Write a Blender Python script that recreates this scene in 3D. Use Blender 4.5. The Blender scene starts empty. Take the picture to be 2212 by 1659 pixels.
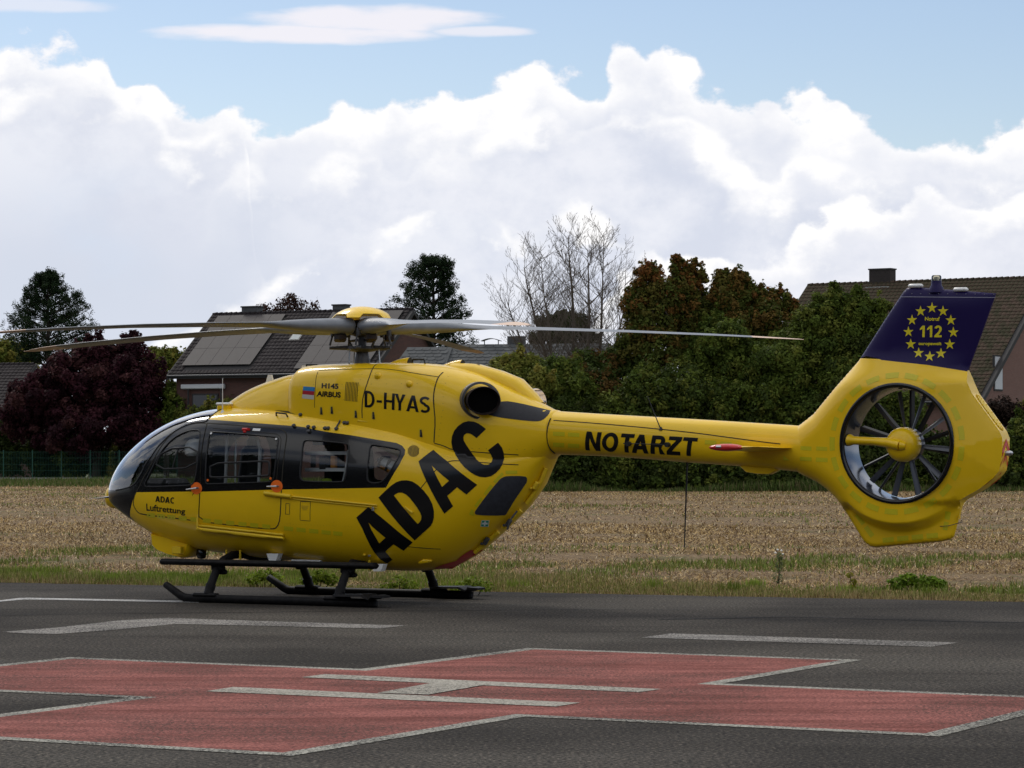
import bpy, bmesh, math, random, json
import numpy as np
from mathutils import Vector, Matrix, geometry, noise as mnoise
rng = np.random.default_rng(7); random.seed(7)
sc = bpy.context.scene
COL = sc.collection

# ---------------------------------------------------------------- camera, sky, sun, exposure
CAM_H = 1.82
cam_d = bpy.data.cameras.new('camera'); cam = bpy.data.objects.new('camera', cam_d); COL.objects.link(cam)
cam.location = (0, 0, CAM_H); cam.rotation_euler = (math.radians(90), 0, 0)
cam_d.sensor_width = 36; cam_d.lens = 104.48
cam_d.shift_y = (974.9 - 829.5) / 2212
cam_d.clip_start = 0.5; cam_d.clip_end = 9000
sc.camera = cam
sc.view_settings.view_transform = 'Standard'; sc.view_settings.look = 'None'
sc.view_settings.gamma = 1; sc.view_settings.exposure = 0.0; sc.view_settings.use_curve_mapping = False
sc.cycles.max_bounces = 6; sc.cycles.transparent_max_bounces = 12; sc.cycles.glossy_bounces = 3; sc.cycles.diffuse_bounces = 3
sc.cycles.use_denoising = True

SUN_EL, SUN_AZ = 42.0, -28.0      # degrees; azimuth measured from +Y (view direction) towards +X
sun_d = bpy.data.lights.new('sun', 'SUN'); sun_d.energy = 1.2; sun_d.angle = math.radians(14); sun_d.color = (1, .95, .87)
sun = bpy.data.objects.new('sun', sun_d); COL.objects.link(sun)
_a = math.radians(SUN_AZ); _e = math.radians(SUN_EL)
_dir = Vector((math.sin(_a)*math.cos(_e), math.cos(_a)*math.cos(_e), math.sin(_e)))
sun.rotation_euler = _dir.to_track_quat('Z', 'Y').to_euler()

world = bpy.data.worlds.new('World'); sc.world = world; world.use_nodes = True
def build_world():
    nt = world.node_tree; nt.nodes.clear(); N = nt.nodes; Lk = nt.links
    def n(t, **kw):
        o = N.new(t)
        for k, v in kw.items(): setattr(o, k, v)
        return o
    def m(op, a, b=None, c=None, clamp=False):
        o = N.new('ShaderNodeMath'); o.operation = op; o.use_clamp = clamp
        for i, v in enumerate((a, b, c)):
            if v is None: continue
            if isinstance(v, (int, float)): o.inputs[i].default_value = v
            else: Lk.new(v, o.inputs[i])
        return o.outputs[0]
    def sstep(lo, hi, v):
        o = N.new('ShaderNodeMapRange'); o.interpolation_type = 'SMOOTHSTEP'
        o.inputs[1].default_value = lo; o.inputs[2].default_value = hi
        Lk.new(v, o.inputs[0]); return o.outputs[0]
    def mixc(f, a, b):
        o = N.new('ShaderNodeMix'); o.data_type = 'RGBA'
        if isinstance(f, (int, float)): o.inputs[0].default_value = f
        else: Lk.new(f, o.inputs[0])
        for i, v in ((6, a), (7, b)):
            if isinstance(v, tuple): o.inputs[i].default_value = (*v, 1)
            else: Lk.new(v, o.inputs[i])
        return o.outputs[2]
    tc = n('ShaderNodeTexCoord'); sp = n('ShaderNodeSeparateXYZ'); Lk.new(tc.outputs['Generated'], sp.inputs[0])
    x, y, z = sp.outputs
    az = m('ARCTAN2', x, y); el = m('ARCSINE', z)
    comb = n('ShaderNodeCombineXYZ'); Lk.new(az, comb.inputs[0]); Lk.new(m('MULTIPLY', el, 1.25), comb.inputs[1])
    def noise(scale, detail, rough, off=0.0, dist=0.0):
        o = n('ShaderNodeTexNoise'); o.inputs['Scale'].default_value = scale; o.inputs['Detail'].default_value = detail
        o.inputs['Roughness'].default_value = rough; o.inputs['Distortion'].default_value = dist
        mp = n('ShaderNodeMapping'); mp.inputs['Location'].default_value = (off, off*.7, off*.3)
        Lk.new(comb.outputs[0], mp.inputs[0]); Lk.new(mp.outputs[0], o.inputs[0]); return o.outputs[0]
    def voro(scale, off=0.0):
        o = n('ShaderNodeTexVoronoi'); o.feature = 'SMOOTH_F1'; o.inputs['Scale'].default_value = scale
        o.inputs['Smoothness'].default_value = 0.35
        mp = n('ShaderNodeMapping'); mp.inputs['Location'].default_value = (off, off*.7, off*.3)
        wv = n('ShaderNodeVectorMath'); wv.operation = 'ADD'
        nz = n('ShaderNodeTexNoise'); nz.inputs['Scale'].default_value = scale*.8; nz.inputs['Detail'].default_value = 4
        Lk.new(comb.outputs[0], nz.inputs[0])
        s2 = n('ShaderNodeVectorMath'); s2.operation = 'SCALE'; s2.inputs[3].default_value = 0.5/scale
        Lk.new(nz.outputs['Color'], s2.inputs[0]); Lk.new(comb.outputs[0], wv.inputs[0]); Lk.new(s2.outputs[0], wv.inputs[1])
        Lk.new(wv.outputs[0], mp.inputs[0]); Lk.new(mp.outputs[0], o.inputs[0]); return o.outputs['Distance']
    n1 = noise(16, 8, .6, 3.1); n2 = noise(60, 8, .62, 9.0); n3 = noise(7, 6, .55, 5.2); n4 = noise(28, 8, .6, 1.3)
    v1 = voro(34, 2.0); v2 = voro(85, 6.0)
    # puffed-out displacement of the cloud outline
    puff = m('ADD', m('ADD', m('MULTIPLY', m('SUBTRACT', .42, v1), .016), m('MULTIPLY', m('SUBTRACT', .42, v2), .0085)),
             m('ADD', m('MULTIPLY', m('SUBTRACT', n2, .5), .018), m('MULTIPLY', m('SUBTRACT', n1, .5), .006)))
    def bank(pts, lo=-.2, hi=.2, vmax=.2):
        fc = n('ShaderNodeFloatCurve'); c = fc.mapping.curves[0]
        pp = [((px - 1106)/6420, (975 - py)/6420) for px, py in pts]
        pp = [((a - lo)/(hi - lo), v/vmax) for a, v in pp]
        while len(c.points) < len(pp): c.points.new(.5, .5)
        for i, (a, v) in enumerate(pp): c.points[i].location = (a, v)
        for q in c.points: q.handle_type = 'AUTO'
        fc.mapping.extend = 'HORIZONTAL'; fc.mapping.update()
        Lk.new(m('DIVIDE', m('SUBTRACT', az, lo), hi - lo, clamp=True), fc.inputs['Value'])
        return m('MULTIPLY', fc.outputs[0], vmax)
    main = [(-170,230),(0,150),(35,108),(130,98),(225,112),(262,180),(330,208),(392,232),(450,222),(490,218),(530,248),(560,285),(610,262),(700,240),
            (800,258),(870,222),(950,212),(1010,216),(1060,185),(1110,155),(1175,128),(1230,145),(1300,158),(1322,118),(1380,112),(1460,130),
            (1540,170),(1640,205),(1690,222),(1740,226),(1790,244),(1840,268),(1900,272),(2050,276),(2212,292),(2380,250)]
    # outside the frame the bank rolls on at a noisy height
    inside = m('MULTIPLY', sstep(-.21, -.185, az), m('SUBTRACT', 1, sstep(.19, .215, az)))
    nl = n('ShaderNodeTexNoise'); nl.inputs['Scale'].default_value = 2.3; nl.inputs['Detail'].default_value = 5; Lk.new(tc.outputs['Generated'], nl.inputs[0])
    roll = m('ADD', .10, m('MULTIPLY', m('SUBTRACT', nl.outputs[0], .5), .5))
    top = m('ADD', m('MULTIPLY', bank(main), inside), m('MULTIPLY', roll, m('SUBTRACT', 1, inside)))
    d1 = m('ADD', m('SUBTRACT', top, el), puff)                      # >0 inside the cloud
    mask1 = sstep(-.0012, .0035, d1)
    # the bank is built from overlapping heaps, back to front: each has a lit rim and a shaded body
    layers = [
      (main, 1.0, .030, (.70, .74, .85), (.88, .895, .955), n1, .085, 1.0),
      ([(-170,300),(0,200),(50,172),(110,165),(170,186),(215,182),(262,222),(300,232),(352,262),(395,288),(430,262),(478,246),(520,262),(532,300),(540,372),(590,640),(2380,900)], 1.0, .020, (.70, .735, .84), (.86, .88, .945), n4, .06, .9),
      ([(-170,580),(150,560),(300,520),(400,470),(470,425),(522,382),(556,372),(600,398),(660,372),(720,342),(790,330),(850,352),(900,318),(960,292),(1030,306),(1085,262),(1150,232),(1220,240),(1280,262),(1330,222),(1392,205),(1460,226),(1530,262),(1600,312),(1660,352),(1720,330),(1800,350),(1900,338),(2040,356),(2212,372),(2380,360)], 1.0, .022, (.69, .73, .84), (.87, .885, .95), n1, .075, 1.1),
      ([(-170,900),(560,640),(640,560),(700,520),(780,505),(840,520),(905,470),(965,442),(1030,440),(1075,462),(1120,500),(1190,470),(1270,462),(1340,500),(1420,560),(1500,640),(2380,900)], 1.0, .014, (.71, .75, .86), (.86, .88, .945), n4, .055, .8),
      ([(-170,470),(0,520),(90,500),(200,488),(262,498),(330,560),(380,506),(420,514),(500,560),(600,640),(2380,900)], .0, .010, (.68, .73, .85), (.80, .84, .92), n4, .03, .5),
      ([(-170,900),(1200,800),(1380,560),(1500,552),(1580,560),(1660,545),(1740,500),(1800,468),(1850,440),(1900,432),(1960,415),(2020,402),(2080,440),(2130,440),(2212,408),(2380,350)], 1.0, .022, (.74, .77, .865), (.89, .90, .96), n4, .055, 1.0)]
    lobes = sstep(.18, .55, m('ADD', v1, m('MULTIPLY', m('SUBTRACT', n2, .5), .5)))
    mott = sstep(.40, .60, m('ADD', m('MULTIPLY', n1, .45), m('ADD', m('MULTIPLY', n4, .35), m('MULTIPLY', n2, .2))))
    leftness = m('MULTIPLY', m('SUBTRACT', 1, sstep(-.12, -.04, az)), m('SUBTRACT', 1, sstep(.05, .12, el)))
    cl = None; mask_all = None
    for k, (pts, op, dep, dark, lite, nz_, na_, pf) in enumerate(layers):
        if op == 0: continue
        tp = m('MULTIPLY', bank(pts), inside) if k else top
        d = m('ADD', m('SUBTRACT', tp, el), m('MULTIPLY', puff, pf)); mk = sstep(-.0010, .0028, d) if k in (0, 5) else sstep(-.0018, .0045, d)
        rim = m('SUBTRACT', 1, sstep(.003, dep, m('ADD', m('ADD', d, m('MULTIPLY', m('SUBTRACT', nz_, .5), na_)), m('MULTIPLY', lobes, .010))))
        body = mixc(m('MULTIPLY', mott, m('SUBTRACT', 1, m('MULTIPLY', leftness, .9))), dark, lite)
        if k in (0, 2): body = mixc(leftness, body, (.66, .71, .82))
        c = mixc(rim, body, (1.05, 1.04, 1.04))
        if k in (1, 2, 3):   # inner heaps melt into the haze below
            fade = m('SUBTRACT', 1, sstep(.018, .075, d)); mk = m('MULTIPLY', mk, fade)
        if k == 2: mk = m('MULTIPLY', mk, sstep(-.112, -.078, az))
        cl = c if cl is None else mixc(mk, cl, c)
        mask_all = mk if mask_all is None else m('MAXIMUM', mask_all, mk)
    brk = m('MULTIPLY', m('MULTIPLY', sstep(.55, .68, n3), m('SUBTRACT', 1, sstep(.075, .10, el))), .40)
    cl = mixc(brk, cl, (.64, .76, .92))
    low = m('SUBTRACT', 1, sstep(.012, .06, el))
    cl = mixc(m('MULTIPLY', low, .35), cl, (.80, .85, .94))
    mask1 = mask_all; mask2 = mask_all
    # high thin streaks
    def streak(cx, cy, rx, ry):
        dx = m('DIVIDE', m('SUBTRACT', az, (cx-1106)/6420), rx/6420); dy = m('DIVIDE', m('SUBTRACT', el, (975-cy)/6420), ry/6420)
        st = n('ShaderNodeCombineXYZ'); Lk.new(m('MULTIPLY', az, 30), st.inputs[0]); Lk.new(m('MULTIPLY', el, 130), st.inputs[1])
        nz = n('ShaderNodeTexNoise'); nz.inputs['Scale'].default_value = 1.6; nz.inputs['Detail'].default_value = 6; Lk.new(st.outputs[0], nz.inputs[0])
        r = m('ADD', m('MULTIPLY', dx, dx), m('MULTIPLY', dy, dy))
        return m('SUBTRACT', 1, sstep(.25, 1.15, m('ADD', r, m('MULTIPLY', m('SUBTRACT', nz.outputs[0], .5), 1.4))))
    st = m('MAXIMUM', streak(800, 48, 270, 32), m('MAXIMUM', streak(640, 82, 330, 22), m('MAXIMUM', m('MULTIPLY', streak(60, 30, 210, 18), .6), m('MULTIPLY', streak(1040, 74, 120, 14), .8))))
    sky = n('ShaderNodeTexSky'); sky.sky_type = 'NISHITA'; sky.sun_disc = False
    sky.sun_elevation = _e; sky.sun_rotation = _a; sky.air_density = 1.0; sky.dust_density = 0.3; sky.ozone_density = 2.0
    bgs = n('ShaderNodeBackground'); bgs.inputs[1].default_value = 0.10
    tint = n('ShaderNodeMix', data_type='RGBA', blend_type='MULTIPLY'); tint.inputs[0].default_value = 1
    Lk.new(sky.outputs[0], tint.inputs[6]); tint.inputs[7].default_value = (*SKY_TINT, 1)
    Lk.new(tint.outputs[2], bgs.inputs[0])
    cl = mixc(mask_all, mixc(sstep(.2, .3, el), (.93, .90, .95), (1.15, 1.14, 1.12)), cl)
    bgc = n('ShaderNodeBackground'); bgc.inputs[1].default_value = 1.0; Lk.new(cl, bgc.inputs[0])
    # broken high cloud above the frame
    hi = noise(3.2, 7, .6, 4.4)
    over = m('MULTIPLY', m('MULTIPLY', sstep(.36, .54, hi), sstep(.20, .34, el)), .92)
    fac = m('MAXIMUM', m('MAXIMUM', mask1, mask2), m('MAXIMUM', m('MULTIPLY', st, .9), over))
    mx = n('ShaderNodeMixShader'); Lk.new(fac, mx.inputs[0]); Lk.new(bgs.outputs[0], mx.inputs[1]); Lk.new(bgc.outputs[0], mx.inputs[2])
    out = n('ShaderNodeOutputWorld'); Lk.new(mx.outputs[0], out.inputs[0])
SKY_TINT = (.99, .94, .97)
build_world()

# ---------------------------------------------------------------- materials
def mat(name, base, rough=.6, metal=0.0, coat=0.0, spec=.5, var=0.0, vscale=8.0, bump=0.0, bscale=60.0, col2=None, coords='Object', emit=None):
    mt = bpy.data.materials.new(name); mt.use_nodes = True; nt = mt.node_tree; b = nt.nodes['Principled BSDF']
    b.inputs['Base Color'].default_value = (*base, 1); b.inputs['Roughness'].default_value = rough
    b.inputs['Metallic'].default_value = metal; b.inputs['Coat Weight'].default_value = coat; b.inputs['Coat Roughness'].default_value = .04
    b.inputs['Specular IOR Level'].default_value = spec
    if var or bump:
        tc = nt.nodes.new('ShaderNodeTexCoord')
    if var:
        nz = nt.nodes.new('ShaderNodeTexNoise'); nz.inputs['Scale'].default_value = vscale; nz.inputs['Detail'].default_value = 6
        nt.links.new(tc.outputs[coords], nz.inputs[0])
        mx = nt.nodes.new('ShaderNodeMix'); mx.data_type = 'RGBA'
        c2 = col2 or tuple(c*(1-var) for c in base)
        mx.inputs[6].default_value = (*base, 1); mx.inputs[7].default_value = (*c2, 1)
        rp = nt.nodes.new('ShaderNodeMapRange'); rp.inputs[1].default_value = .35; rp.inputs[2].default_value = .65
        nt.links.new(nz.outputs[0], rp.inputs[0]); nt.links.new(rp.outputs[0], mx.inputs[0]); nt.links.new(mx.outputs[2], b.inputs['Base Color'])
    if bump:
        nz = nt.nodes.new('ShaderNodeTexNoise'); nz.inputs['Scale'].default_value = bscale; nz.inputs['Detail'].default_value = 4
        nt.links.new(tc.outputs[coords], nz.inputs[0])
        bp = nt.nodes.new('ShaderNodeBump'); bp.inputs['Strength'].default_value = bump; bp.inputs['Distance'].default_value = .02
        nt.links.new(nz.outputs[0], bp.inputs['Height']); nt.links.new(bp.outputs[0], b.inputs['Normal'])
    return mt
M = {}
M['yellow'] = mat('yellow_paint', (.92, .575, .001), .42, coat=.45, spec=.35, bump=.035, bscale=2.6, var=.05, vscale=3)
M['bright'] = mat('grey_fan_metal', (.10, .105, .12), .35, metal=.45)
M['yellow_matt'] = mat('yellow_fitting', (.78, .52, .01), .5)
M['black'] = mat('black_gloss_paint', (.006, .006, .007), .22, coat=.35, spec=.35)
M['letter'] = mat('black_film', (.006, .006, .007), .30, coat=.15, spec=.35)
M['blue'] = mat('dark_blue_paint', (.010, .004, .060), .42, spec=.22)
M['white'] = mat('white_paint', (.8, .8, .78), .4)
M['green_film'] = mat('greenish_reflective_film', (.68, .57, .005), .42, coat=.2, var=.10, vscale=120)
M['star'] = mat('yellow_film', (.75, .62, .01), .4)
M['seam'] = mat('dark_gap', (.02, .016, .008), .8)
M['seal'] = mat('black_rubber', (.008, .008, .009), .55)
M['skid'] = mat('black_skid_coating', (.005, .005, .006), .55, spec=.12, var=.5, vscale=14, col2=(.012, .011, .011))
M['blade'] = mat('grey_blade_paint', (.20, .215, .24), .42, var=.18, vscale=6)
M['tip'] = mat('beige_blade_tip', (.72, .50, .36), .5)
M['mast'] = mat('dark_grey_metal', (.075, .075, .08), .5, metal=.3, var=.4, vscale=20)
M['alu'] = mat('bare_metal', (.55, .55, .55), .3, metal=.9)
M['duct'] = mat('duct_lining', (.16, .18, .22), .2, metal=.8)
M['interior'] = mat('dark_interior', (.025, .025, .028), .8)
M['interior_black'] = mat('throat_shade_black', (.003, .003, .003), .9, spec=.05)  # near-black that paints the shade deep inside the exhaust pipes
M['lining'] = mat('grey_cabin_lining', (.16, .165, .17), .8)
M['rail'] = mat('light_grey_rail', (.70, .71, .71), .5)
M['seat'] = mat('dark_seat_fabric', (.03, .032, .04), .9)
M['red'] = mat('red_paint', (.62, .015, .013), .4, coat=.3)
M['orange'] = mat('orange_film', (.95, .17, .01), .45)
M['bagorange'] = mat('orange_bag', (.55, .22, .03), .7)
M['bluebox'] = mat('blue_box', (.03, .10, .35), .5)
M['lime'] = mat('lime_fabric', (.35, .50, .04), .7)
M['exh'] = mat('scorched_steel', (.05, .035, .028), .5, metal=.6, var=.5, vscale=12, col2=(.03, .025, .03))
M['temper'] = mat('tempered_steel', (.55, .52, .60), .18, metal=1.0, var=.4, vscale=5, col2=(.60, .42, .22))
M['soot'] = mat('black_heat_shield', (.018, .018, .024), .6, var=.3, vscale=30)
M['screen'] = mat('dark_grey_film', (.035, .038, .05), .6, var=.3, vscale=20)
M['signgreen'] = mat('green_sign', (.01, .30, .20), .5)
M['rivet'] = mat('dull_rivet', (.50, .31, .002), .6)
M['print'] = mat('grey_print', (.28, .20, .03), .6)

def glass(name, tint, refl=1.0):
    mt = bpy.data.materials.new(name); mt.use_nodes = True; nt = mt.node_tree; nt.nodes.clear()
    o = nt.nodes.new('ShaderNodeOutputMaterial'); t = nt.nodes.new('ShaderNodeBsdfTransparent'); g = nt.nodes.new('ShaderNodeBsdfGlossy')
    t.inputs[0].default_value = (*tint, 1); g.inputs['Roughness'].default_value = .02; g.inputs[0].default_value = (1, 1, 1, 1)
    fr = nt.nodes.new('ShaderNodeFresnel'); fr.inputs[0].default_value = 1.5
    mm = nt.nodes.new('ShaderNodeMath'); mm.operation = 'MULTIPLY'; mm.inputs[1].default_value = refl; mm.use_clamp = True
    nt.links.new(fr.outputs[0], mm.inputs[0])
    mx = nt.nodes.new('ShaderNodeMixShader'); nt.links.new(mm.outputs[0], mx.inputs[0]); nt.links.new(t.outputs[0], mx.inputs[1]); nt.links.new(g.outputs[0], mx.inputs[2])
    nt.links.new(mx.outputs[0], o.inputs[0]); return mt
M['glass'] = glass('cabin_glass', (.80, .82, .82), 1.0)
M['wsglass'] = glass('windscreen_glass', (.50, .52, .55), 2.0)

def asphalt_mat():
    mt = bpy.data.materials.new('asphalt'); mt.use_nodes = True; nt = mt.node_tree; b = nt.nodes['Principled BSDF']; L = nt.links
    tc = nt.nodes.new('ShaderNodeTexCoord')
    def nz(s, d=6, r=.6, sc=(1, 1, 1)):
        mp = nt.nodes.new('ShaderNodeMapping'); mp.inputs['Scale'].default_value = sc; L.new(tc.outputs['Object'], mp.inputs[0])
        o = nt.nodes.new('ShaderNodeTexNoise'); o.inputs['Scale'].default_value = s; o.inputs['Detail'].default_value = d; o.inputs['Roughness'].default_value = r
        L.new(mp.outputs[0], o.inputs[0]); return o.outputs[0]
    def ramp(v, stops):
        r = nt.nodes.new('ShaderNodeValToRGB'); e = r.color_ramp.elements
        while len(e) < len(stops): e.new(.5)
        for i, (p, c) in enumerate(stops): e[i].position = p; e[i].color = (*c, 1)
        L.new(v, r.inputs[0]); return r.outputs[0]
    big = ramp(nz(.22, 5, .55), [(.38, (.034, .031, .028)), (.5, (.053, .048, .043)), (.62, (.076, .070, .062))])
    fine = ramp(nz(34, 3, .7), [(.36, (.25, .25, .25)), (.47, (.8, .8, .8)), (.55, (1.2, 1.18, 1.15)), (.68, (3.2, 3.0, 2.7))])
    mx = nt.nodes.new('ShaderNodeMix'); mx.data_type = 'RGBA'; mx.blend_type = 'MULTIPLY'; mx.inputs[0].default_value = 1
    L.new(big, mx.inputs[6]); L.new(fine, mx.inputs[7])
    vo = nt.nodes.new('ShaderNodeTexVoronoi'); vo.inputs['Scale'].default_value = 55; L.new(tc.outputs['Object'], vo.inputs[0])
    peb = nt.nodes.new('ShaderNodeMath'); peb.operation = 'LESS_THAN'; peb.inputs[1].default_value = .16; L.new(vo.outputs['Distance'], peb.inputs[0])
    wh = nt.nodes.new('ShaderNodeTexWhiteNoise'); L.new(vo.outputs['Position'], wh.inputs[0])
    sel = nt.nodes.new('ShaderNodeMath'); sel.operation = 'GREATER_THAN'; sel.inputs[1].default_value = .90; L.new(wh.outputs[0], sel.inputs[0])
    both = nt.nodes.new('ShaderNodeMath'); both.operation = 'MULTIPLY'; L.new(peb.outputs[0], both.inputs[0]); L.new(sel.outputs[0], both.inputs[1])
    m2 = nt.nodes.new('ShaderNodeMix'); m2.data_type = 'RGBA'; L.new(both.outputs[0], m2.inputs[0]); L.new(mx.outputs[2], m2.inputs[6]); m2.inputs[7].default_value = (.26, .24, .21, 1)
    # old joint streaks
    st = ramp(nz(1.2, 4, .5, (.12, 1.4, 1)), [(.30, (.75, .75, .75)), (.45, (1, 1, 1)), (.6, (1, 1, 1)), (.75, (1.12, 1.1, 1.08))])
    m3 = nt.nodes.new('ShaderNodeMix'); m3.data_type = 'RGBA'; m3.blend_type = 'MULTIPLY'; m3.inputs[0].default_value = 1; L.new(m2.outputs[2], m3.inputs[6]); L.new(st, m3.inputs[7])
    L.new(m3.outputs[2], b.inputs['Base Color']); b.inputs['Roughness'].default_value = .9; b.inputs['Specular IOR Level'].default_value = .05
    bp = nt.nodes.new('ShaderNodeBump'); bp.inputs['Strength'].default_value = .7; bp.inputs['Distance'].default_value = .008
    L.new(nz(60, 3, .6), bp.inputs['Height']); L.new(bp.outputs[0], b.inputs['Normal'])
    return mt
M['asphalt'] = asphalt_mat()

def paint_mat(name, col, col2, wear_lo, wear_hi, under=(.05, .047, .045), streaky=True):
    """road paint worn through to the asphalt grain"""
    mt = bpy.data.materials.new(name); mt.use_nodes = True; nt = mt.node_tree; b = nt.nodes['Principled BSDF']; L = nt.links
    tc = nt.nodes.new('ShaderNodeTexCoord')
    def nz(s, d=6, r=.6, scl=(1, 1, 1)):
        mp = nt.nodes.new('ShaderNodeMapping'); mp.inputs['Scale'].default_value = scl; L.new(tc.outputs['Object'], mp.inputs[0])
        o = nt.nodes.new('ShaderNodeTexNoise'); o.inputs['Scale'].default_value = s; o.inputs['Detail'].default_value = d; o.inputs['Roughness'].default_value = r
        L.new(mp.outputs[0], o.inputs[0]); return o.outputs[0]
    def rng_(v, lo, hi, a=0, b_=1):
        o = nt.nodes.new('ShaderNodeMapRange'); o.inputs[1].default_value = lo; o.inputs[2].default_value = hi; o.inputs[3].default_value = a; o.inputs[4].default_value = b_
        L.new(v, o.inputs[0]); return o.outputs[0]
    mx = nt.nodes.new('ShaderNodeMix'); mx.data_type = 'RGBA'; L.new(rng_(nz(1.1, 9, .72, (.45, 1.9, 1) if streaky else (1, 1, 1)), .42, .60), mx.inputs[0])
    mx.inputs[6].default_value = (*col, 1); mx.inputs[7].default_value = (*col2, 1)
    g = nt.nodes.new('ShaderNodeMix'); g.data_type = 'RGBA'; g.blend_type = 'MULTIPLY'; g.inputs[0].default_value = 1
    gr = nt.nodes.new('ShaderNodeValToRGB'); gr.color_ramp.elements[0].position = .40; gr.color_ramp.elements[0].color = (.55, .55, .55, 1)
    gr.color_ramp.elements[1].position = .60; gr.color_ramp.elements[1].color = (1.45, 1.42, 1.40, 1); L.new(nz(45, 3, .7), gr.inputs[0])
    L.new(mx.outputs[2], g.inputs[6]); L.new(gr.outputs[0], g.inputs[7])
    add = nt.nodes.new('ShaderNodeMath'); add.operation = 'ADD'
    L.new(rng_(nz(38, 3, .75), .40, .60, -.5, .5), add.inputs[0]); L.new(rng_(nz(.7, 5, .6), .40, .60, wear_lo, wear_hi), add.inputs[1])
    w = rng_(add.outputs[0], .45, .62)
    m2 = nt.nodes.new('ShaderNodeMix'); m2.data_type = 'RGBA'; L.new(w, m2.inputs[0]); L.new(g.outputs[2], m2.inputs[6]); m2.inputs[7].default_value = (*under, 1)
    L.new(m2.outputs[2], b.inputs['Base Color']); b.inputs['Roughness'].default_value = .9; b.inputs['Specular IOR Level'].default_value = .04
    bp = nt.nodes.new('ShaderNodeBump'); bp.inputs['Strength'].default_value = .6; bp.inputs['Distance'].default_value = .006
    L.new(nz(55, 3, .6), bp.inputs['Height']); L.new(bp.outputs[0], b.inputs['Normal'])
    return mt
M['redpad'] = paint_mat('worn_red_pad_paint', (.29, .112, .096), (.165, .060, .050), -.10, .48, (.085, .050, .042))
M['padwhite'] = paint_mat('pad_edge_paint', (.36, .355, .31), (.27, .265, .235), .10, .62)
M['hpaint'] = paint_mat('letter_h_paint', (.36, .34, .295), (.30, .285, .245), -.2, .25)
M['wornwhite'] = paint_mat('worn_white_paint', (.33, .315, .29), (.24, .23, .215), .30, .62)
M['linewhite'] = paint_mat('white_line_paint', (.50, .50, .49), (.42, .42, .41), -.1, .3)

def soil_mat():
    mt = bpy.data.materials.new('stubble_field'); mt.use_nodes = True; nt = mt.node_tree; b = nt.nodes['Principled BSDF']; L = nt.links
    tc = nt.nodes.new('ShaderNodeTexCoord')
    def nz(s, d=6, r=.6, sc=(1, 1, 1)):
        mp = nt.nodes.new('ShaderNodeMapping'); mp.inputs['Scale'].default_value = sc; L.new(tc.outputs['Object'], mp.inputs[0])
        o = nt.nodes.new('ShaderNodeTexNoise'); o.inputs['Scale'].default_value = s; o.inputs['Detail'].default_value = d; o.inputs['Roughness'].default_value = r
        L.new(mp.outputs[0], o.inputs[0]); return o.outputs[0]
    r = nt.nodes.new('ShaderNodeValToRGB'); e = r.color_ramp.elements
    stops = [(.38, (.055, .036, .022)), (.47, (.15, .10, .055)), (.54, (.27, .185, .10)), (.64, (.40, .29, .16))]
    while len(e) < len(stops): e.new(.5)
    for i, (p, c) in enumerate(stops): e[i].position = p; e[i].color = (*c, 1)
    L.new(nz(9, 10, .78), r.inputs[0])
    g = nt.nodes.new('ShaderNodeMapRange'); g.inputs[1].default_value = .52; g.inputs[2].default_value = .72; L.new(nz(.5, 8, .7, (.6, 1, 1)), g.inputs[0])
    m2 = nt.nodes.new('ShaderNodeMix'); m2.data_type = 'RGBA'; L.new(g.outputs[0], m2.inputs[0]); L.new(r.outputs[0], m2.inputs[6]); m2.inputs[7].default_value = (.085, .105, .032, 1)
    # beyond the field: meadow
    L.new(m2.outputs[2], b.inputs['Base Color']); b.inputs['Roughness'].default_value = .95; b.inputs['Specular IOR Level'].default_value = .15
    bp = nt.nodes.new('ShaderNodeBump'); bp.inputs['Strength'].default_value = 1; bp.inputs['Distance'].default_value = .06
    L.new(nz(7, 8, .7), bp.inputs['Height']); L.new(bp.outputs[0], b.inputs['Normal'])
    return mt
M['soil'] = soil_mat()
M['meadow'] = mat('meadow_grass', (.050, .075, .018), .95, var=.4, vscale=1.2, col2=(.10, .11, .04), bump=.6, bscale=9)

def attr_mat(name, rough=.75, trans=0.0, gain=1.0):
    """colour comes from a per-face colour attribute (leaf, straw and blade colours)"""
    mt = bpy.data.materials.new(name); mt.use_nodes = True; nt = mt.node_tree; b = nt.nodes['Principled BSDF']
    a = nt.nodes.new('ShaderNodeAttribute'); a.attribute_name = 'tone'
    nt.links.new(a.outputs['Color'], b.inputs['Base Color']); b.inputs['Roughness'].default_value = rough; b.inputs['Specular IOR Level'].default_value = .06
    if trans:
        t = nt.nodes.new('ShaderNodeBsdfTranslucent'); nt.links.new(a.outputs['Color'], t.inputs[0])
        mx = nt.nodes.new('ShaderNodeMixShader'); mx.inputs[0].default_value = trans
        out = nt.nodes['Material Output']; nt.links.new(b.outputs[0], mx.inputs[1]); nt.links.new(t.outputs[0], mx.inputs[2]); nt.links.new(mx.outputs[0], out.inputs[0])
    return mt
M['leaf'] = attr_mat('foliage', .6, .35)
M['straw'] = attr_mat('straw', .7, .15)
M['bark'] = mat('bark', (.055, .042, .032), .9, var=.4, vscale=6, bump=.5, bscale=20)
M['barebark'] = mat('grey_bark', (.13, .105, .08), .9, var=.3, vscale=6)

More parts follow.
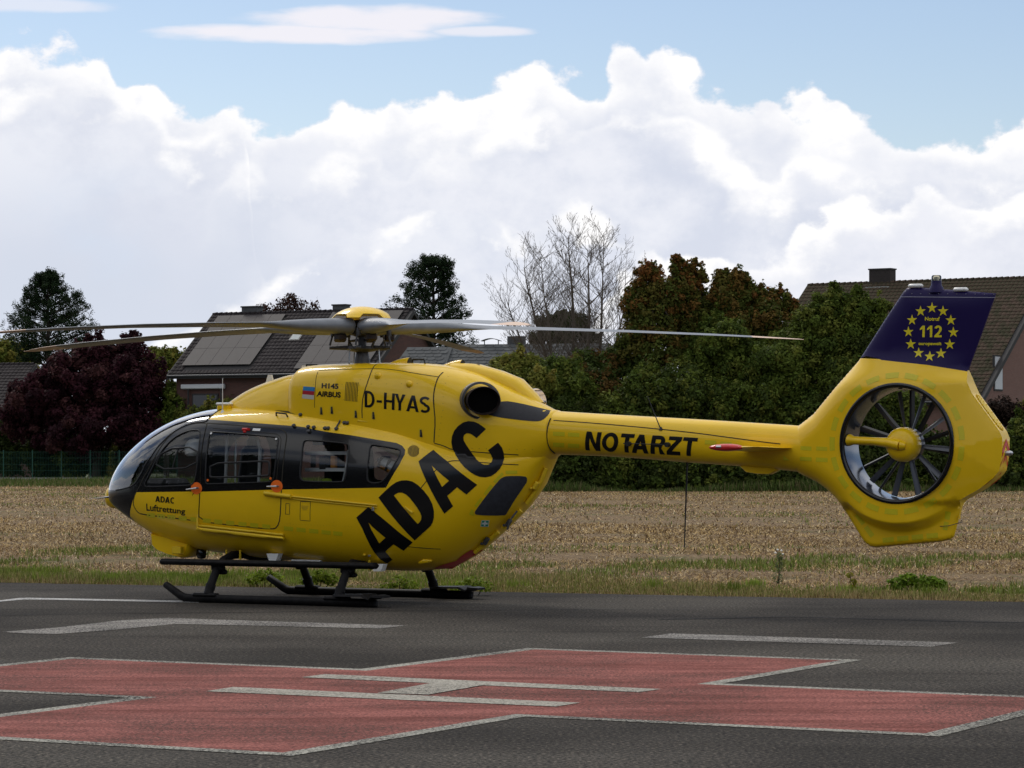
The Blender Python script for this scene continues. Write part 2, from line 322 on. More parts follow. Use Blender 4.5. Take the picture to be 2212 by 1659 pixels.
# ---------------------------------------------------------------- mesh helpers
def link(o, parent=None):
    COL.objects.link(o)
    if parent is not None: o.parent = parent
    return o
def mesh_obj(name, V, F, m, parent=None, smooth=False, normals=None, mi=None, tones=None):
    me = bpy.data.meshes.new(name)
    V = np.asarray(V, np.float32).reshape(-1, 3)
    if isinstance(F, np.ndarray):
        k = F.shape[1]; nf = len(F)
        me.vertices.add(len(V)); me.vertices.foreach_set('co', V.ravel())
        me.loops.add(nf*k); me.loops.foreach_set('vertex_index', F.astype(np.int32).ravel())
        me.polygons.add(nf); me.polygons.foreach_set('loop_start', np.arange(0, nf*k, k, dtype=np.int32))
        me.polygons.foreach_set('loop_total', np.full(nf, k, np.int32))
        me.update(calc_edges=True)
    else:
        me.from_pydata([tuple(map(float, v)) for v in V], [], [tuple(f) for f in F]); me.update()
    ms = m if isinstance(m, (list, tuple)) else [m]
    for q in ms: me.materials.append(q)
    if mi is not None: me.polygons.foreach_set('material_index', np.asarray(mi, np.int32))
    if smooth: me.polygons.foreach_set('use_smooth', np.ones(len(me.polygons), bool))
    if tones is not None:
        at = me.attributes.new('tone', 'FLOAT_COLOR', 'FACE')
        c = np.ones((len(tones), 4), np.float32); c[:, :3] = tones; at.data.foreach_set('color', c.ravel())
    if normals is not None:
        me.normals_split_custom_set([tuple(n) for n in normals])
    o = bpy.data.objects.new(name, me); return link(o, parent)
class MB:
    """collects simple solids and links them as one mesh object"""
    def __init__(s): s.v = []; s.f = []; s.n = 0
    def add(s, V, F):
        s.v.append(np.asarray(V, float).reshape(-1, 3)); s.f += [tuple(i + s.n for i in f) for f in F]; s.n += len(s.v[-1]); return s
    def box(s, c, size, R=None, bev=0.0):
        sx, sy, sz = [q/2 for q in size]
        if bev > 0:
            b = min(bev, sx*.9, sy*.9, sz*.9); V = []; 
            for dx, dy, dz in [(-1,-1,-1),(1,-1,-1),(1,1,-1),(-1,1,-1),(-1,-1,1),(1,-1,1),(1,1,1),(-1,1,1)]:
                V += [(dx*(sx-b), dy*(sy-b), dz*sz), (dx*(sx-b), dy*sy, dz*(sz-b)), (dx*sx, dy*(sy-b), dz*(sz-b))]
            bm = bmesh.new(); vs = [bm.verts.new(v) for v in V]; bmesh.ops.convex_hull(bm, input=vs)
            bm.verts.index_update(); V = [v.co[:] for v in bm.verts]; F = [[v.index for v in f.verts] for f in bm.faces]; bm.free()
        else:
            V = [(-sx,-sy,-sz),(sx,-sy,-sz),(sx,sy,-sz),(-sx,sy,-sz),(-sx,-sy,sz),(sx,-sy,sz),(sx,sy,sz),(-sx,sy,sz)]
            F = [(0,3,2,1),(4,5,6,7),(0,1,5,4),(1,2,6,5),(2,3,7,6),(3,0,4,7)]
        V = np.array(V)
        if R is not None: V = V @ np.array(R).T
        return s.add(V + np.array(c), F)
    def tube(s, pts, r, n=8, caps=True, flat=None):
        P = [Vector(p) for p in pts]; rs = r if isinstance(r, (list, tuple)) else [r]*len(P)
        V = []; F = []; prev = None
        for i, p in enumerate(P):
            t = (P[min(i+1, len(P)-1)] - P[max(i-1, 0)]).normalized()
            if prev is None:
                u = t.orthogonal().normalized()
                if abs(t.z) < .9: u = Vector((0, 0, 1)).cross(t).normalized()
            else: u = (prev - t*prev.dot(t)).normalized()
            prev = u; w = t.cross(u)
            for k in range(n):
                a = 2*math.pi*k/n; q = p + (u*math.cos(a) + w*math.sin(a)*(flat or 1))*rs[i]; V.append(q[:])
        for i in range(len(P)-1):
            for k in range(n): F.append((i*n+k, i*n+(k+1) % n, (i+1)*n+(k+1) % n, (i+1)*n+k))
        if caps: F.append(tuple(range(n-1, -1, -1))); F.append(tuple((len(P)-1)*n+k for k in range(n)))
        return s.add(V, F)
    def lathe(s, prof, c=(0, 0, 0), axis='z', n=32, caps=False):
        V = []; F = []
        for r, h in prof:
            for k in range(n):
                a = 2*math.pi*k/n; x, y = r*math.cos(a), r*math.sin(a)
                V.append({'z': (x, y, h), 'y': (x, h, -y), 'x': (h, x, y)}[axis])
        for i in range(len(prof)-1):
            for k in range(n): F.append((i*n+k, i*n+(k+1) % n, (i+1)*n+(k+1) % n, (i+1)*n+k))
        if caps: F.append(tuple(range(n-1, -1, -1))); F.append(tuple((len(prof)-1)*n+k for k in range(n)))
        return s.add(np.array(V) + np.array(c), F)
    def prism(s, poly, fn0, fn1):
        """closed solid between two images of the polygon"""
        n = len(poly); V = [fn0(*p) for p in poly] + [fn1(*p) for p in poly]
        F = [tuple(range(n)), tuple(range(2*n-1, n-1, -1))] + [(i, i+n, (i+1) % n + n, (i+1) % n) for i in range(n)]
        return s.add(V, F)
    def build(s, name, m, parent=None, smooth=False, sharp=35):
        V = np.concatenate(s.v); me = bpy.data.meshes.new(name); me.from_pydata(V.tolist(), [], s.f)
        bm = bmesh.new(); bm.from_mesh(me); bmesh.ops.delete(bm, geom=[v for v in bm.verts if not v.link_faces], context='VERTS'); bmesh.ops.recalc_face_normals(bm, faces=bm.faces)
        if smooth:
            ang = math.radians(sharp)
            for f in bm.faces: f.smooth = True
            for e in bm.edges:
                if len(e.link_faces) != 2 or e.calc_face_angle(0) > ang: e.smooth = False
        bm.to_mesh(me); bm.free(); me.materials.append(m)
        o = bpy.data.objects.new(name, me); return link(o, parent)
def tag(o, label=None, cat=None, group=None, kind=None):
    if label: o['label'] = label
    if cat: o['category'] = cat
    if group: o['group'] = group
    if kind: o['kind'] = kind
    return o
def empty(name, loc, rz=0):
    o = bpy.data.objects.new(name, None); o.location = loc; o.rotation_euler = (0, 0, rz); o.empty_display_size = .3; return link(o)
def inside(P, poly):
    P = np.asarray(P, float); poly = np.asarray(poly, float); x, y = P[:, 0], P[:, 1]; r = np.zeros(len(P), bool)
    j = len(poly) - 1
    for i in range(len(poly)):
        xi, yi = poly[i]; xj, yj = poly[j]
        if yi != yj: r ^= ((yi > y) != (yj > y)) & (x < (xj - xi)*(y - yi)/(yj - yi) + xi)
        j = i
    return r
def resample(poly, step, closed=True):
    P = [np.array(p, float) for p in poly]; out = []
    n = len(P) if closed else len(P) - 1
    for i in range(n):
        a, b = P[i], P[(i+1) % len(P)]; k = max(1, int(np.ceil(np.linalg.norm(b - a)/step)))
        for j in range(k): out.append(a + (b - a)*j/k)
    if not closed: out.append(P[-1])
    return np.array(out)
def rounded(poly, it=2):
    """Chaikin corner cutting, keeps traced outlines soft"""
    P = np.array(poly, float)
    for _ in range(it):
        Q = np.roll(P, -1, 0); P = np.stack([P*.75 + Q*.25, P*.25 + Q*.75], 1).reshape(-1, 2)
    return P
def smooth_line(poly, it=2):
    P = np.array(poly, float)
    for _ in range(it):
        a = P[:-1]*.75 + P[1:]*.25; b = P[:-1]*.25 + P[1:]*.75
        P = np.concatenate([P[:1], np.stack([a, b], 1).reshape(-1, 2), P[-1:]])
    return P
def cdt(pts, loops, scale=(1, 1)):
    """constrained triangulation; loops are closed (n,2) arrays (or ('open', arr))"""
    allp = [np.asarray(pts, float).reshape(-1, 2)]; edges = []; n = len(allp[0])
    for lp in loops:
        op = isinstance(lp, tuple); a = np.asarray(lp[1] if op else lp, float); k = len(a)
        allp.append(a); edges += [(n+i, n+(i+1) % k) for i in range(k - 1 if op else k)]; n += k
    A = np.concatenate(allp)*np.array(scale)
    r = geometry.delaunay_2d_cdt([Vector(p) for p in A.tolist()], edges, [], 0, 1e-6)
    return np.array([v[:] for v in r[0]])/np.array(scale), np.array([f for f in r[2] if len(f) == 3], int)

# ---------- analytic skins of the helicopter (local frame: x aft, y starboard, z up, metres) ----------
def pchip(xs, ys):
    xs = np.array(xs, float); ys = np.array(ys, float)
    h = np.diff(xs); d = np.diff(ys) / h
    m = np.zeros_like(ys)
    for i in range(1, len(xs) - 1):
        if d[i-1] * d[i] > 0:
            w1 = 2*h[i] + h[i-1]; w2 = h[i] + 2*h[i-1]
            m[i] = (w1 + w2) / (w1/d[i-1] + w2/d[i])
    m[0] = d[0]; m[-1] = d[-1]
    def f(x):
        x = np.clip(np.asarray(x, float), xs[0], xs[-1])
        i = np.clip(np.searchsorted(xs, x, side='right') - 1, 0, len(xs) - 2)
        t = (x - xs[i]) / h[i]
        return ((1+2*t)*(1-t)**2*ys[i] + t*(1-t)**2*h[i]*m[i] + t*t*(3-2*t)*ys[i+1] + t*t*(t-1)*h[i]*m[i+1])
    return f

class Skin:
    """superellipse sections along x; nose stations interpolated in sqrt(x-x0) so the nose is round"""
    def __init__(s, rows, blunt=True):
        # rows: x, ztop, zbot, zc, halfwidth, n_upper, n_lower
        r = np.array(rows, float); s.x0, s.x1 = r[0, 0], r[-1, 0]; s.blunt = blunt
        k = s.key(r[:, 0])
        s.f = [pchip(k, r[:, j]) for j in range(1, 7)]
    def key(s, x):
        x = np.asarray(x, float)
        return np.sqrt(np.maximum(x - s.x0, 0)) if s.blunt else x
    def unkey(s, k):
        k = np.asarray(k, float)
        return s.x0 + k*k if s.blunt else k
    def sec(s, x):
        k = s.key(x)
        return [f(k) for f in s.f]
    def pt(s, x, a):
        zt, zb, zc, w, nu, nl = s.sec(x)
        a = np.asarray(a, float); c = np.cos(a); sn = np.abs(np.sin(a))
        up = c >= 0
        n = np.where(up, nu, nl); h = np.where(up, zt - zc, zc - zb)
        y = -w * sn**(2/n); z = zc + np.sign(c) * h * np.abs(c)**(2/n)
        return np.stack([np.broadcast_to(np.asarray(x, float), y.shape), y, z], -1)
    def ang(s, x, z):
        zt, zb, zc, w, nu, nl = s.sec(x)
        z = np.asarray(z, float); up = z >= zc
        n = np.where(up, nu, nl); h = np.maximum(np.where(up, zt - zc, zc - zb), 1e-6)
        r = np.clip(np.abs(z - zc) / h, 0, 1)**(n/2)
        a = np.arccos(np.clip(r, 0, 1))
        return np.where(up, a, math.pi - a)
    def y(s, x, z):
        """near-side (negative) y at (x,z); 0 outside the outline"""
        zt, zb, zc, w, nu, nl = s.sec(x)
        z = np.asarray(z, float); up = z >= zc
        n = np.where(up, nu, nl); h = np.maximum(np.where(up, zt - zc, zc - zb), 1e-6)
        r = np.abs(z - zc) / h
        yy = -w * np.maximum(1 - np.clip(r, 0, 1)**n, 0)**(1/n)
        ins = (np.asarray(x) >= s.x0) & (np.asarray(x) <= s.x1)
        return np.where(ins, yy, 0.0)
    def F(s, x, y, z):
        zt, zb, zc, w, nu, nl = s.sec(x)
        up = z >= zc; n = np.where(up, nu, nl); h = np.maximum(np.where(up, zt - zc, zc - zb), 1e-4)
        w = np.maximum(w, 1e-4)
        return ((np.abs(y)/w)**n + (np.abs(z - zc)/h)**n)**(1/n)
    def nrm(s, P):
        x, y, z = P[..., 0], P[..., 1], P[..., 2]; e = 2e-3
        xc = np.clip(x, s.x0 + 2*e, s.x1 - 2*e)
        g = np.stack([s.F(xc+e, y, z) - s.F(xc-e, y, z), s.F(xc, y+e, z) - s.F(xc, y-e, z), s.F(xc, y, z+e) - s.F(xc, y, z-e)], -1)
        l = np.linalg.norm(g, axis=-1, keepdims=True)
        return g / np.maximum(l, 1e-9)

CABIN = Skin([
 # x      zt     zb    zc    w     nu   nl
 (-3.62, 1.27, 1.24, 1.25, 0.00, 2.0, 2.0),
 (-3.58, 1.45, 1.16, 1.26, 0.24, 2.1, 2.1),
 (-3.48, 1.62, 1.08, 1.28, 0.39, 2.2, 2.2),
 (-3.32, 1.80, 0.99, 1.30, 0.51, 2.3, 2.3),
 (-3.05, 2.00, 0.85, 1.32, 0.64, 2.4, 2.3),
 (-2.75, 2.16, 0.71, 1.34, 0.735, 2.5, 2.4),
 (-2.40, 2.28, 0.62, 1.35, 0.80, 2.6, 2.5),
 (-2.05, 2.345, 0.57, 1.36, 0.84, 2.7, 2.6),
 (-1.60, 2.375, 0.53, 1.36, 0.86, 2.8, 2.7),
 (-1.00, 2.385, 0.495, 1.36, 0.865, 2.8, 2.8),
 (-0.40, 2.37, 0.445, 1.36, 0.865, 2.7, 2.8),
 ( 0.20, 2.31, 0.395, 1.36, 0.865, 2.6, 2.7),
 ( 0.70, 2.22, 0.385, 1.38, 0.855, 2.6, 2.6),
 ( 1.15, 2.12, 0.42, 1.42, 0.81, 2.5, 2.4),
 ( 1.45, 2.05, 0.54, 1.46, 0.74, 2.4, 2.3),
 ( 1.75, 2.00, 0.75, 1.52, 0.64, 2.3, 2.2),
 ( 2.05, 1.96, 0.99, 1.60, 0.51, 2.2, 2.2),
 ( 2.30, 1.93, 1.22, 1.68, 0.38, 2.2, 2.2),
 ( 2.50, 1.90, 1.50, 1.74, 0.26, 2.2, 2.2),
 ( 2.62, 1.87, 1.78, 1.80, 0.16, 2.2, 2.2)])

ROOF = Skin([  # fairing ahead of the intake
 (-2.02, 2.34, 2.30, 2.32, 0.02, 2.0, 2.5),
 (-1.90, 2.43, 2.20, 2.22, 0.20, 2.1, 2.5),
 (-1.48, 2.625, 2.14, 2.16, 0.38, 2.3, 2.5),
 (-1.21, 2.705, 2.14, 2.16, 0.44, 2.4, 2.5),
 (-0.88, 2.772, 2.14, 2.16, 0.48, 2.5, 2.5),
 (-0.30, 2.80, 2.14, 2.16, 0.49, 2.5, 2.5)])

COWL = Skin([
 (-0.80, 2.70, 2.30, 2.46, 0.30, 3.0, 3.0),
 (-0.77, 2.78, 2.10, 2.42, 0.46, 3.2, 3.2),
 (-0.66, 2.86, 2.00, 2.35, 0.53, 3.4, 3.4),
 (-0.30, 2.88, 1.95, 2.30, 0.58, 3.6, 3.6),
 ( 0.20, 2.885, 1.90, 2.25, 0.605, 3.6, 3.6),
 ( 0.80, 2.878, 1.70, 2.20, 0.62, 3.3, 3.6),
 ( 1.20, 2.845, 1.50, 2.16, 0.625, 3.0, 3.2),
 ( 1.60, 2.76, 1.32, 2.10, 0.61, 2.7, 2.8),
 ( 2.00, 2.60, 1.34, 2.06, 0.53, 2.5, 2.5),
 ( 2.35, 2.43, 1.54, 2.05, 0.40, 2.3, 2.3),
 ( 2.66, 2.285, 1.775, 2.03, 0.285, 2.2, 2.3)])

BOOM = Skin([
 (2.60, 2.295, 1.785, 2.04, 0.262, 2.2, 2.2),
 (3.25, 2.255, 1.765, 2.00, 0.250, 2.2, 2.2),
 (4.40, 2.190, 1.690, 1.92, 0.225, 2.2, 2.2),
 (5.30, 2.135, 1.630, 1.87, 0.205, 2.2, 2.2),
 (6.00, 2.090, 1.560, 1.82, 0.190, 2.2, 2.2)], blunt=False)

# ---------- fin and fan shroud: half thickness over a side-view outline ----------
FIN = [(5.72,2.11),(5.90,2.24),(6.16,2.53),(6.43,2.822),(6.73,3.26),(6.955,3.575),(7.00,3.62),(7.06,3.632),
       (7.52,3.585),(8.024,3.534),(7.87,3.12),(7.708,2.703),(7.735,2.57),(7.79,2.45),(7.95,2.24),(8.105,2.035),(8.135,1.96),
       (8.13,1.78),(8.10,1.61),(8.03,1.53),(7.882,1.417),(7.644,1.285),(7.60,1.08),(7.545,0.89),(7.50,0.855),(7.40,0.83),
       (6.64,0.755),(6.57,0.765),(6.50,0.81),(6.36,1.02),(6.19,1.277),(6.08,1.38),(5.95,1.47),(5.72,1.575)]
FC = (6.955, 1.905); FR = 0.665          # fan centre and lip radius
def seg_dist(P, poly, pred=None):
    d = np.full(len(P), 1e9)
    for i in range(len(poly)):
        a = np.array(poly[i]); b = np.array(poly[(i+1) % len(poly)])
        if pred is not None and not pred(i): continue
        ab = b - a; t = np.clip(((P - a) @ ab) / (ab @ ab), 0, 1)
        d = np.minimum(d, np.linalg.norm(P - a - t[:, None]*ab, axis=1))
    return d
REAR = set(range(9, 22))                 # outline segments with a flat, blunt edge
def fin_t(P):
    """half thickness at side-view points P (n,2)"""
    x, z = P[:, 0], P[:, 1]
    def ss(a, b, v):
        t = np.clip((v - a)/(b - a), 0, 1); return t*t*(3 - 2*t)
    up = 0.225 + (0.075 - 0.225) * ss(2.50, 2.95, z)
    # the bulge of the duct ends on an arc over the thin lower fin
    zb = np.minimum(FC[1] - np.sqrt(np.maximum(0.86**2 - (x - FC[0])**2, 0.0)), 1.275)
    low = ss(0.0, 0.13, zb - z)
    tz = np.where(z < 1.55, up*(1 - low) + 0.05*low, up)
    tz = tz + (0.19 - tz) * (1 - ss(5.75, 6.3, x)) * (z < 2.6)
    dr = seg_dist(P, FIN, lambda i: i not in REAR and i != len(FIN) - 1)
    R = np.where((z < 1.3) & (low > .5), 0.06, np.where(z > 2.85, 0.22, 0.26))
    g = np.sqrt(np.clip(1 - (1 - np.clip(dr/R, 0, 1))**2, 0, 1))
    db = seg_dist(P, FIN, lambda i: i in REAR)
    top = ss(2.55, 2.75, z)
    edge = (0.012*top + 0.125*(1 - top)) * (1 - ss(-.02, .06, 1.275 - z)) + .03*ss(-.02, .06, 1.275 - z)
    taper = np.clip(db/0.55, 0, 1)**0.8
    t = edge + (np.maximum(tz, edge) - edge) * taper
    return np.maximum(t * g, 0.0)

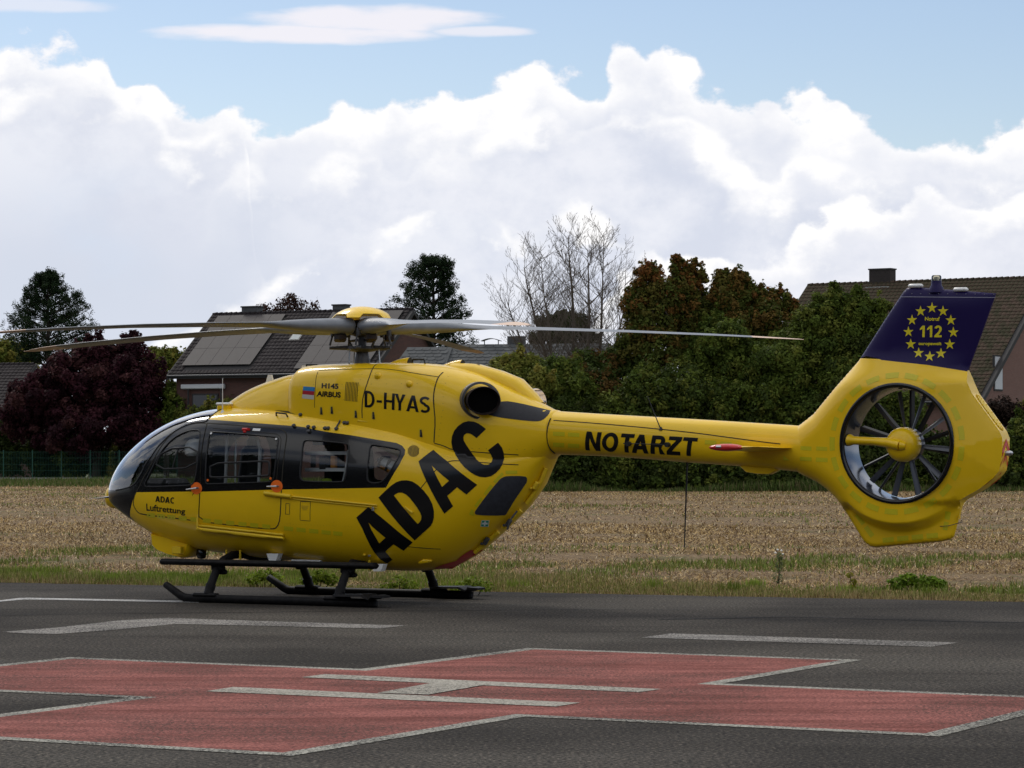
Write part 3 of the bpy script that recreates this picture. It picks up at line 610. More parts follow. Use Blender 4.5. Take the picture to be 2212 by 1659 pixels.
OUT = json.loads('{"ws":[[-1.816,2.336],[-1.827,2.273],[-1.845,2.222],[-1.856,2.179],[-2.035,2.173],[-2.193,2.13],[-2.346,2.044],[-2.451,1.943],[-2.525,1.864],[-2.561,1.813],[-2.623,1.726],[-2.692,1.647],[-2.724,1.567],[-2.772,1.509],[-2.833,1.436],[-2.911,1.385],[-3.078,1.354],[-3.251,1.336]],"band":[[-1.865,2.222],[-1.843,2.213],[-1.198,2.169],[-0.579,2.127],[-0.369,2.109],[-0.387,2.107],[-0.072,2.053],[0.257,2.014],[0.663,1.954],[0.898,1.919],[0.982,1.884],[1.033,1.836],[1.041,1.781],[0.996,1.664],[0.835,1.392],[-0.554,1.363],[-0.626,1.362],[-1.752,1.329],[-1.796,1.332],[-2.832,1.313]],"black_front":[[-2.835,1.312],[-2.955,1.129],[-3.062,1.009]],"w1":[[-1.956,2.082],[-1.896,2.074],[-1.862,2.035],[-1.832,1.877],[-1.831,1.678],[-1.858,1.463],[-1.902,1.413],[-1.992,1.402],[-2.631,1.38],[-2.673,1.394],[-2.673,1.423],[-2.569,1.582],[-2.52,1.676],[-2.445,1.806],[-2.371,1.899],[-2.265,1.993],[-2.141,2.05],[-2.048,2.075]],"w2":[[-1.707,2.062],[-0.753,1.997],[-0.708,1.977],[-0.696,1.943],[-0.694,1.808],[-0.704,1.612],[-0.72,1.482],[-0.76,1.457],[-0.867,1.448],[-1.661,1.422],[-1.696,1.432],[-1.705,1.466],[-1.704,1.609],[-1.707,1.865],[-1.717,1.991],[-1.72,2.042]],"w3":[[-0.302,1.955],[0.251,1.916],[0.295,1.885],[0.307,1.767],[0.299,1.559],[0.273,1.469],[0.217,1.455],[-0.282,1.459],[-0.335,1.487],[-0.349,1.536],[-0.336,1.731],[-0.346,1.92],[-0.332,1.945]],"w4":[[0.614,1.898],[0.92,1.853],[0.969,1.836],[0.983,1.795],[0.954,1.698],[0.848,1.526],[0.789,1.464],[0.711,1.443],[0.624,1.45],[0.584,1.484],[0.582,1.546],[0.583,1.767],[0.574,1.864],[0.585,1.892]],"seam_mid":[[-1.814,2.153],[-1.785,1.977],[-1.778,1.435],[-1.798,1.207],[-1.797,1.199],[-1.832,0.967]],"door1_rest":[[-2.24,1.005],[-2.786,1.041],[-2.855,1.072],[-2.897,1.144],[-2.895,1.202],[-2.846,1.297],[-2.767,1.386],[-2.707,1.488],[-2.612,1.604],[-2.533,1.748],[-2.451,1.892],[-2.361,2.015],[-2.232,2.112],[-2.065,2.162],[-1.858,2.168]],"door2_rest":[[-1.359,0.926],[-0.789,0.883],[-0.7,0.905],[-0.636,1.012],[-0.611,1.251],[-0.591,1.63],[-0.583,1.82],[-0.587,1.966],[-0.603,2.022],[-0.651,2.067],[-0.725,2.089],[-1.173,2.123],[-1.83,2.169]],"chin":[[-3.316,1.27],[-3.158,1.294],[-3.048,1.186],[-3.039,1.127],[-3.105,1.045]],"w1_slide":[[-2.409,1.845],[-1.846,1.877],[-1.845,1.62],[-2.525,1.597]],"w2_slide":[[-1.634,1.672],[-1.171,1.689],[-0.816,1.704],[-0.781,1.679],[-0.781,1.538],[-0.801,1.527],[-1.163,1.511],[-1.62,1.504],[-1.638,1.518]],"w2_frame_out":[[-1.688,2.101],[-0.764,2.034],[-0.689,2.005],[-0.653,1.943],[-0.655,1.752],[-0.674,1.482]],"A1":[[0.429,1.039],[0.599,1.166],[0.806,1.01],[0.906,0.922],[0.987,0.848],[1.099,0.751],[0.954,0.648],[0.859,0.726],[0.723,0.638],[0.759,0.538],[0.65,0.49],[0.602,0.537],[0.569,0.63],[0.536,0.761],[0.495,0.904]],"A1h":[[0.585,0.983],[0.624,0.938],[0.778,0.802],[0.679,0.734],[0.651,0.809],[0.616,0.886]],"D1":[[0.737,1.276],[0.865,1.388],[0.935,1.44],[1.004,1.472],[1.066,1.482],[1.135,1.477],[1.203,1.452],[1.275,1.393],[1.339,1.323],[1.386,1.243],[1.409,1.163],[1.409,1.08],[1.39,1.009],[1.362,0.964],[1.324,0.921],[1.129,0.774]],"D1h":[[0.938,1.302],[0.977,1.329],[1.018,1.338],[1.066,1.328],[1.114,1.296],[1.16,1.245],[1.204,1.188],[1.239,1.13],[1.26,1.079],[1.261,1.041],[1.244,1.002],[1.207,0.971]],"A2":[[1.227,1.702],[1.364,1.836],[1.562,1.703],[1.906,1.43],[1.785,1.316],[1.688,1.4],[1.575,1.301],[1.628,1.178],[1.524,1.092]],"A2h":[[1.389,1.654],[1.599,1.477],[1.52,1.405]],"C1":[[2.001,2.08],[1.943,2.126],[1.884,2.159],[1.825,2.172],[1.758,2.168],[1.698,2.137],[1.643,2.09],[1.603,2.028],[1.584,1.955],[1.586,1.889],[1.609,1.816],[1.667,1.743],[1.73,1.67],[1.792,1.612],[1.856,1.561],[1.909,1.532],[1.969,1.517],[2.028,1.521],[2.081,1.546],[2.127,1.59],[2.163,1.641],[2.183,1.707],[2.188,1.772],[2.185,1.83],[2.165,1.881],[2.134,1.921],[2.019,1.833],[2.04,1.798],[2.057,1.758],[2.062,1.721],[2.054,1.688],[2.033,1.668],[2.0,1.661],[1.958,1.67],[1.912,1.703],[1.861,1.75],[1.819,1.816],[1.785,1.867],[1.75,1.925],[1.734,1.962],[1.736,1.998],[1.759,2.024],[1.796,2.033],[1.841,2.013],[1.89,1.974]],"win5":[[2.217,1.533],[2.393,1.533],[2.409,1.502],[2.385,1.44],[2.109,1.087],[2.074,1.067],[1.846,1.075],[1.834,1.104],[1.863,1.145],[2.131,1.482],[2.169,1.516]],"cross":[[1.876,1.013],[1.942,1.013],[1.899,0.935],[1.838,0.939]],"dhyas":[[0.396,2.543],[1.309,2.455],[1.303,2.266],[0.403,2.345]],"h145":[[-0.227,2.638],[0.017,2.629],[0.023,2.564],[-0.222,2.576]],"airbus":[[-0.28,2.545],[0.06,2.528],[0.062,2.458],[-0.289,2.481]],"flag":[[-0.497,2.602],[-0.321,2.59],[-0.331,2.443],[-0.508,2.459]],"vent":[[0.117,2.654],[0.308,2.644],[0.305,2.405],[0.119,2.418]],"latch":[[-0.222,2.311],[-0.069,2.318],[0.274,2.268],[0.523,2.251]],"latch5":[[1.178,2.037]],"bulge":[[0.542,2.716],[0.994,2.613]],"cowlseam1":[[0.398,2.867],[0.428,2.801],[0.432,2.676],[0.378,2.477],[0.362,2.323],[0.368,2.216]],"cowlseam2":[[1.348,2.753],[1.332,2.698],[1.334,2.59],[1.334,2.468],[1.354,2.332],[1.374,2.18],[1.354,1.923]],"cowlline":[[-0.337,2.796],[0.014,2.802],[0.318,2.806],[0.565,2.803],[0.787,2.781],[1.008,2.744],[1.325,2.698]],"cowlseamF":[[-0.334,2.78],[-0.313,2.576],[-0.319,2.344]],"luft":[[-2.655,1.178],[-2.017,1.122],[-2.031,1.033],[-2.67,1.097]],"adac":[[-2.488,1.273],[-2.175,1.255],[-2.184,1.179],[-2.495,1.2]],"notarzt":[[3.176,2.05],[4.574,1.972],[4.528,1.765],[3.129,1.834]],"greenl":[[[-2.663,1.063],[-2.524,1.055],[-2.541,1.002],[-2.683,1.01]],[[-2.49,1.053],[-2.357,1.045],[-2.371,0.993],[-2.506,1.0]],[[-2.318,1.043],[-2.189,1.035],[-2.202,0.983],[-2.333,0.99]],[[-2.135,1.031],[-2.011,1.023],[-2.023,0.971],[-2.148,0.979]],[[-1.953,1.02],[-1.832,1.011],[-1.844,0.959],[-1.965,0.968]],[[-1.764,1.007],[-1.646,0.999],[-1.657,0.947],[-1.776,0.955]],[[-1.596,0.995],[-1.479,0.987],[-1.49,0.935],[-1.607,0.943]],[[-1.421,0.983],[-1.305,0.975],[-1.316,0.923],[-1.432,0.931]],[[-1.243,0.97],[-1.128,0.962],[-1.139,0.911],[-1.253,0.919]],[[-1.074,0.958],[-0.961,0.95],[-0.972,0.899],[-1.085,0.907]],[[-0.903,0.946],[-0.79,0.938],[-0.8,0.887],[-0.913,0.895]],[[-0.596,0.924],[-0.467,0.914],[-0.478,0.864],[-0.606,0.874]],[[-0.42,0.911],[-0.292,0.901],[-0.302,0.851],[-0.43,0.861]],[[-0.243,0.898],[-0.116,0.888],[-0.126,0.839],[-0.253,0.848]],[[-0.072,0.885],[0.054,0.875],[0.043,0.826],[-0.082,0.836]],[[0.089,0.873],[0.214,0.863],[0.203,0.814],[0.079,0.824]]],"greenb":[[[2.742,2.049],[2.893,2.041],[2.893,1.994],[2.741,2.001]],[[2.935,2.038],[3.082,2.031],[3.082,1.985],[2.935,1.992]],[[2.732,1.924],[2.878,1.917],[2.863,1.866],[2.717,1.873]],[[2.925,1.912],[3.072,1.905],[3.057,1.858],[2.91,1.865]],[[4.658,1.947],[4.796,1.94],[4.797,1.893],[4.658,1.9]],[[4.846,1.933],[4.986,1.926],[4.986,1.882],[4.847,1.888]]],"greent":[[[5.624,1.883],[5.756,1.876],[5.756,1.832],[5.624,1.838]],[[5.815,1.879],[5.949,1.873],[5.949,1.827],[5.815,1.834]],[[6.009,1.874],[6.145,1.868],[6.145,1.824],[6.009,1.83]],[[5.605,1.768],[5.744,1.762],[5.739,1.714],[5.603,1.72]],[[5.804,1.76],[5.951,1.754],[5.95,1.71],[5.8,1.716]],[[6.004,1.752],[6.149,1.746],[6.149,1.699],[6.003,1.705]]],"boomseam":[[2.726,2.18],[3.199,2.149],[3.761,2.103],[4.186,2.064],[4.588,2.022],[4.951,1.976],[5.219,1.942],[5.432,1.916],[5.573,1.902]],"notruf":[[7.236,3.294],[7.405,3.29],[7.404,3.245],[7.236,3.252]],"n112":[[7.178,3.199],[7.427,3.195],[7.423,3.067],[7.175,3.073]],"europ":[[7.162,3.019],[7.421,3.015],[7.419,2.97],[7.161,2.974]],"stars":[[7.317,3.39],[7.442,3.352],[7.528,3.252],[7.554,3.119],[7.512,2.988],[7.415,2.89],[7.291,2.859],[7.164,2.899],[7.071,2.997],[7.044,3.133],[7.086,3.262],[7.185,3.357]],"blueline":[[6.687,2.85],[6.738,2.827],[7.276,2.765],[7.709,2.691]],"finseam":[[6.941,3.522],[7.409,3.506],[8.02,3.49]],"greenw":[[[2.205,1.594],[2.324,1.595],[2.322,1.557],[2.206,1.554]],[[2.169,1.575],[2.187,1.554],[2.095,1.448],[2.075,1.47]],[[2.043,1.433],[2.067,1.408],[1.979,1.305],[1.966,1.327]],[[1.933,1.287],[1.945,1.265],[1.866,1.166],[1.851,1.188]],[[1.812,1.144],[1.834,1.129],[1.822,1.063],[1.778,1.085]]],"rail_low":[[-1.862,0.926],[-0.618,0.828]],"rail_up":[[-0.835,1.317],[-0.453,1.28],[0.719,1.186]],"rearseam":[[2.338,1.663],[2.172,1.672],[1.83,1.699],[1.653,1.712],[1.59,1.705],[1.537,1.681],[1.484,1.648],[1.445,1.604],[1.345,1.48],[1.275,1.392]],"bodyseam":[[1.355,1.915],[1.47,1.889],[1.59,1.836],[1.819,1.816],[2.105,1.794],[2.34,1.778]],"lowseam":[[1.031,0.698],[1.143,0.686],[1.373,0.669]],"shroudblack":[[2.145,2.412],[2.302,2.383],[2.472,2.338],[2.627,2.294],[2.642,2.284],[2.637,2.219],[2.605,2.18],[2.55,2.166],[2.42,2.177],[2.242,2.2],[2.123,2.219],[1.999,2.251],[1.87,2.29],[1.77,2.341]],"rednose":[[1.677,0.652],[1.598,0.652],[1.396,0.523],[1.239,0.468],[1.093,0.42]],"orange":[[-1.837,1.37],[-0.672,1.402]],"handles":[[-1.958,1.355],[-1.798,1.373],[-0.785,1.398],[-0.638,1.401]],"plates":[[[-0.545,1.196],[-0.488,1.193],[-0.499,1.067],[-0.557,1.069]],[[-0.338,1.225],[-0.198,1.219],[-0.218,0.989],[-0.357,0.998]]],"grille":[[1.136,1.823]],"steproof":[[0.29,2.15],[0.526,2.122]],"hand1":[[-0.863,2.252],[-0.696,2.237]],"clamps":[[-0.539,2.121],[-0.335,2.107],[-0.256,2.099],[-0.305,2.054],[-0.102,2.088],[-0.06,2.088],[0.052,2.081],[0.047,2.201],[0.117,2.151],[0.157,2.147]],"clamp0":[[-0.531,2.25]],"fittings":[[1.075,1.168],[1.165,1.104],[0.665,1.142],[0.427,0.598],[0.489,0.589],[0.565,0.489],[1.052,0.501],[1.213,0.529]],"redh":[[-1.209,2.081],[-1.046,2.079]],"dots":[[-1.693,2.036],[-0.73,1.966],[-1.667,1.468],[-0.758,1.494]],"darkwedge":[[-1.523,2.392],[-0.962,2.37],[-0.532,2.314],[-0.371,2.263],[-0.531,2.25],[-0.9,2.31]]}')
# ================================================================ HELICOPTER
HELI_YAW = -math.radians(28.15)
heli = empty('rescue_helicopter', (-1.8173, 36.055, 0), HELI_YAW)
tag(heli, 'yellow and black rescue helicopter with five grey rotor blades parked on skids', 'helicopter')

def domain_mesh(skin, kstep, astep, loops_xz, extra_dom=(), lines_xz=()):
    """triangulates the (x, angle) domain of the port half with the side-view loops as constraints"""
    k1 = skin.key(skin.x1); ks = np.linspace(0, float(k1), int(math.ceil(float(k1)/kstep)) + 1); an = np.linspace(0, math.pi, int(round(math.pi/astep)) + 1)
    eps = 1e-4; ks[0] = eps
    KK, AA = np.meshgrid(ks, an, indexing='ij'); grid = np.stack([KK.ravel(), AA.ravel()], 1)
    doms = []
    for lp in loops_xz:
        a = resample(lp, .03); doms.append(np.stack([skin.key(np.clip(a[:, 0], skin.x0 + 1e-6, skin.x1)), skin.ang(a[:, 0], a[:, 1])], 1))
    doms += [np.asarray(d, float) for d in extra_dom]
    for ln in lines_xz:
        a = resample(ln, .03, False); doms.append(('open', np.stack([skin.key(a[:, 0]), skin.ang(a[:, 0], a[:, 1])], 1)))
    # drop grid points crowding a constraint
    allc = np.concatenate([d[1] if isinstance(d, tuple) else d for d in doms]) if doms else np.zeros((0, 2))
    sc_ = np.array([1.6, .8]); keep = np.ones(len(grid), bool)
    bd = (grid[:, 1] < 1e-9) | (grid[:, 1] > math.pi - 1e-9) | (grid[:, 0] <= eps + 1e-9) | (grid[:, 0] >= k1 - 1e-9)
    for c in allc:
        keep &= (np.abs((grid - c)*sc_).max(1) > .011) | bd
    P, T = cdt(grid[keep], doms, (2.4, .8))
    return P, T, doms
def dom_to_xyz(skin, P):
    x = skin.unkey(P[:, 0]); X = skin.pt(x, P[:, 1]); N = skin.nrm(X); return X, N
def emit(name, X, N, T, m, mi=None, parent=heli, mirror='both', thick=0.0, inner=None, off=0.0):
    """makes the object from a subset T of a domain triangulation; mirror: near, far, both"""
    used = np.unique(T); idx = np.full(len(X), -1); idx[used] = np.arange(len(used)); T = idx[T]; X = X[used]; N = N[used].copy(); X = X + N*off
    # orientation: face normals along N
    fn = np.cross(X[T[:, 1]] - X[T[:, 0]], X[T[:, 2]] - X[T[:, 0]]); flip = (fn*N[T[:, 0]]).sum(1) < 0
    T = T.copy(); T[flip] = T[flip][:, ::-1]
    ms = list(m) if isinstance(m, (list, tuple)) else [m]
    mi = np.zeros(len(T), int) if mi is None else np.asarray(mi)
    V, F, L, MI = X, T, N, mi
    nn = len(X)
    if thick > 0:
        ms = ms + [inner or M['interior']]; ki = len(ms) - 1
        V = np.concatenate([X, X - N*thick]); F = np.concatenate([T, T[:, ::-1] + nn]); MI = np.concatenate([mi, np.full(len(T), ki)]); L = np.concatenate([N, -N])
    if mirror in ('far', 'both'):
        Vm = V*[1, -1, 1]; Lm = L*[1, -1, 1]; Fm = F[:, ::-1]
        if mirror == 'far': V, F, L = Vm, Fm, Lm
        else: F = np.concatenate([F, Fm + len(V)]); MI = np.concatenate([MI, MI]); V = np.concatenate([V, Vm]); L = np.concatenate([L, Lm])
    o = mesh_obj(name, V, F, ms, parent, smooth=True, normals=L[F.ravel()], mi=MI)
    return o
# ---- regions of the cabin skin
W = {k: rounded(OUT[k], 1) for k in ('w1', 'w2', 'w3', 'w4')}
ws = [tuple(p) for p in OUT['ws']]
ws_dom = [(CABIN.key(x), float(CABIN.ang(x, z))) for x, z in resample(ws, .03, False)]
kt = float(CABIN.key(-1.80)); kb = float(CABIN.key(ws[-1][0]))
bot = [(k, float(CABIN.ang(CABIN.unkey(k), 1.335))) for k in np.linspace(kb, .30, 8)[1:]]
ws_dom = ws_dom + bot + [(.15, math.pi/2*.97), (1e-4, math.pi/2*.97), (1e-4, 0.0), (.4, 0.0), (.8, 0.0), (1.1, 0.0), (kt, 0.0)]
ws_dom = np.array([(float(a), float(b)) for a, b in ws_dom])
bf = OUT['black_front']
front = [tuple(p) for p in OUT['band'][-1:]] + [tuple(p) for p in bf]           # front edge of the yellow side
blk_dom = [(CABIN.key(x), float(CABIN.ang(x, z))) for x, z in resample(front, .03, False)]
kf = float(CABIN.key(front[-1][0]))
blk_dom = np.array([(float(a), float(b)) for a, b in blk_dom] + [(kf, math.pi*.80), (kf*.93, math.pi), (.35, math.pi), (1e-4, math.pi), (1e-4, math.pi/2*.97)] + [(float(a), float(b)) for a, b in reversed(bot)] + [(kb, float(CABIN.ang(ws[-1][0], ws[-1][1])))])
band = [tuple(p) for p in OUT['band']]
door1 = [tuple(p) for p in OUT['seam_mid']] + [tuple(p) for p in OUT['door1_rest']]
door2 = list(reversed([tuple(p) for p in OUT['seam_mid']])) + []
door2 = [tuple(p) for p in OUT['seam_mid']] + [tuple(p) for p in OUT['door2_rest']]
P, T, DM = domain_mesh(CABIN, .040, math.pi/56, [W['w1'], W['w2'], W['w3'], W['w4'], band, door1, door2], [ws_dom, blk_dom])
X, N = dom_to_xyz(CABIN, P)
C = P[T].mean(1)
ins = [inside(C, d) for d in DM]
sw = ins[0] | ins[1] | ins[2] | ins[3]
is_ws = ins[7] & ~sw
# everything ahead of the yellow front edge and not glass is black
black = (ins[4] | ins[8]) & ~sw & ~is_ws
cx_, cz_ = X[T][:, :, 0].mean(1), X[T][:, :, 2].mean(1)
pill = (~sw) & (~is_ws) & (~ins[4]) & (cx_ < -1.86) & (cz_ > 1.31) & (C[:, 1] > .35)
black |= pill
# narrow yellow keel strip down the middle of the nose
keel = black & (np.abs(X[T][:, :, 1].mean(1)) < .10) & (cz_ < 1.30)
black &= ~keel
d1 = ins[5] & ~sw & ~is_ws; d2 = ins[6] & ~sw & ~is_ws
body = ~sw & ~is_ws & ~d1 & ~d2
mi = black.astype(int)
shell = emit('fuselage_shell', X, N, T[body], [M['yellow'], M['black']], mi[body], thick=.03, inner=M['lining'])
for side in ('near', 'far'):
    o1 = emit('cockpit_door', X, N, T[d1], [M['yellow'], M['black']], mi[d1], mirror=side, thick=.03)
    o2 = emit('sliding_door', X, N, T[d2], [M['yellow'], M['black']], mi[d2], mirror=side, thick=.03)
    emit('window_pane', X, N, T[ins[0]], M['glass'], mirror=side, parent=o1, off=-.006)
    emit('window_pane', X, N, T[ins[1]], M['glass'], mirror=side, parent=o2, off=-.006)
    for k in (2, 3): emit('cabin_window', X, N, T[ins[k]], M['glass'], mirror=side, off=-.006)
    if side == 'near': near_d1, near_d2 = o1, o2
emit('windscreen', X, N, T[is_ws], M['wsglass'], off=-.002)
# ---- other skins
def loft(name, skin, nk, na, m, x0=None, x1=None, parent=heli):
    k = np.linspace(float(skin.key(x0 if x0 is not None else skin.x0)) + 1e-4, float(skin.key(x1 if x1 is not None else skin.x1)), nk)
    a = np.linspace(0, math.pi, na); KK, AA = np.meshgrid(k, a, indexing='ij')
    X, N = dom_to_xyz(skin, np.stack([KK.ravel(), AA.ravel()], 1))
    T = []
    for i in range(nk-1):
        for j in range(na-1):
            q = i*na + j; T += [(q, q+na, q+na+1), (q, q+na+1, q+1)]
    return emit(name, X, N, np.array(T), m, parent=parent)
loft('roof_fairing', ROOF, 40, 33, M['yellow'], x1=-.35)
cowl = loft('engine_cowling', COWL, 80, 49, M['yellow'])
boom = loft('tail_boom', BOOM, 60, 41, M['yellow'])

# ---- decals and lines on the skins
SK = {'cabin': [CABIN], 'cowl': [COWL], 'roof': [ROOF], 'boom': [BOOM], 'body': [CABIN, COWL, BOOM]}
def place(kind, Q, off=.0025, side=-1):
    """(x,z) points -> surface points and normals on the port (side=-1) skin"""
    Q = np.asarray(Q, float)
    if kind == 'fin':
        t = fin_t(Q); e = 4e-3
        gx = (fin_t(Q + [e, 0]) - fin_t(Q - [e, 0]))/(2*e); gz = (fin_t(Q + [0, e]) - fin_t(Q - [0, e]))/(2*e)
        Nn = np.stack([-gx, -np.ones(len(Q)), -gz], 1); Nn /= np.linalg.norm(Nn, axis=1, keepdims=True)
        Xx = np.stack([Q[:, 0], -t, Q[:, 1]], 1)
    else:
        ys = np.stack([s.y(Q[:, 0], Q[:, 1]) for s in SK[kind]]); w = ys.argmin(0); yy = ys.min(0)
        Xx = np.stack([Q[:, 0], yy, Q[:, 1]], 1); Nn = np.zeros_like(Xx)
        for i, s in enumerate(SK[kind]):
            m_ = w == i
            if m_.any(): Nn[m_] = s.nrm(Xx[m_])
    Xx = Xx + Nn*off
    if side > 0: Xx = Xx*[1, -1, 1]; Nn = Nn*[1, -1, 1]
    return Xx, Nn
def patch(name, kind, outer, m, parent=heli, holes=(), off=.0025, step=.03, soft=0):
    outer = rounded(outer, soft) if soft else np.array(outer, float); o_ = resample(outer, step); hs = [resample(rounded(h, soft) if soft else h, step) for h in holes]
    lo, hi = o_.min(0), o_.max(0); gx = np.arange(lo[0] + step/2, hi[0], step); gz = np.arange(lo[1] + step/2, hi[1], step)
    G = np.stack(np.meshgrid(gx, gz), -1).reshape(-1, 2)
    G = G[inside(G, o_)] if len(G) else G
    for h in hs: G = G[~inside(G, h)]
    if len(G):
        al = np.concatenate([o_] + hs); d = np.sqrt(((G[:, None] - al[None])**2).sum(-1)).min(1); G = G[d > step*.45]
    Pp, Tt = cdt(G, [o_] + hs); c = Pp[Tt].mean(1); ok = inside(c, o_)
    for h in hs: ok &= ~inside(c, h)
    Xx, Nn = place(kind, Pp, off)
    return emit(name, Xx, Nn, Tt[ok], m, parent=parent, mirror='near')
def ribbon(name, kind, line, width, m, parent=heli, off=.002, soft=0, closed=False, mb=None):
    """thin raised strip following the skin (panel gaps, seals)"""
    L_ = smooth_line(line, soft) if soft else np.array(line, float)
    if closed: q_ = rounded(line, soft) if soft else np.array(line, float); L_ = np.concatenate([q_, q_[:1]])
    L_ = resample(L_, .03, False); Xx, Nn = place(kind, L_, off)
    Tg = np.gradient(Xx, axis=0); S = np.cross(Tg, Nn); S /= np.maximum(np.linalg.norm(S, axis=1, keepdims=True), 1e-9)
    a = Xx + S*width/2; b = Xx - S*width/2; n = len(Xx); dn = Nn*.004
    V = np.concatenate([a, b, a - dn, b - dn]); F = []
    for i in range(n-1): F += [(i, i+1, n+i+1, n+i), (2*n+i, i, i+1, 2*n+i+1)[::-1], (n+i, n+i+1, 3*n+i+1, 3*n+i)]
    if mb is not None: mb.add(V, F); return None
    t = MB(); t.add(V, F); return t.build(name, m, parent)
def skin_tube(name, kind, line, r, m, parent=heli, off=.0, soft=1, closed=False, n=6):
    L_ = rounded(line, soft) if closed else smooth_line(line, soft)
    if closed: L_ = np.concatenate([L_, L_[:1]])
    L_ = resample(L_, .035, False); Xx, Nn = place(kind, L_, off)
    t = MB(); t.tube(Xx.tolist(), r, n); return t.build(name, m, parent, smooth=True, sharp=80)

# window seals and the opening frames in the panes
for k, par in (('w1', near_d1), ('w2', near_d2), ('w3', heli), ('w4', heli)):
    skin_tube('window_seal', 'cabin', OUT[k], .009, M['seal'], par, closed=True)
    for s_ in ():
        pass
skin_tube('sliding_pane_frame', 'cabin', OUT['w1_slide'], .011, M['seal'], near_d1, closed=True, soft=1)
skin_tube('sliding_pane_frame', 'cabin', OUT['w2_slide'], .013, M['seal'], near_d2, closed=True, soft=1)
a1, b1, c1_, d1_ = [np.array(q) for q in OUT['w1_slide']]
skin_tube('sliding_pane_frame', 'cabin', [a1*.55 + b1*.45, c1_*.45 + d1_*.55], .007, M['seal'], near_d1, soft=0)
for k in range(4): 
    Xx, Nn = place('cabin', [OUT['dots'][k]], .004)
    t = MB(); t.lathe([(0.001, 0), (.016, 0), (.014, .006), (.001, .006)], n=12); o = t.build('window_release_sticker', M['white'] if k < 2 else M['orange'], near_d2)
    o.location = Xx[0]; o.rotation_euler = Vector(Nn[0]).to_track_quat('Z', 'Y').to_euler()
# panel gaps
gap = MB()
ribbon('', 'cabin', door1, .013, None, closed=True, soft=1, mb=gap)
ribbon('', 'cabin', door2, .013, None, closed=True, soft=1, mb=gap)
ribbon('', 'cabin', OUT['rearseam'], .010, None, soft=1, mb=gap)
ribbon('', 'cabin', [tuple(p) for p in OUT['w2_frame_out']], .006, None, soft=1, mb=gap)
for ln in (OUT['lowseam'],): ribbon('', 'cabin', ln, .006, None, soft=1, mb=gap)
ribbon('', 'body', OUT['bodyseam'], .010, None, soft=1, mb=gap)
for ln, w_ in ((OUT['cowlseam1'], .012), (OUT['cowlseam2'], .014), (OUT['cowlline'], .008), (OUT['cowlseamF'], .006)): ribbon('', 'cowl', ln, w_, None, soft=1, mb=gap)
ribbon('', 'boom', OUT['boomseam'], .011, None, soft=1, mb=gap)
for q in OUT['plates']: ribbon('', 'cabin', q, .006, None, closed=True, soft=0, mb=gap)
gap.build('panel_gap', M['seam'], heli)['kind'] = 'stuff'
# windscreen frame line between glass and black pillar
skin_tube('windscreen_frame', 'cabin', OUT['ws'], .010, M['seal'], soft=1)

# ---- lettering
def letter(outer, hole=None, kind='body'):
    return patch('lettering', kind, outer, M['letter'], holes=[hole] if hole else [], step=.03, off=.003)
for o_ in (letter(OUT['A1'], OUT['A1h']), letter(OUT['A2'], OUT['A2h'])): pass
def curvy(poly, corners):
    """Chaikin on everything but the listed corner indices"""
    n = len(poly); out = []
    for i in range(n):
        p = np.array(poly[i]); q = np.array(poly[(i+1) % n])
        if i in corners: out.append(p)
        else: out.append(p*.75 + np.array(poly[i-1])*.125 + q*.125)
        if not (i in corners and (i+1) % n in corners):
            pp = np.array(poly[i-1]) if i not in corners else p; qq = np.array(poly[(i+2) % n]) if (i+1) % n not in corners else q
            out.append((p + q)/2 + ((p + q)/2 - (pp + qq)/2)*.12)
    return out
letter(curvy(OUT['D1'], {0, 15}), curvy(OUT['D1h'], {0, 11}))
letter(curvy(OUT['C1'], {0, 25, 26, 44}))
def text_mesh(s, bold=.0, space=1.0):
    cu = bpy.data.curves.new('t', 'FONT'); cu.body = s; cu.size = 1; cu.offset = bold; cu.space_character = space; cu.resolution_u = 4
    o = bpy.data.objects.new('t', cu); COL.objects.link(o); dg = bpy.context.evaluated_depsgraph_get(); me = bpy.data.meshes.new_from_object(o.evaluated_get(dg))
    bpy.data.objects.remove(o); return me
def text_on(s, kind, quad, m, bold=.0, space=1.0, maxlen=.03, off=.003, name='lettering', parent=heli, only=None):
    me = text_mesh(s, bold, space); bm = bmesh.new(); bm.from_mesh(me); bmesh.ops.triangulate(bm, faces=bm.faces)
    co = np.array([v.co[:2] for v in bm.verts]); lo, hi = co.min(0), co.max(0)
    tl, tr, br, bl = [np.array(q) for q in quad]
    def mp(v):
        u = (v[0] - lo[0])/(hi[0] - lo[0]); w = (v[1] - lo[1])/(hi[1] - lo[1])
        return (bl*(1-u) + br*u)*(1-w) + (tl*(1-u) + tr*u)*w
    for v in bm.verts: q = mp(v.co); v.co = (q[0], q[1], 0)
    for _ in range(4):
        es = [e for e in bm.edges if e.calc_length() > maxlen]
        if not es: break
        bmesh.ops.subdivide_edges(bm, edges=es, cuts=1); bmesh.ops.triangulate(bm, faces=[f for f in bm.faces if len(f.verts) > 3])
    bm.verts.index_update(); Q = np.array([v.co[:2] for v in bm.verts]); T_ = np.array([[v.index for v in f.verts] for f in bm.faces]); bm.free()
    Xx, Nn = place(kind, Q, off)
    return emit(name, Xx, Nn, T_, m, mirror='near', parent=parent)
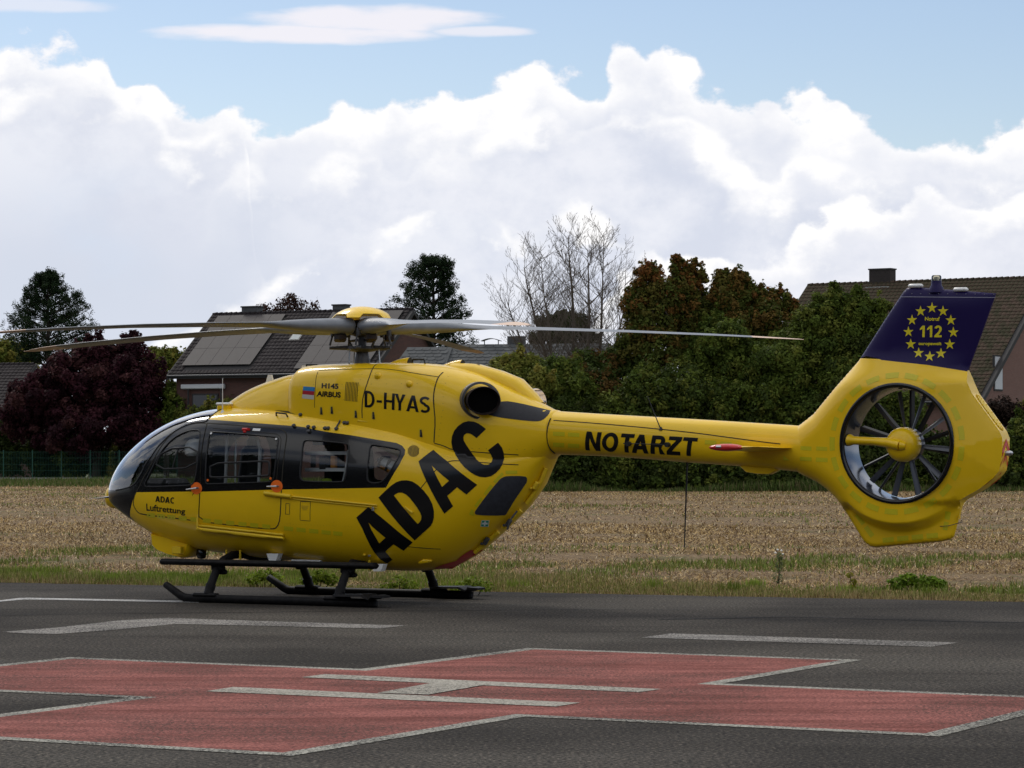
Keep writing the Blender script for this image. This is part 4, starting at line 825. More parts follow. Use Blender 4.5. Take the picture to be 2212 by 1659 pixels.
# ---- own letter shapes (unit height, width w, stroke t)
def stroke_poly(pts, t, sub=1):
    P = np.array(pts, float)
    for _ in range(sub): P = smooth_line(P, 1)
    T_ = np.gradient(P, axis=0); T_ /= np.linalg.norm(T_, axis=1, keepdims=True); Nn = np.stack([-T_[:, 1], T_[:, 0]], 1)
    return np.concatenate([P + Nn*t/2, (P - Nn*t/2)[::-1]])
def arc_(cx, cy, rx, ry, a0, a1, n=14): return [(cx + rx*math.cos(math.radians(a)), cy + ry*math.sin(math.radians(a))) for a in np.linspace(a0, a1, n)]
def glyph(ch, w, t):
    """returns (outer, holes)"""
    v = t*.86                                     # horizontal strokes are a little thinner
    if ch == 'N': return [(0, 0), (0, 1), (t*1.12, 1), (w - t, .36), (w - t, 1), (w, 1), (w, 0), (w - t*1.12, 0), (t, .64), (t, 0)], []
    if ch == 'H': return [(0, 0), (0, 1), (t, 1), (t, .5 + v/2), (w - t, .5 + v/2), (w - t, 1), (w, 1), (w, 0), (w - t, 0), (w - t, .5 - v/2), (t, .5 - v/2), (t, 0)], []
    if ch == 'T': return [(w/2 - t/2, 0), (w/2 - t/2, 1 - v), (0, 1 - v), (0, 1), (w, 1), (w, 1 - v), (w/2 + t/2, 1 - v), (w/2 + t/2, 0)], []
    if ch == 'Z': return [(0, 0), (0, v*.95), (w - t*1.25, 1 - v), (.04, 1 - v), (.04, 1), (w, 1), (w, 1 - v*.95), (t*1.25, v), (w, v), (w, 0)], []
    if ch == '-': return [(0, .36), (0, .36 + v), (w, .36 + v), (w, .36)], []
    if ch == 'Y': return [(w/2 - t/2, 0), (w/2 - t/2, .42), (0, 1), (t*1.15, 1), (w/2, .58), (w - t*1.15, 1), (w, 1), (w/2 + t/2, .42), (w/2 + t/2, 0)], []
    if ch == 'A':
        s = (w/2 - t*.58)                          # run of the outer leg
        ix = lambda y: t*1.08 + s*y                # inner edge of the left leg
        y0, y1 = .20, .20 + v
        return [(0, 0), (s, 1), (w - s, 1), (w, 0), (w - t*1.08, 0), (w - ix(y0), y0), (ix(y0), y0), (t*1.08, 0)], [[(ix(y1), y1), (w/2, min(.86, (w/2 - t*1.08)/s)), (w - ix(y1), y1)]]
    if ch == 'O': return arc_(w/2, .5, w/2, .515, 0, 345, 24), [arc_(w/2, .5, w/2 - t, .515 - v, 0, 345, 24)]
    if ch == 'D':
        r = w*.62; return [(0, 0), (0, 1), (w - r, 1)] + arc_(w - r, .5, r, .5, 80, -80, 16) + [(w - r, 0)], [[(t, v), (t, 1 - v), (w - r, 1 - v)] + arc_(w - r, .5, r - t, .5 - v, 75, -75, 14) + [(w - r, v)]]
    if ch == 'R':
        r = .30; cx = w - r - .02
        return [(0, 0), (0, 1), (cx, 1)] + arc_(cx, 1 - .295, r, .295, 70, -55, 12) + [(w - t*.75, .32), (w + .02, 0), (w - t*1.12, 0), (cx - .02, .385), (t, .385), (t, 0)], [[(t, .385 + v), (t, 1 - v), (cx, 1 - v)] + arc_(cx, 1 - .30, r - t*.98, .30 - v, 65, -65, 8) + [(cx, .385 + v)]]
    if ch == 'S':
        c = arc_(w/2, .74, w/2 - t/2, .26 - v/2, 35, 265, 14) + arc_(w/2, .27, w/2 - t/2, .27 - v/2, 85, -140, 14); return stroke_poly(c, (t + v)/2), []
    if ch == 'C':
        c = arc_(w*.58, .5, w*.58 - t/2, .51 - v/2, 52, 308, 22); return stroke_poly(c, (t + v)/2), []
    if ch == '1': return [(w - t, 0), (w - t, .72), (0, .60), (0, .74), (w - t*.95, 1), (w, 1), (w, 0)], []
    if ch == '2':
        a = arc_(w/2, .70, w/2, .31, 165, -35, 12); b = arc_(w/2, .70, w/2 - t, .31 - v, -35, 165, 12)
        return a + [(t*1.7, v), (w, v), (w, 0), (0, 0), (.02, v*.8), (w - t*1.35, .50)] + b[1:], []
def word(s, spans, kind, quad, m, wpx, step=.03, off=.003, t=.2):
    """each letter fills its own span (0..1 of the quad); wpx = quad width / height"""
    tl, tr, br, bl = [np.array(q) for q in quad]
    f = lambda u, v: (bl*(1-u) + br*u)*(1-v) + (tl*(1-u) + tr*u)*v
    for ch, (a, b) in zip(s, spans):
        w = (b - a)*wpx; o_, hs = glyph(ch, w, t); g = lambda P_: [f(a + p[0]/w*(b - a), p[1]) for p in P_]
        patch('lettering', kind, g(o_), m, holes=[g(h) for h in hs], step=step, off=off)
word('NOTARZT', [(0, .138), (.153, .302), (.318, .438), (.424, .576), (.595, .722), (.740, .862), (.873, 1)], 'boom', OUT['notarzt'], M['letter'], 6.05, t=.235)
word('D-HYAS', [(0, .156), (.187, .268), (.298, .462), (.462, .622), (.642, .832), (.836, .998)], 'cowl', OUT['dhyas'], M['letter'], 4.0, t=.165)
word('ADAC', [(0, .25), (.275, .505), (.515, .765), (.785, 1)], 'cabin', OUT['adac'], M['letter'], 3.15, t=.21)
text_on('H145', 'cowl', OUT['h145'], M['letter'], .04, 1.0)
text_on('AIRBUS', 'cowl', OUT['airbus'], M['letter'], .04, 1.0)
lu = OUT['luft']
text_on('Luftrettung', 'cabin', [lu[0], lu[1], lu[2], [lu[3][0], lu[3][1] - .035]], M['letter'], .018)

# flag, vent, film
fl = [np.array(q) for q in OUT['flag']]
def sub(q, u0, u1, v0, v1):
    f = lambda u, v: (q[3]*(1-u) + q[2]*u)*v + (q[0]*(1-u) + q[1]*u)*(1-v)
    return [f(u0, v0), f(u1, v0), f(u1, v1), f(u0, v1)]
for (v0, v1, c) in ((0, .34, (.02, .22, .50)), (.34, .66, (.45, .02, .03)), (.66, 1, (.60, .58, .50))):
    patch('flag_stripe', 'cowl', sub(fl, 0, 1, v0, v1), mat('flag_film', c, .3, coat=.5), step=.04)
vq = [np.array(q) for q in OUT['vent']]
for i in range(9):
    u = i/9 + .02
    a_, b_, c_, e_ = sub(vq, u, u + .040, .02, .98); patch('vent_slot', 'cowl', [a_, b_, c_, e_], M['seam'], step=.04, off=.005)
for q in OUT['greenl']: patch('reflective_dash', 'cabin', q, M['green_film'], step=.05)
for q in OUT['greenb']: patch('reflective_dash', 'boom', q, M['green_film'], step=.04)
for q in OUT['greenw']: patch('reflective_dash', 'cabin', q, M['green_film'], step=.05)
patch('rear_door_window', 'cabin', OUT['win5'], M['screen'], step=.04, soft=1, off=.004)
ribbon('rear_window_edge', 'cabin', OUT['win5'], .012, M['yellow_matt'], closed=True, soft=1)
patch('heat_shield', 'cowl', OUT['shroudblack'], M['soot'], step=.03, soft=1, off=.003)
patch('first_aid_sign', 'cabin', OUT['cross'], M['white'], step=.04, off=.003)
cr_ = [np.array(q) for q in OUT['cross']]
for u0, u1, v0, v1 in ((.06, .40, .06, .36), (.60, .94, .06, .36), (.06, .40, .64, .94), (.60, .94, .64, .94), (.40, .60, .06, .14), (.40, .60, .86, .94), (.06, .14, .36, .64), (.86, .94, .36, .64)):
    patch('sign_field', 'cabin', sub(cr_, u0, u1, v0, v1), M['signgreen'], step=.05, off=.004)
rn = OUT['rednose']
patch('red_tail_cone_film', 'cabin', rn + [(1.25, .42), (1.6, .70)][::-1][1:], M['red'], step=.04, off=.003)
patch('intake_gap', 'cabin', OUT['darkwedge'], M['seam'], step=.05, soft=1, off=.004)
for c in OUT['orange']:
    ring = [(c[0] + .084*math.cos(a), c[1] + .074*math.sin(a)) for a in np.linspace(0, 2*math.pi, 28)[:-1]]
    patch('handle_backing', 'cabin', ring, M['orange'], step=.04, off=.0035)
h = OUT['handles']
for i, par in ((0, near_d1), (2, near_d2)):
    a_, _n = place('cabin', [h[i]], .05); b_, _n = place('cabin', [h[i+1]], .02)
    t = MB(); t.tube([a_[0], (a_[0]*.6 + b_[0]*.4), b_[0] + np.array([0, -.035, 0]), b_[0]], [.008, .012, .014, .014], 8); t.build('door_handle', M['alu'], par, True)
# grille circle
g0 = OUT['grille'][0]
for i in range(11):
    u = (i - 5)/5.6*.07; w = math.sqrt(max(.072**2 - u*u, 0))
    p0 = (g0[0] + u - .25*w, g0[1] + w*.95); p1 = (g0[0] + u + .25*w, g0[1] - w*.95)
    patch('grille_slot', 'cabin', [(p0[0]-.0035, p0[1]), (p0[0]+.0035, p0[1]), (p1[0]+.0035, p1[1]), (p1[0]-.0035, p1[1])], M['seam'], step=.06)
# placards
for x0, z0, w, hgt in ((-.325, 1.235, .075, .004), (-.325, 1.215, .07, .012), (-.325, 1.165, .10, .004), (-.325, 1.15, .09, .004), (-.32, 1.135, .08, .004), (-.31, 1.12, .06, .004)):
    patch('placard', 'cabin', [(x0, z0), (x0+w, z0), (x0+w, z0+hgt), (x0, z0+hgt)], M['print'], step=.08, off=.002)
# rivet rows
def rivets(kind, line, gap_, m=M['yellow_matt'], r=.0035):
    L_ = resample(line, gap_, False); Xx, Nn = place(kind, L_, .0); V = []; F = []
    for p, nn_ in zip(Xx, Nn):
        a = Vector(nn_).orthogonal().normalized(); b = Vector(nn_).cross(a); k = len(V); p = Vector(p); nn_ = Vector(nn_)
        for t_ in range(5): V.append(p + a*math.cos(t_*1.2566)*r + b*math.sin(t_*1.2566)*r)
        V.append(p + nn_*.003); F += [(k+t_, k+(t_+1) % 5, k+5) for t_ in range(5)]
    return V, F
rv = MB()
for ln_, gp_ in (([(-.55, 2.50), (.30, 2.42), (.32, 2.8)], .07), ([(1.44, 2.70), (1.47, 2.3), (1.42, 2.0)], .09), ([(1.5, 1.86), (2.5, 1.84)], .09), ([(-.55, 2.62), (1.3, 2.62)], .22)):
    V_, F_ = rivets('cowl', ln_, gp_, r=.006); rv.add(V_, F_)
for kind, ln, gp in (('cabin', [(-.55, .62), (1.0, .60)], .045), ('cabin', [(-.55, .95), (.35, .93)], .045), ('cabin', [(-.50, 1.30), (-.50, .62)], .045), ('cabin', [(.10, 1.33), (.12, .62)], .045),
                     ('cabin', [(-.45, 2.20), (.6, 2.08)], .05), ('cabin', [(-.4, 2.14), (.9, 1.97)], .05), ('cabin', [(1.08, 1.86), (1.02, 1.66), (.90, 1.45)], .04), ('cabin', [(1.1, 1.9), (1.4, 1.78), (1.7, 1.73)], .04),
                     ('boom', [(3.0, 2.17), (5.0, 2.06)], .16)):
    V_, F_ = rivets(kind, ln, gp); rv.add(V_, F_)
rv.build('rivet_rows', M['rivet'], heli)['kind'] = 'stuff'

# ---- fittings on the cabin
def at(kind, xz, off=0.0): 
    a, n_ = place(kind, [xz], off); return a[0], n_[0]
rl = OUT['rail_low']; Lp = resample(rl, .1, False); Xx, Nn = place('cabin', Lp, .02)
t = MB(); t.tube(Xx.tolist(), .014, 6); Xx, Nn = place('cabin', Lp + [0, -.035], .035); t.tube(Xx.tolist(), .022, 6); o = t.build('lower_door_rail', M['yellow_matt'], heli, True, 60)
p0, _ = at('cabin', rl[0], .03)
t = MB(); t.tube([p0 + [.03, 0, .20], p0 + [.02, -.01, .08], p0 + [.02, -.02, -.02], p0 + [.08, -.01, -.05]], .012, 6); t.build('rail_bracket', M['yellow_matt'], heli, True)
ru = [OUT['rail_up'][0], OUT['rail_up'][1], OUT['rail_up'][2]]; ru[0] = (ru[0][0], ru[0][1]); Lp = resample(ru, .1, False); Xx, Nn = place('cabin', Lp, .012)
t = MB(); t.tube(Xx.tolist(), .011, 6); Xx, Nn = place('cabin', Lp + [0, -.028], .008); t.tube(Xx.tolist(), .007, 6); t.build('upper_door_rail', M['yellow_matt'], heli, True)
p0, _ = at('cabin', ru[0], .02); p1, _ = at('cabin', ru[1], .03)
t = MB(); t.tube([p0, p1], .026, 8); t.build('rail_carriage', M['yellow_matt'], heli, True, 60)
for xz in OUT['clamps'] + OUT['clamp0']:
    p, n_ = at('cabin', xz, .012); t = MB(); t.lathe([(.001, -.02), (.020, -.02), (.022, .012), (.012, .02), (.001, .02)], n=10)
    t.box((.012, .0, .0), (.02, .035, .03)); o = t.build('roof_fitting', M['mast'], heli, True); o.location = p; o.rotation_euler = Vector(n_).to_track_quat('Z', 'Y').to_euler()
p, _ = at('cabin', OUT['clamps'][6], .02); p1, _ = at('cabin', OUT['clamps'][7], .02)
t = MB(); t.tube([p, p1], .010, 6); t.build('tow_strap_arm', M['mast'], heli, True)
for key, m_ in (('hand1', M['seal']), ('steproof', M['yellow_matt'])):
    a, na = at('cabin', OUT[key][0], 0); b, nb = at('cabin', OUT[key][1], 0)
    up = (na + nb)/2*.045; t = MB(); t.tube([a, a + up + (b-a)*.06, b + up - (b-a)*.06, b], .011, 8); t.build('grab_handle', m_, heli, True, 60)
p, n_ = at('cabin', OUT['redh'][0], .01)
t = MB(); t.box(p, (.085, .03, .035), bev=.01); t.box(p + [.0, -.005, -.03], (.045, .03, .035), bev=.01); t.box(p + [.05, 0, .0], (.03, .02, .03)); t.build('emergency_handle', M['red'], near_d2, True)
q = OUT['redh'][1]; patch('placard', 'cabin', [(q[0]-.055, q[1]-.012), (q[0]+.055, q[1]-.016), (q[0]+.055, q[1]+.014), (q[0]-.055, q[1]+.018)], M['white'], step=.05, off=.004)
# cowl latches: recessed dark slots with a metal pawl
for xz in OUT['latch'] + OUT['latch5']:
    x_, z_ = xz
    patch('latch_recess', 'cowl', [(x_-.022, z_+.05), (x_+.016, z_+.052), (x_+.032, z_-.055), (x_-.030, z_-.05)], M['yellow_matt'], step=.04, off=.002)
    patch('latch_slot', 'cowl', [(x_-.010, z_+.036), (x_+.014, z_+.036), (x_+.026, z_-.052), (x_-.012, z_-.048)], M['seam'], step=.04, off=.004)
    p, n_ = at('cowl', (x_ + .004, z_ + .0), .008); t = MB(); t.box(p, (.014, .012, .05), bev=.003); t.build('latch_pawl', M['mast'], heli)
for xz in OUT['bulge']:
    p, n_ = at('cowl', xz, .0); t = MB(); prof = [(.001, .045), (.02, .042), (.035, .03), (.045, .0), (.05, -.02)]; t.lathe(prof, n=16)
    o = t.build('cowl_blister', M['yellow'], heli, True, 80); o.location = p; o.scale = (1.0, 1.0, 1.0); o.rotation_euler = Vector(n_).to_track_quat('Z', 'Y').to_euler()
# cowl roof: handles and cooling scoops
for x_, y_ in ((-.72, -.15), (.78, -.15), (1.42, .05)):
    zt = float(COWL.sec(x_)[0]); t = MB(); t.tube([(x_, y_, zt-.03), (x_+.02, y_, zt+.045), (x_+.17, y_, zt+.04), (x_+.19, y_, zt-.03)], .011, 8); t.build('grab_handle', M['seal'], heli, True, 60)
for x_, y_ in ((.52, -.05), (1.16, .10)):
    zt = float(COWL.sec(x_)[0]); P_ = []
    t = MB(); V = []; F = []; na = 10; nk = 8
    for i in range(nk):
        u = i/(nk-1); s_ = math.sin(u*math.pi/2)**.8
        for j in range(na): a = math.pi*j/(na-1); V.append((x_ - .12 + .30*u, y_ + .075*math.cos(a), zt - .02 + .085*s_*math.sin(a)))
    for i in range(nk-1):
        for j in range(na-1): F.append((i*na+j, (i+1)*na+j, (i+1)*na+j+1, i*na+j+1))
    t.add(V, F); o = t.build('cooling_scoop', M['yellow'], heli, True, 80)
    t = MB(); t.add([V[(nk-1)*na+j] for j in range(na)], [tuple(range(na))]); oo = t.build('scoop_opening', M['seam'], o); 
# antennas on the nose roof
p, _ = at('roof', (-1.86, 2.36), 0)
t = MB(); t.box((-1.80, -.30, 2.405), (.20, .11, .035), bev=.015); t.build('antenna_pad', M['white'], heli, True)
t = MB(); t.box((-1.80, -.30, 2.35), (.18, .09, .08), bev=.015); t.build('antenna_pedestal', M['yellow'], heli, True)
t = MB(); t.tube([(-1.72, -.46, 2.30), (-1.72, -.46, 2.72)], [.007, .004], 6); t.lathe([(.03, 2.285), (.02, 2.31), (.007, 2.33)], (-1.72, -.46, 0), n=10); t.build('whip_antenna', M['rail'], heli, True)
for x_ in (-1.36, -.86):
    zt = float(ROOF.sec(x_)[0]); t = MB(); t.prism([(x_-.03, zt-.02), (x_+.01, zt+.10), (x_+.06, zt+.10), (x_+.09, zt)], lambda a, b: (a, -.014, b), lambda a, b: (a, .014, b)); t.build('blade_antenna', M['white'], heli)
V = []; F = []
t = MB(); t.lathe([(.001, -.15), (.05, -.14), (.085, -.11), (.105, -.06), (.11, 0), (.105, .06)], (-3.575, -.10, 1.245), 'x', 24); o = t.build('nose_cap', M['yellow'], heli, True, 80)
for v_ in o.data.vertices: v_.co.z = 1.255 + (v_.co.z - 1.255)*1.35
# nose: pitot beak
t = MB(); t.tube([(-3.86, -.28, 1.225), (-3.70, -.28, 1.23), (-3.45, -.36, 1.25), (-3.2, -.44, 1.28)], [.006, .018, .05, .03], 8, flat=.35); t.build('nose_probe', M['mast'], heli, True, 60)

# ---- exhausts: oval stubs turned outboard
def exhaust(sd):
    c0 = np.array([1.78, sd*.34, 2.42]); d_ = np.array([.64, sd*.77, -.03]); d_ /= np.linalg.norm(d_)
    u = np.array([0, 0, 1.0]); w_ = np.cross(d_, u); L_ = .40; n = 36; V = []; F = []
    rings = [(0, .175, .155), (.18, .18, .16), (.30, .19, .168), (L_, .212, .182), (L_+.006, .203, .174), (L_-.02, .195, .166), (.26, .175, .15)]
    for dd, rw, ru_ in rings:
        for k in range(n):
            a = 2*math.pi*k/n; sk = .05*math.cos(a)*(1 if dd >= .3 else 0)   # slanted mouth
            V.append(c0 + d_*(dd + sk) + w_*rw*math.cos(a) + u*ru_*.92*math.sin(a))
    for i in range(len(rings)-1):
        for k in range(n): F.append((i*n+k, i*n+(k+1) % n, (i+1)*n+(k+1) % n, (i+1)*n+k))
    F.append(tuple((len(rings)-1)*n + k for k in range(n)))
    t = MB(); t.add(V, F); o = t.build('exhaust_pipe', M['temper'] if sd > 0 else M['exh'], heli, True, 50)
    # riveted collar where the pipe leaves the cowling
    t = MB(); V = []; F = []
    for dd, rr in ((.10, .232), (.24, .232), (.25, .205), (.10, .205)):
        for k in range(n): a = 2*math.pi*k/n; V.append(c0 + d_*dd + w_*rr*math.cos(a) + u*(rr-.012)*math.sin(a))
    for i in range(4):
        for k in range(n): F.append((i*n+k, i*n+(k+1) % n, ((i+1) % 4)*n+(k+1) % n, ((i+1) % 4)*n+k))
    t.add(V, F); t.build('exhaust_collar', M['mast'], o, True, 50)
    t = MB(); V = [c0 + d_*.30 + w_*.185*math.cos(a) + u*.16*math.sin(a) for a in np.linspace(0, 2*math.pi, 25)[:-1]]; t.add(V, [tuple(range(24))]); t.build('throat_shade_disc', M['interior_black'], o)  # black disc across the shallow pipe, painted in place of its shaded depth
exhaust(-1); exhaust(1)
# spine fairing between the exhausts
t = MB(); V = []; F = []; rows = [(1.25, 2.86, .22, .0), (1.55, 2.84, .21, .0), (1.85, 2.76, .20, .0), (2.12, 2.66, .18, 0), (2.30, 2.50, .15, 0), (2.42, 2.38, .10, 0)]; na = 13
for x_, z_, w_, _ in rows:
    for j in range(na): a = math.pi*j/(na-1); V.append((x_, .10 + w_*math.copysign(abs(math.cos(a))**.6, math.cos(a)), z_ - .28 + .30*math.sin(a)**.5))
for i in range(len(rows)-1):
    for j in range(na-1): F.append((i*na+j, (i+1)*na+j, (i+1)*na+j+1, i*na+j+1))
t.add(V, F); t.build('engine_deck_fairing', M['yellow'], heli, True, 50)

# ---- underside equipment
def boxy(name, pts_xz, y0, y1, m, parent=heli, inset=.03):
    t = MB(); c = np.mean(pts_xz, 0)
    pin = [tuple(c + (np.array(p) - c)*.9) for p in pts_xz]; n = len(pts_xz)
    rows = [[(p[0], y0, p[1]) for p in pin], [(p[0], y0+inset, p[1]) for p in pts_xz], [(p[0], y1-inset, p[1]) for p in pts_xz], [(p[0], y1, p[1]) for p in pin]]
    V = sum(rows, []); F = [tuple(range(n))[::-1], tuple(range(3*n, 4*n))]
    for r_ in range(3):
        for i in range(n): F.append((r_*n+i, r_*n+(i+1) % n, (r_+1)*n+(i+1) % n, (r_+1)*n+i))
    t.add(V, F); return t.build(name, m, parent, True, 40)
boxy('searchlight_fairing', [(-2.80, .80), (-2.78, .66), (-2.71, .60), (-2.55, .545), (-2.33, .50), (-2.27, .52), (-2.22, .60), (-2.20, .70), (-2.5, .76)], -.48, -.18, M['yellow'])
t = MB(); t.box((-2.32, -.55, .60), (.13, .08, .09), bev=.008); t.build('mount_block', M['yellow_matt'], heli)
t = MB(); t.lathe([(.001, .485), (.05, .495), (.068, .54), (.06, .60), (.04, .63)], (-2.14, -.30, 0), n=14); t.build('camera_ball', M['black'], heli, True)
t = MB(); t.tube([(-2.00, -.35, .6), (-2.03, -.35, .47)], .004, 5); t.build('wire_aerial', M['seal'], heli)
t = MB(); t.tube([(-1.9, -.1, .57), (-1.5, -.2, .50), (-1.0, -.25, .47), (-.3, -.25, .44)], .02, 6); t.build('belly_pipe', M['seal'], heli)
for x_, y_ in ((-.86, -.62), (.62, -.64)):
    z_ = float(CABIN.sec(x_)[1]) + (.10 if x_ < 0 else .10)
    t = MB(); V = []
    for dz, w_ in ((0, .085), (-.085, .05)):
        for a, b in ((-1, -1), (1, -1), (1, 1), (-1, 1)): V.append((x_ + a*w_, y_ + b*.05, z_ + dz))
    t.add(V, [(0, 1, 2, 3), (4, 5, 6, 7), (0, 1, 5, 4), (1, 2, 6, 5), (2, 3, 7, 6), (3, 0, 4, 7)]); t.build('belly_antenna', M['white'], heli)
t = MB(); t.box((-.48, -.50, .475), (.42, .06, .075), bev=.008); t.build('light_panel', M['white'], heli)
p, n_ = at('cabin', OUT['fittings'][0], .02); p2, _ = at('cabin', OUT['fittings'][1], .02)
t = MB(); t.tube([p, p2], [.012, .018], 8); t.build('rear_door_latch', M['yellow_matt'], heli, True)
for i in (2, 3, 4):
    p, n_ = at('cabin', OUT['fittings'][i], .01); t = MB(); t.box(p, (.03, .03, .05) if i == 2 else (.03, .03, .025), bev=.005); t.build('small_fitting', M['alu'] if i != 3 else M['yellow_matt'], heli)
p, n_ = at('cabin', OUT['fittings'][6], .0); p2, _ = at('cabin', OUT['fittings'][7], .0)
t = MB(); t.tube([p, (p + p2)/2 + [0, -.03, .01], p2], [.02, .035, .012], 8); t.build('drain_fairing', M['yellow'], heli, True, 80)
# rear door edge fittings along the keel
for x_, z_ in ((2.46, 1.42), (2.10, .98), (1.80, .76)):
    t = MB(); t.box((x_, -.16, z_), (.10, .05, .05), Matrix.Rotation(math.radians(-55), 3, 'Y'), bev=.01); t.box((x_-.05, -.18, z_-.03), (.03, .03, .03), bev=.006); t.build('rear_door_hinge', M['yellow_matt'] if x_ > 2.2 else M['mast'], heli)

# frame of the rear clamshell doors along the keel
for zs in ((2.56, 2.30), (2.22, 1.98), (1.92, 1.60)):
    pts = []
    for x_ in np.linspace(zs[0], zs[1], 6): pts.append((x_ + .012, -.10, float(CABIN.sec(x_)[1]) - .012))
    t = MB(); t.tube(pts, .030, 8); t.build('rear_door_frame', M['yellow_matt'], heli, True, 60)
t = MB(); t.tube([(2.22, -.17, 1.12), (2.16, -.22, 1.02), (2.12, -.23, .90)], .012, 6); t.build('rear_door_latch', M['mast'], heli, True)
# ---- tail: shroud and fin
def fin_build():
    poly = resample(FIN, .04); a = np.linspace(0, 2*math.pi, 73)[:-1]; ring = np.stack([FC[0] + FR*np.cos(a), FC[1] + FR*np.sin(a)], 1)
    gx = np.arange(5.72, 8.16, .055); gz = np.arange(.74, 3.66, .055); G = np.stack(np.meshgrid(gx, gz), -1).reshape(-1, 2)
    G = G[inside(G, poly)]; rad = np.hypot(G[:, 0]-FC[0], G[:, 1]-FC[1]); d = seg_dist(G, FIN); G = G[(rad > 1.04) & (d > .12)]
    # rings following the outline so the rounded edge is resolved
    extra = []
    Pn = np.array(FIN); 
    for dd, st in ((.004, .04), (.014, .04), (.032, .045), (.06, .05), (.095, .055)):
        pr = resample(FIN, .012); tg = np.roll(pr, -1, 0) - np.roll(pr, 1, 0); nr = np.stack([-tg[:, 1], tg[:, 0]], 1); nr /= np.linalg.norm(nr, axis=1, keepdims=True)
        q = pr + nr*dd; 
        if not inside(q[:50], FIN).mean() > .5: q = pr - nr*dd
        ds = seg_dist(q, FIN); q = q[inside(q, FIN) & (ds > dd*.93)]; keep = []
        for p_ in q:
            if not keep or min(np.hypot(*(p_ - k_)) for k_ in keep[-3:]) > st: keep.append(p_)
        extra += keep
    for rr in (.69, .72, .76, .80, .835, .86, .88, .90, .92, .94, .96, .985, 1.01):
        aa = np.linspace(0, 2*math.pi, 130)[:-1]; q = np.stack([FC[0] + rr*np.cos(aa), FC[1] + rr*np.sin(aa)], 1); q = q[inside(q, FIN)]; q = q[seg_dist(q, FIN) > .1]; extra += list(q)
    line = resample(OUT['blueline'], .04, False); line[0] = (6.395, line[0][1]); line = np.concatenate([[[6.38, line[0][1] + .01]], line[1:-1], [[7.72, line[-1][1] - .003]]])
    Pp, Tt = cdt(np.concatenate([G, np.array(extra)]), [poly, ring, ('open', line)])
    c = Pp[Tt].mean(1); ok = inside(c, poly) & ~(np.hypot(c[:, 0]-FC[0], c[:, 1]-FC[1]) < FR - .002); Tt = Tt[ok]; c = c[ok]
    zl = np.interp(c[:, 0], line[:, 0], line[:, 1]); mi_ = (c[:, 1] > zl).astype(int)
    t_ = fin_t(Pp); X0 = np.stack([Pp[:, 0], -t_, Pp[:, 1]], 1)
    _, N0 = place('fin', Pp, 0)
    # normals near the round edge point outwards in the plane
    dr = seg_dist(Pp, FIN, lambda i: i not in REAR); w = np.clip(1 - dr/.012, 0, 1)
    e = 3e-3; dd = lambda Q: seg_dist(Q, FIN, lambda i: i not in REAR)
    gr = -np.stack([dd(Pp + [e, 0]) - dd(Pp - [e, 0]), dd(Pp + [0, e]) - dd(Pp - [0, e])], 1); gr /= np.maximum(np.linalg.norm(gr, axis=1, keepdims=True), 1e-9)
    on = dr < .002
    gr[on] = 0
    if on.any():
        cen = np.array([6.95, 1.95]); 
        for i in np.where(on)[0]:
            # outward normal of the nearest segment
            best = None
            for k in range(len(FIN)-1):
                if k in REAR: continue
                a_, b_ = np.array(FIN[k]), np.array(FIN[k+1]); ab = b_ - a_; tt = np.clip(((Pp[i]-a_) @ ab)/(ab @ ab), 0, 1); dl = np.hypot(*(Pp[i] - a_ - tt*ab))
                if best is None or dl < best[0]: best = (dl, np.array([-ab[1], ab[0]])/np.hypot(*ab))
            nn_ = best[1]; gr[i] = nn_
    N0 = N0*(1-w)[:, None] + np.stack([gr[:, 0], 0*w, gr[:, 1]], 1)*w[:, None]; N0 /= np.maximum(np.linalg.norm(N0, axis=1, keepdims=True), 1e-9)
    o = emit('tail_fin', X0, N0, Tt, [M['yellow'], M['blue']], mi_, mirror='both')
    # blunt trailing wall
    wl = resample([FIN[i] for i in range(9, 23)], .04, False); tw = np.maximum(fin_t(wl + 0), .0); tw[0] = max(tw[0], .01); tw[-1] = .05
    n = len(wl); cols = 5; V = []; F = []
    for j in range(cols):
        s_ = -1 + 2*j/(cols-1)
        for i in range(n): V.append((wl[i][0], tw[i]*s_, wl[i][1]))
    for j in range(cols-1):
        for i in range(n-1): F.append((j*n+i, j*n+i+1, (j+1)*n+i+1, (j+1)*n+i))
    for part, sel, m_ in (('trailing_edge', lambda z: z > 2.70, M['blue']), ('trailing_edge', lambda z: z <= 2.70, M['yellow'])):
        t = MB(); t.add(V, [f for f in F if sel(np.mean([V[i][2] for i in f]))]); t.build(part, m_, o, True, 60)
    # cover plate and chevrons on the trailing wall
    def on_wall(u, v, off=.003):
        """u along the wall by height z, v across -1..1"""
        i = np.argmin(np.abs(wl[:, 1] - u)); zz = wl[:, 1][::-1]; x_ = np.interp(u, zz, wl[:, 0][::-1]); tt = np.interp(u, zz, tw[::-1])
        xa = np.interp(u+.02, zz, wl[:, 0][::-1]); xb = np.interp(u-.02, zz, wl[:, 0][::-1]); nx = .04; nz_ = -(xa - xb); l = math.hypot(nx, nz_)
        return np.array([x_ + off*nx/l, tt*v, u + off*nz_/l])
    t = MB(); V = []; cp = [(2.44, 0)] ; n_ = 24
    for k in range(n_):
        a_ = 2*math.pi*k/n_; V.append(on_wall(2.24 + .20*math.copysign(abs(math.sin(a_))**.6, math.sin(a_)), .55*math.copysign(abs(math.cos(a_))**.7, math.cos(a_)), .006))
    t.add(V, [tuple(range(n_))]); t.build('cover_plate', M['yellow_matt'], o)
    t = MB()
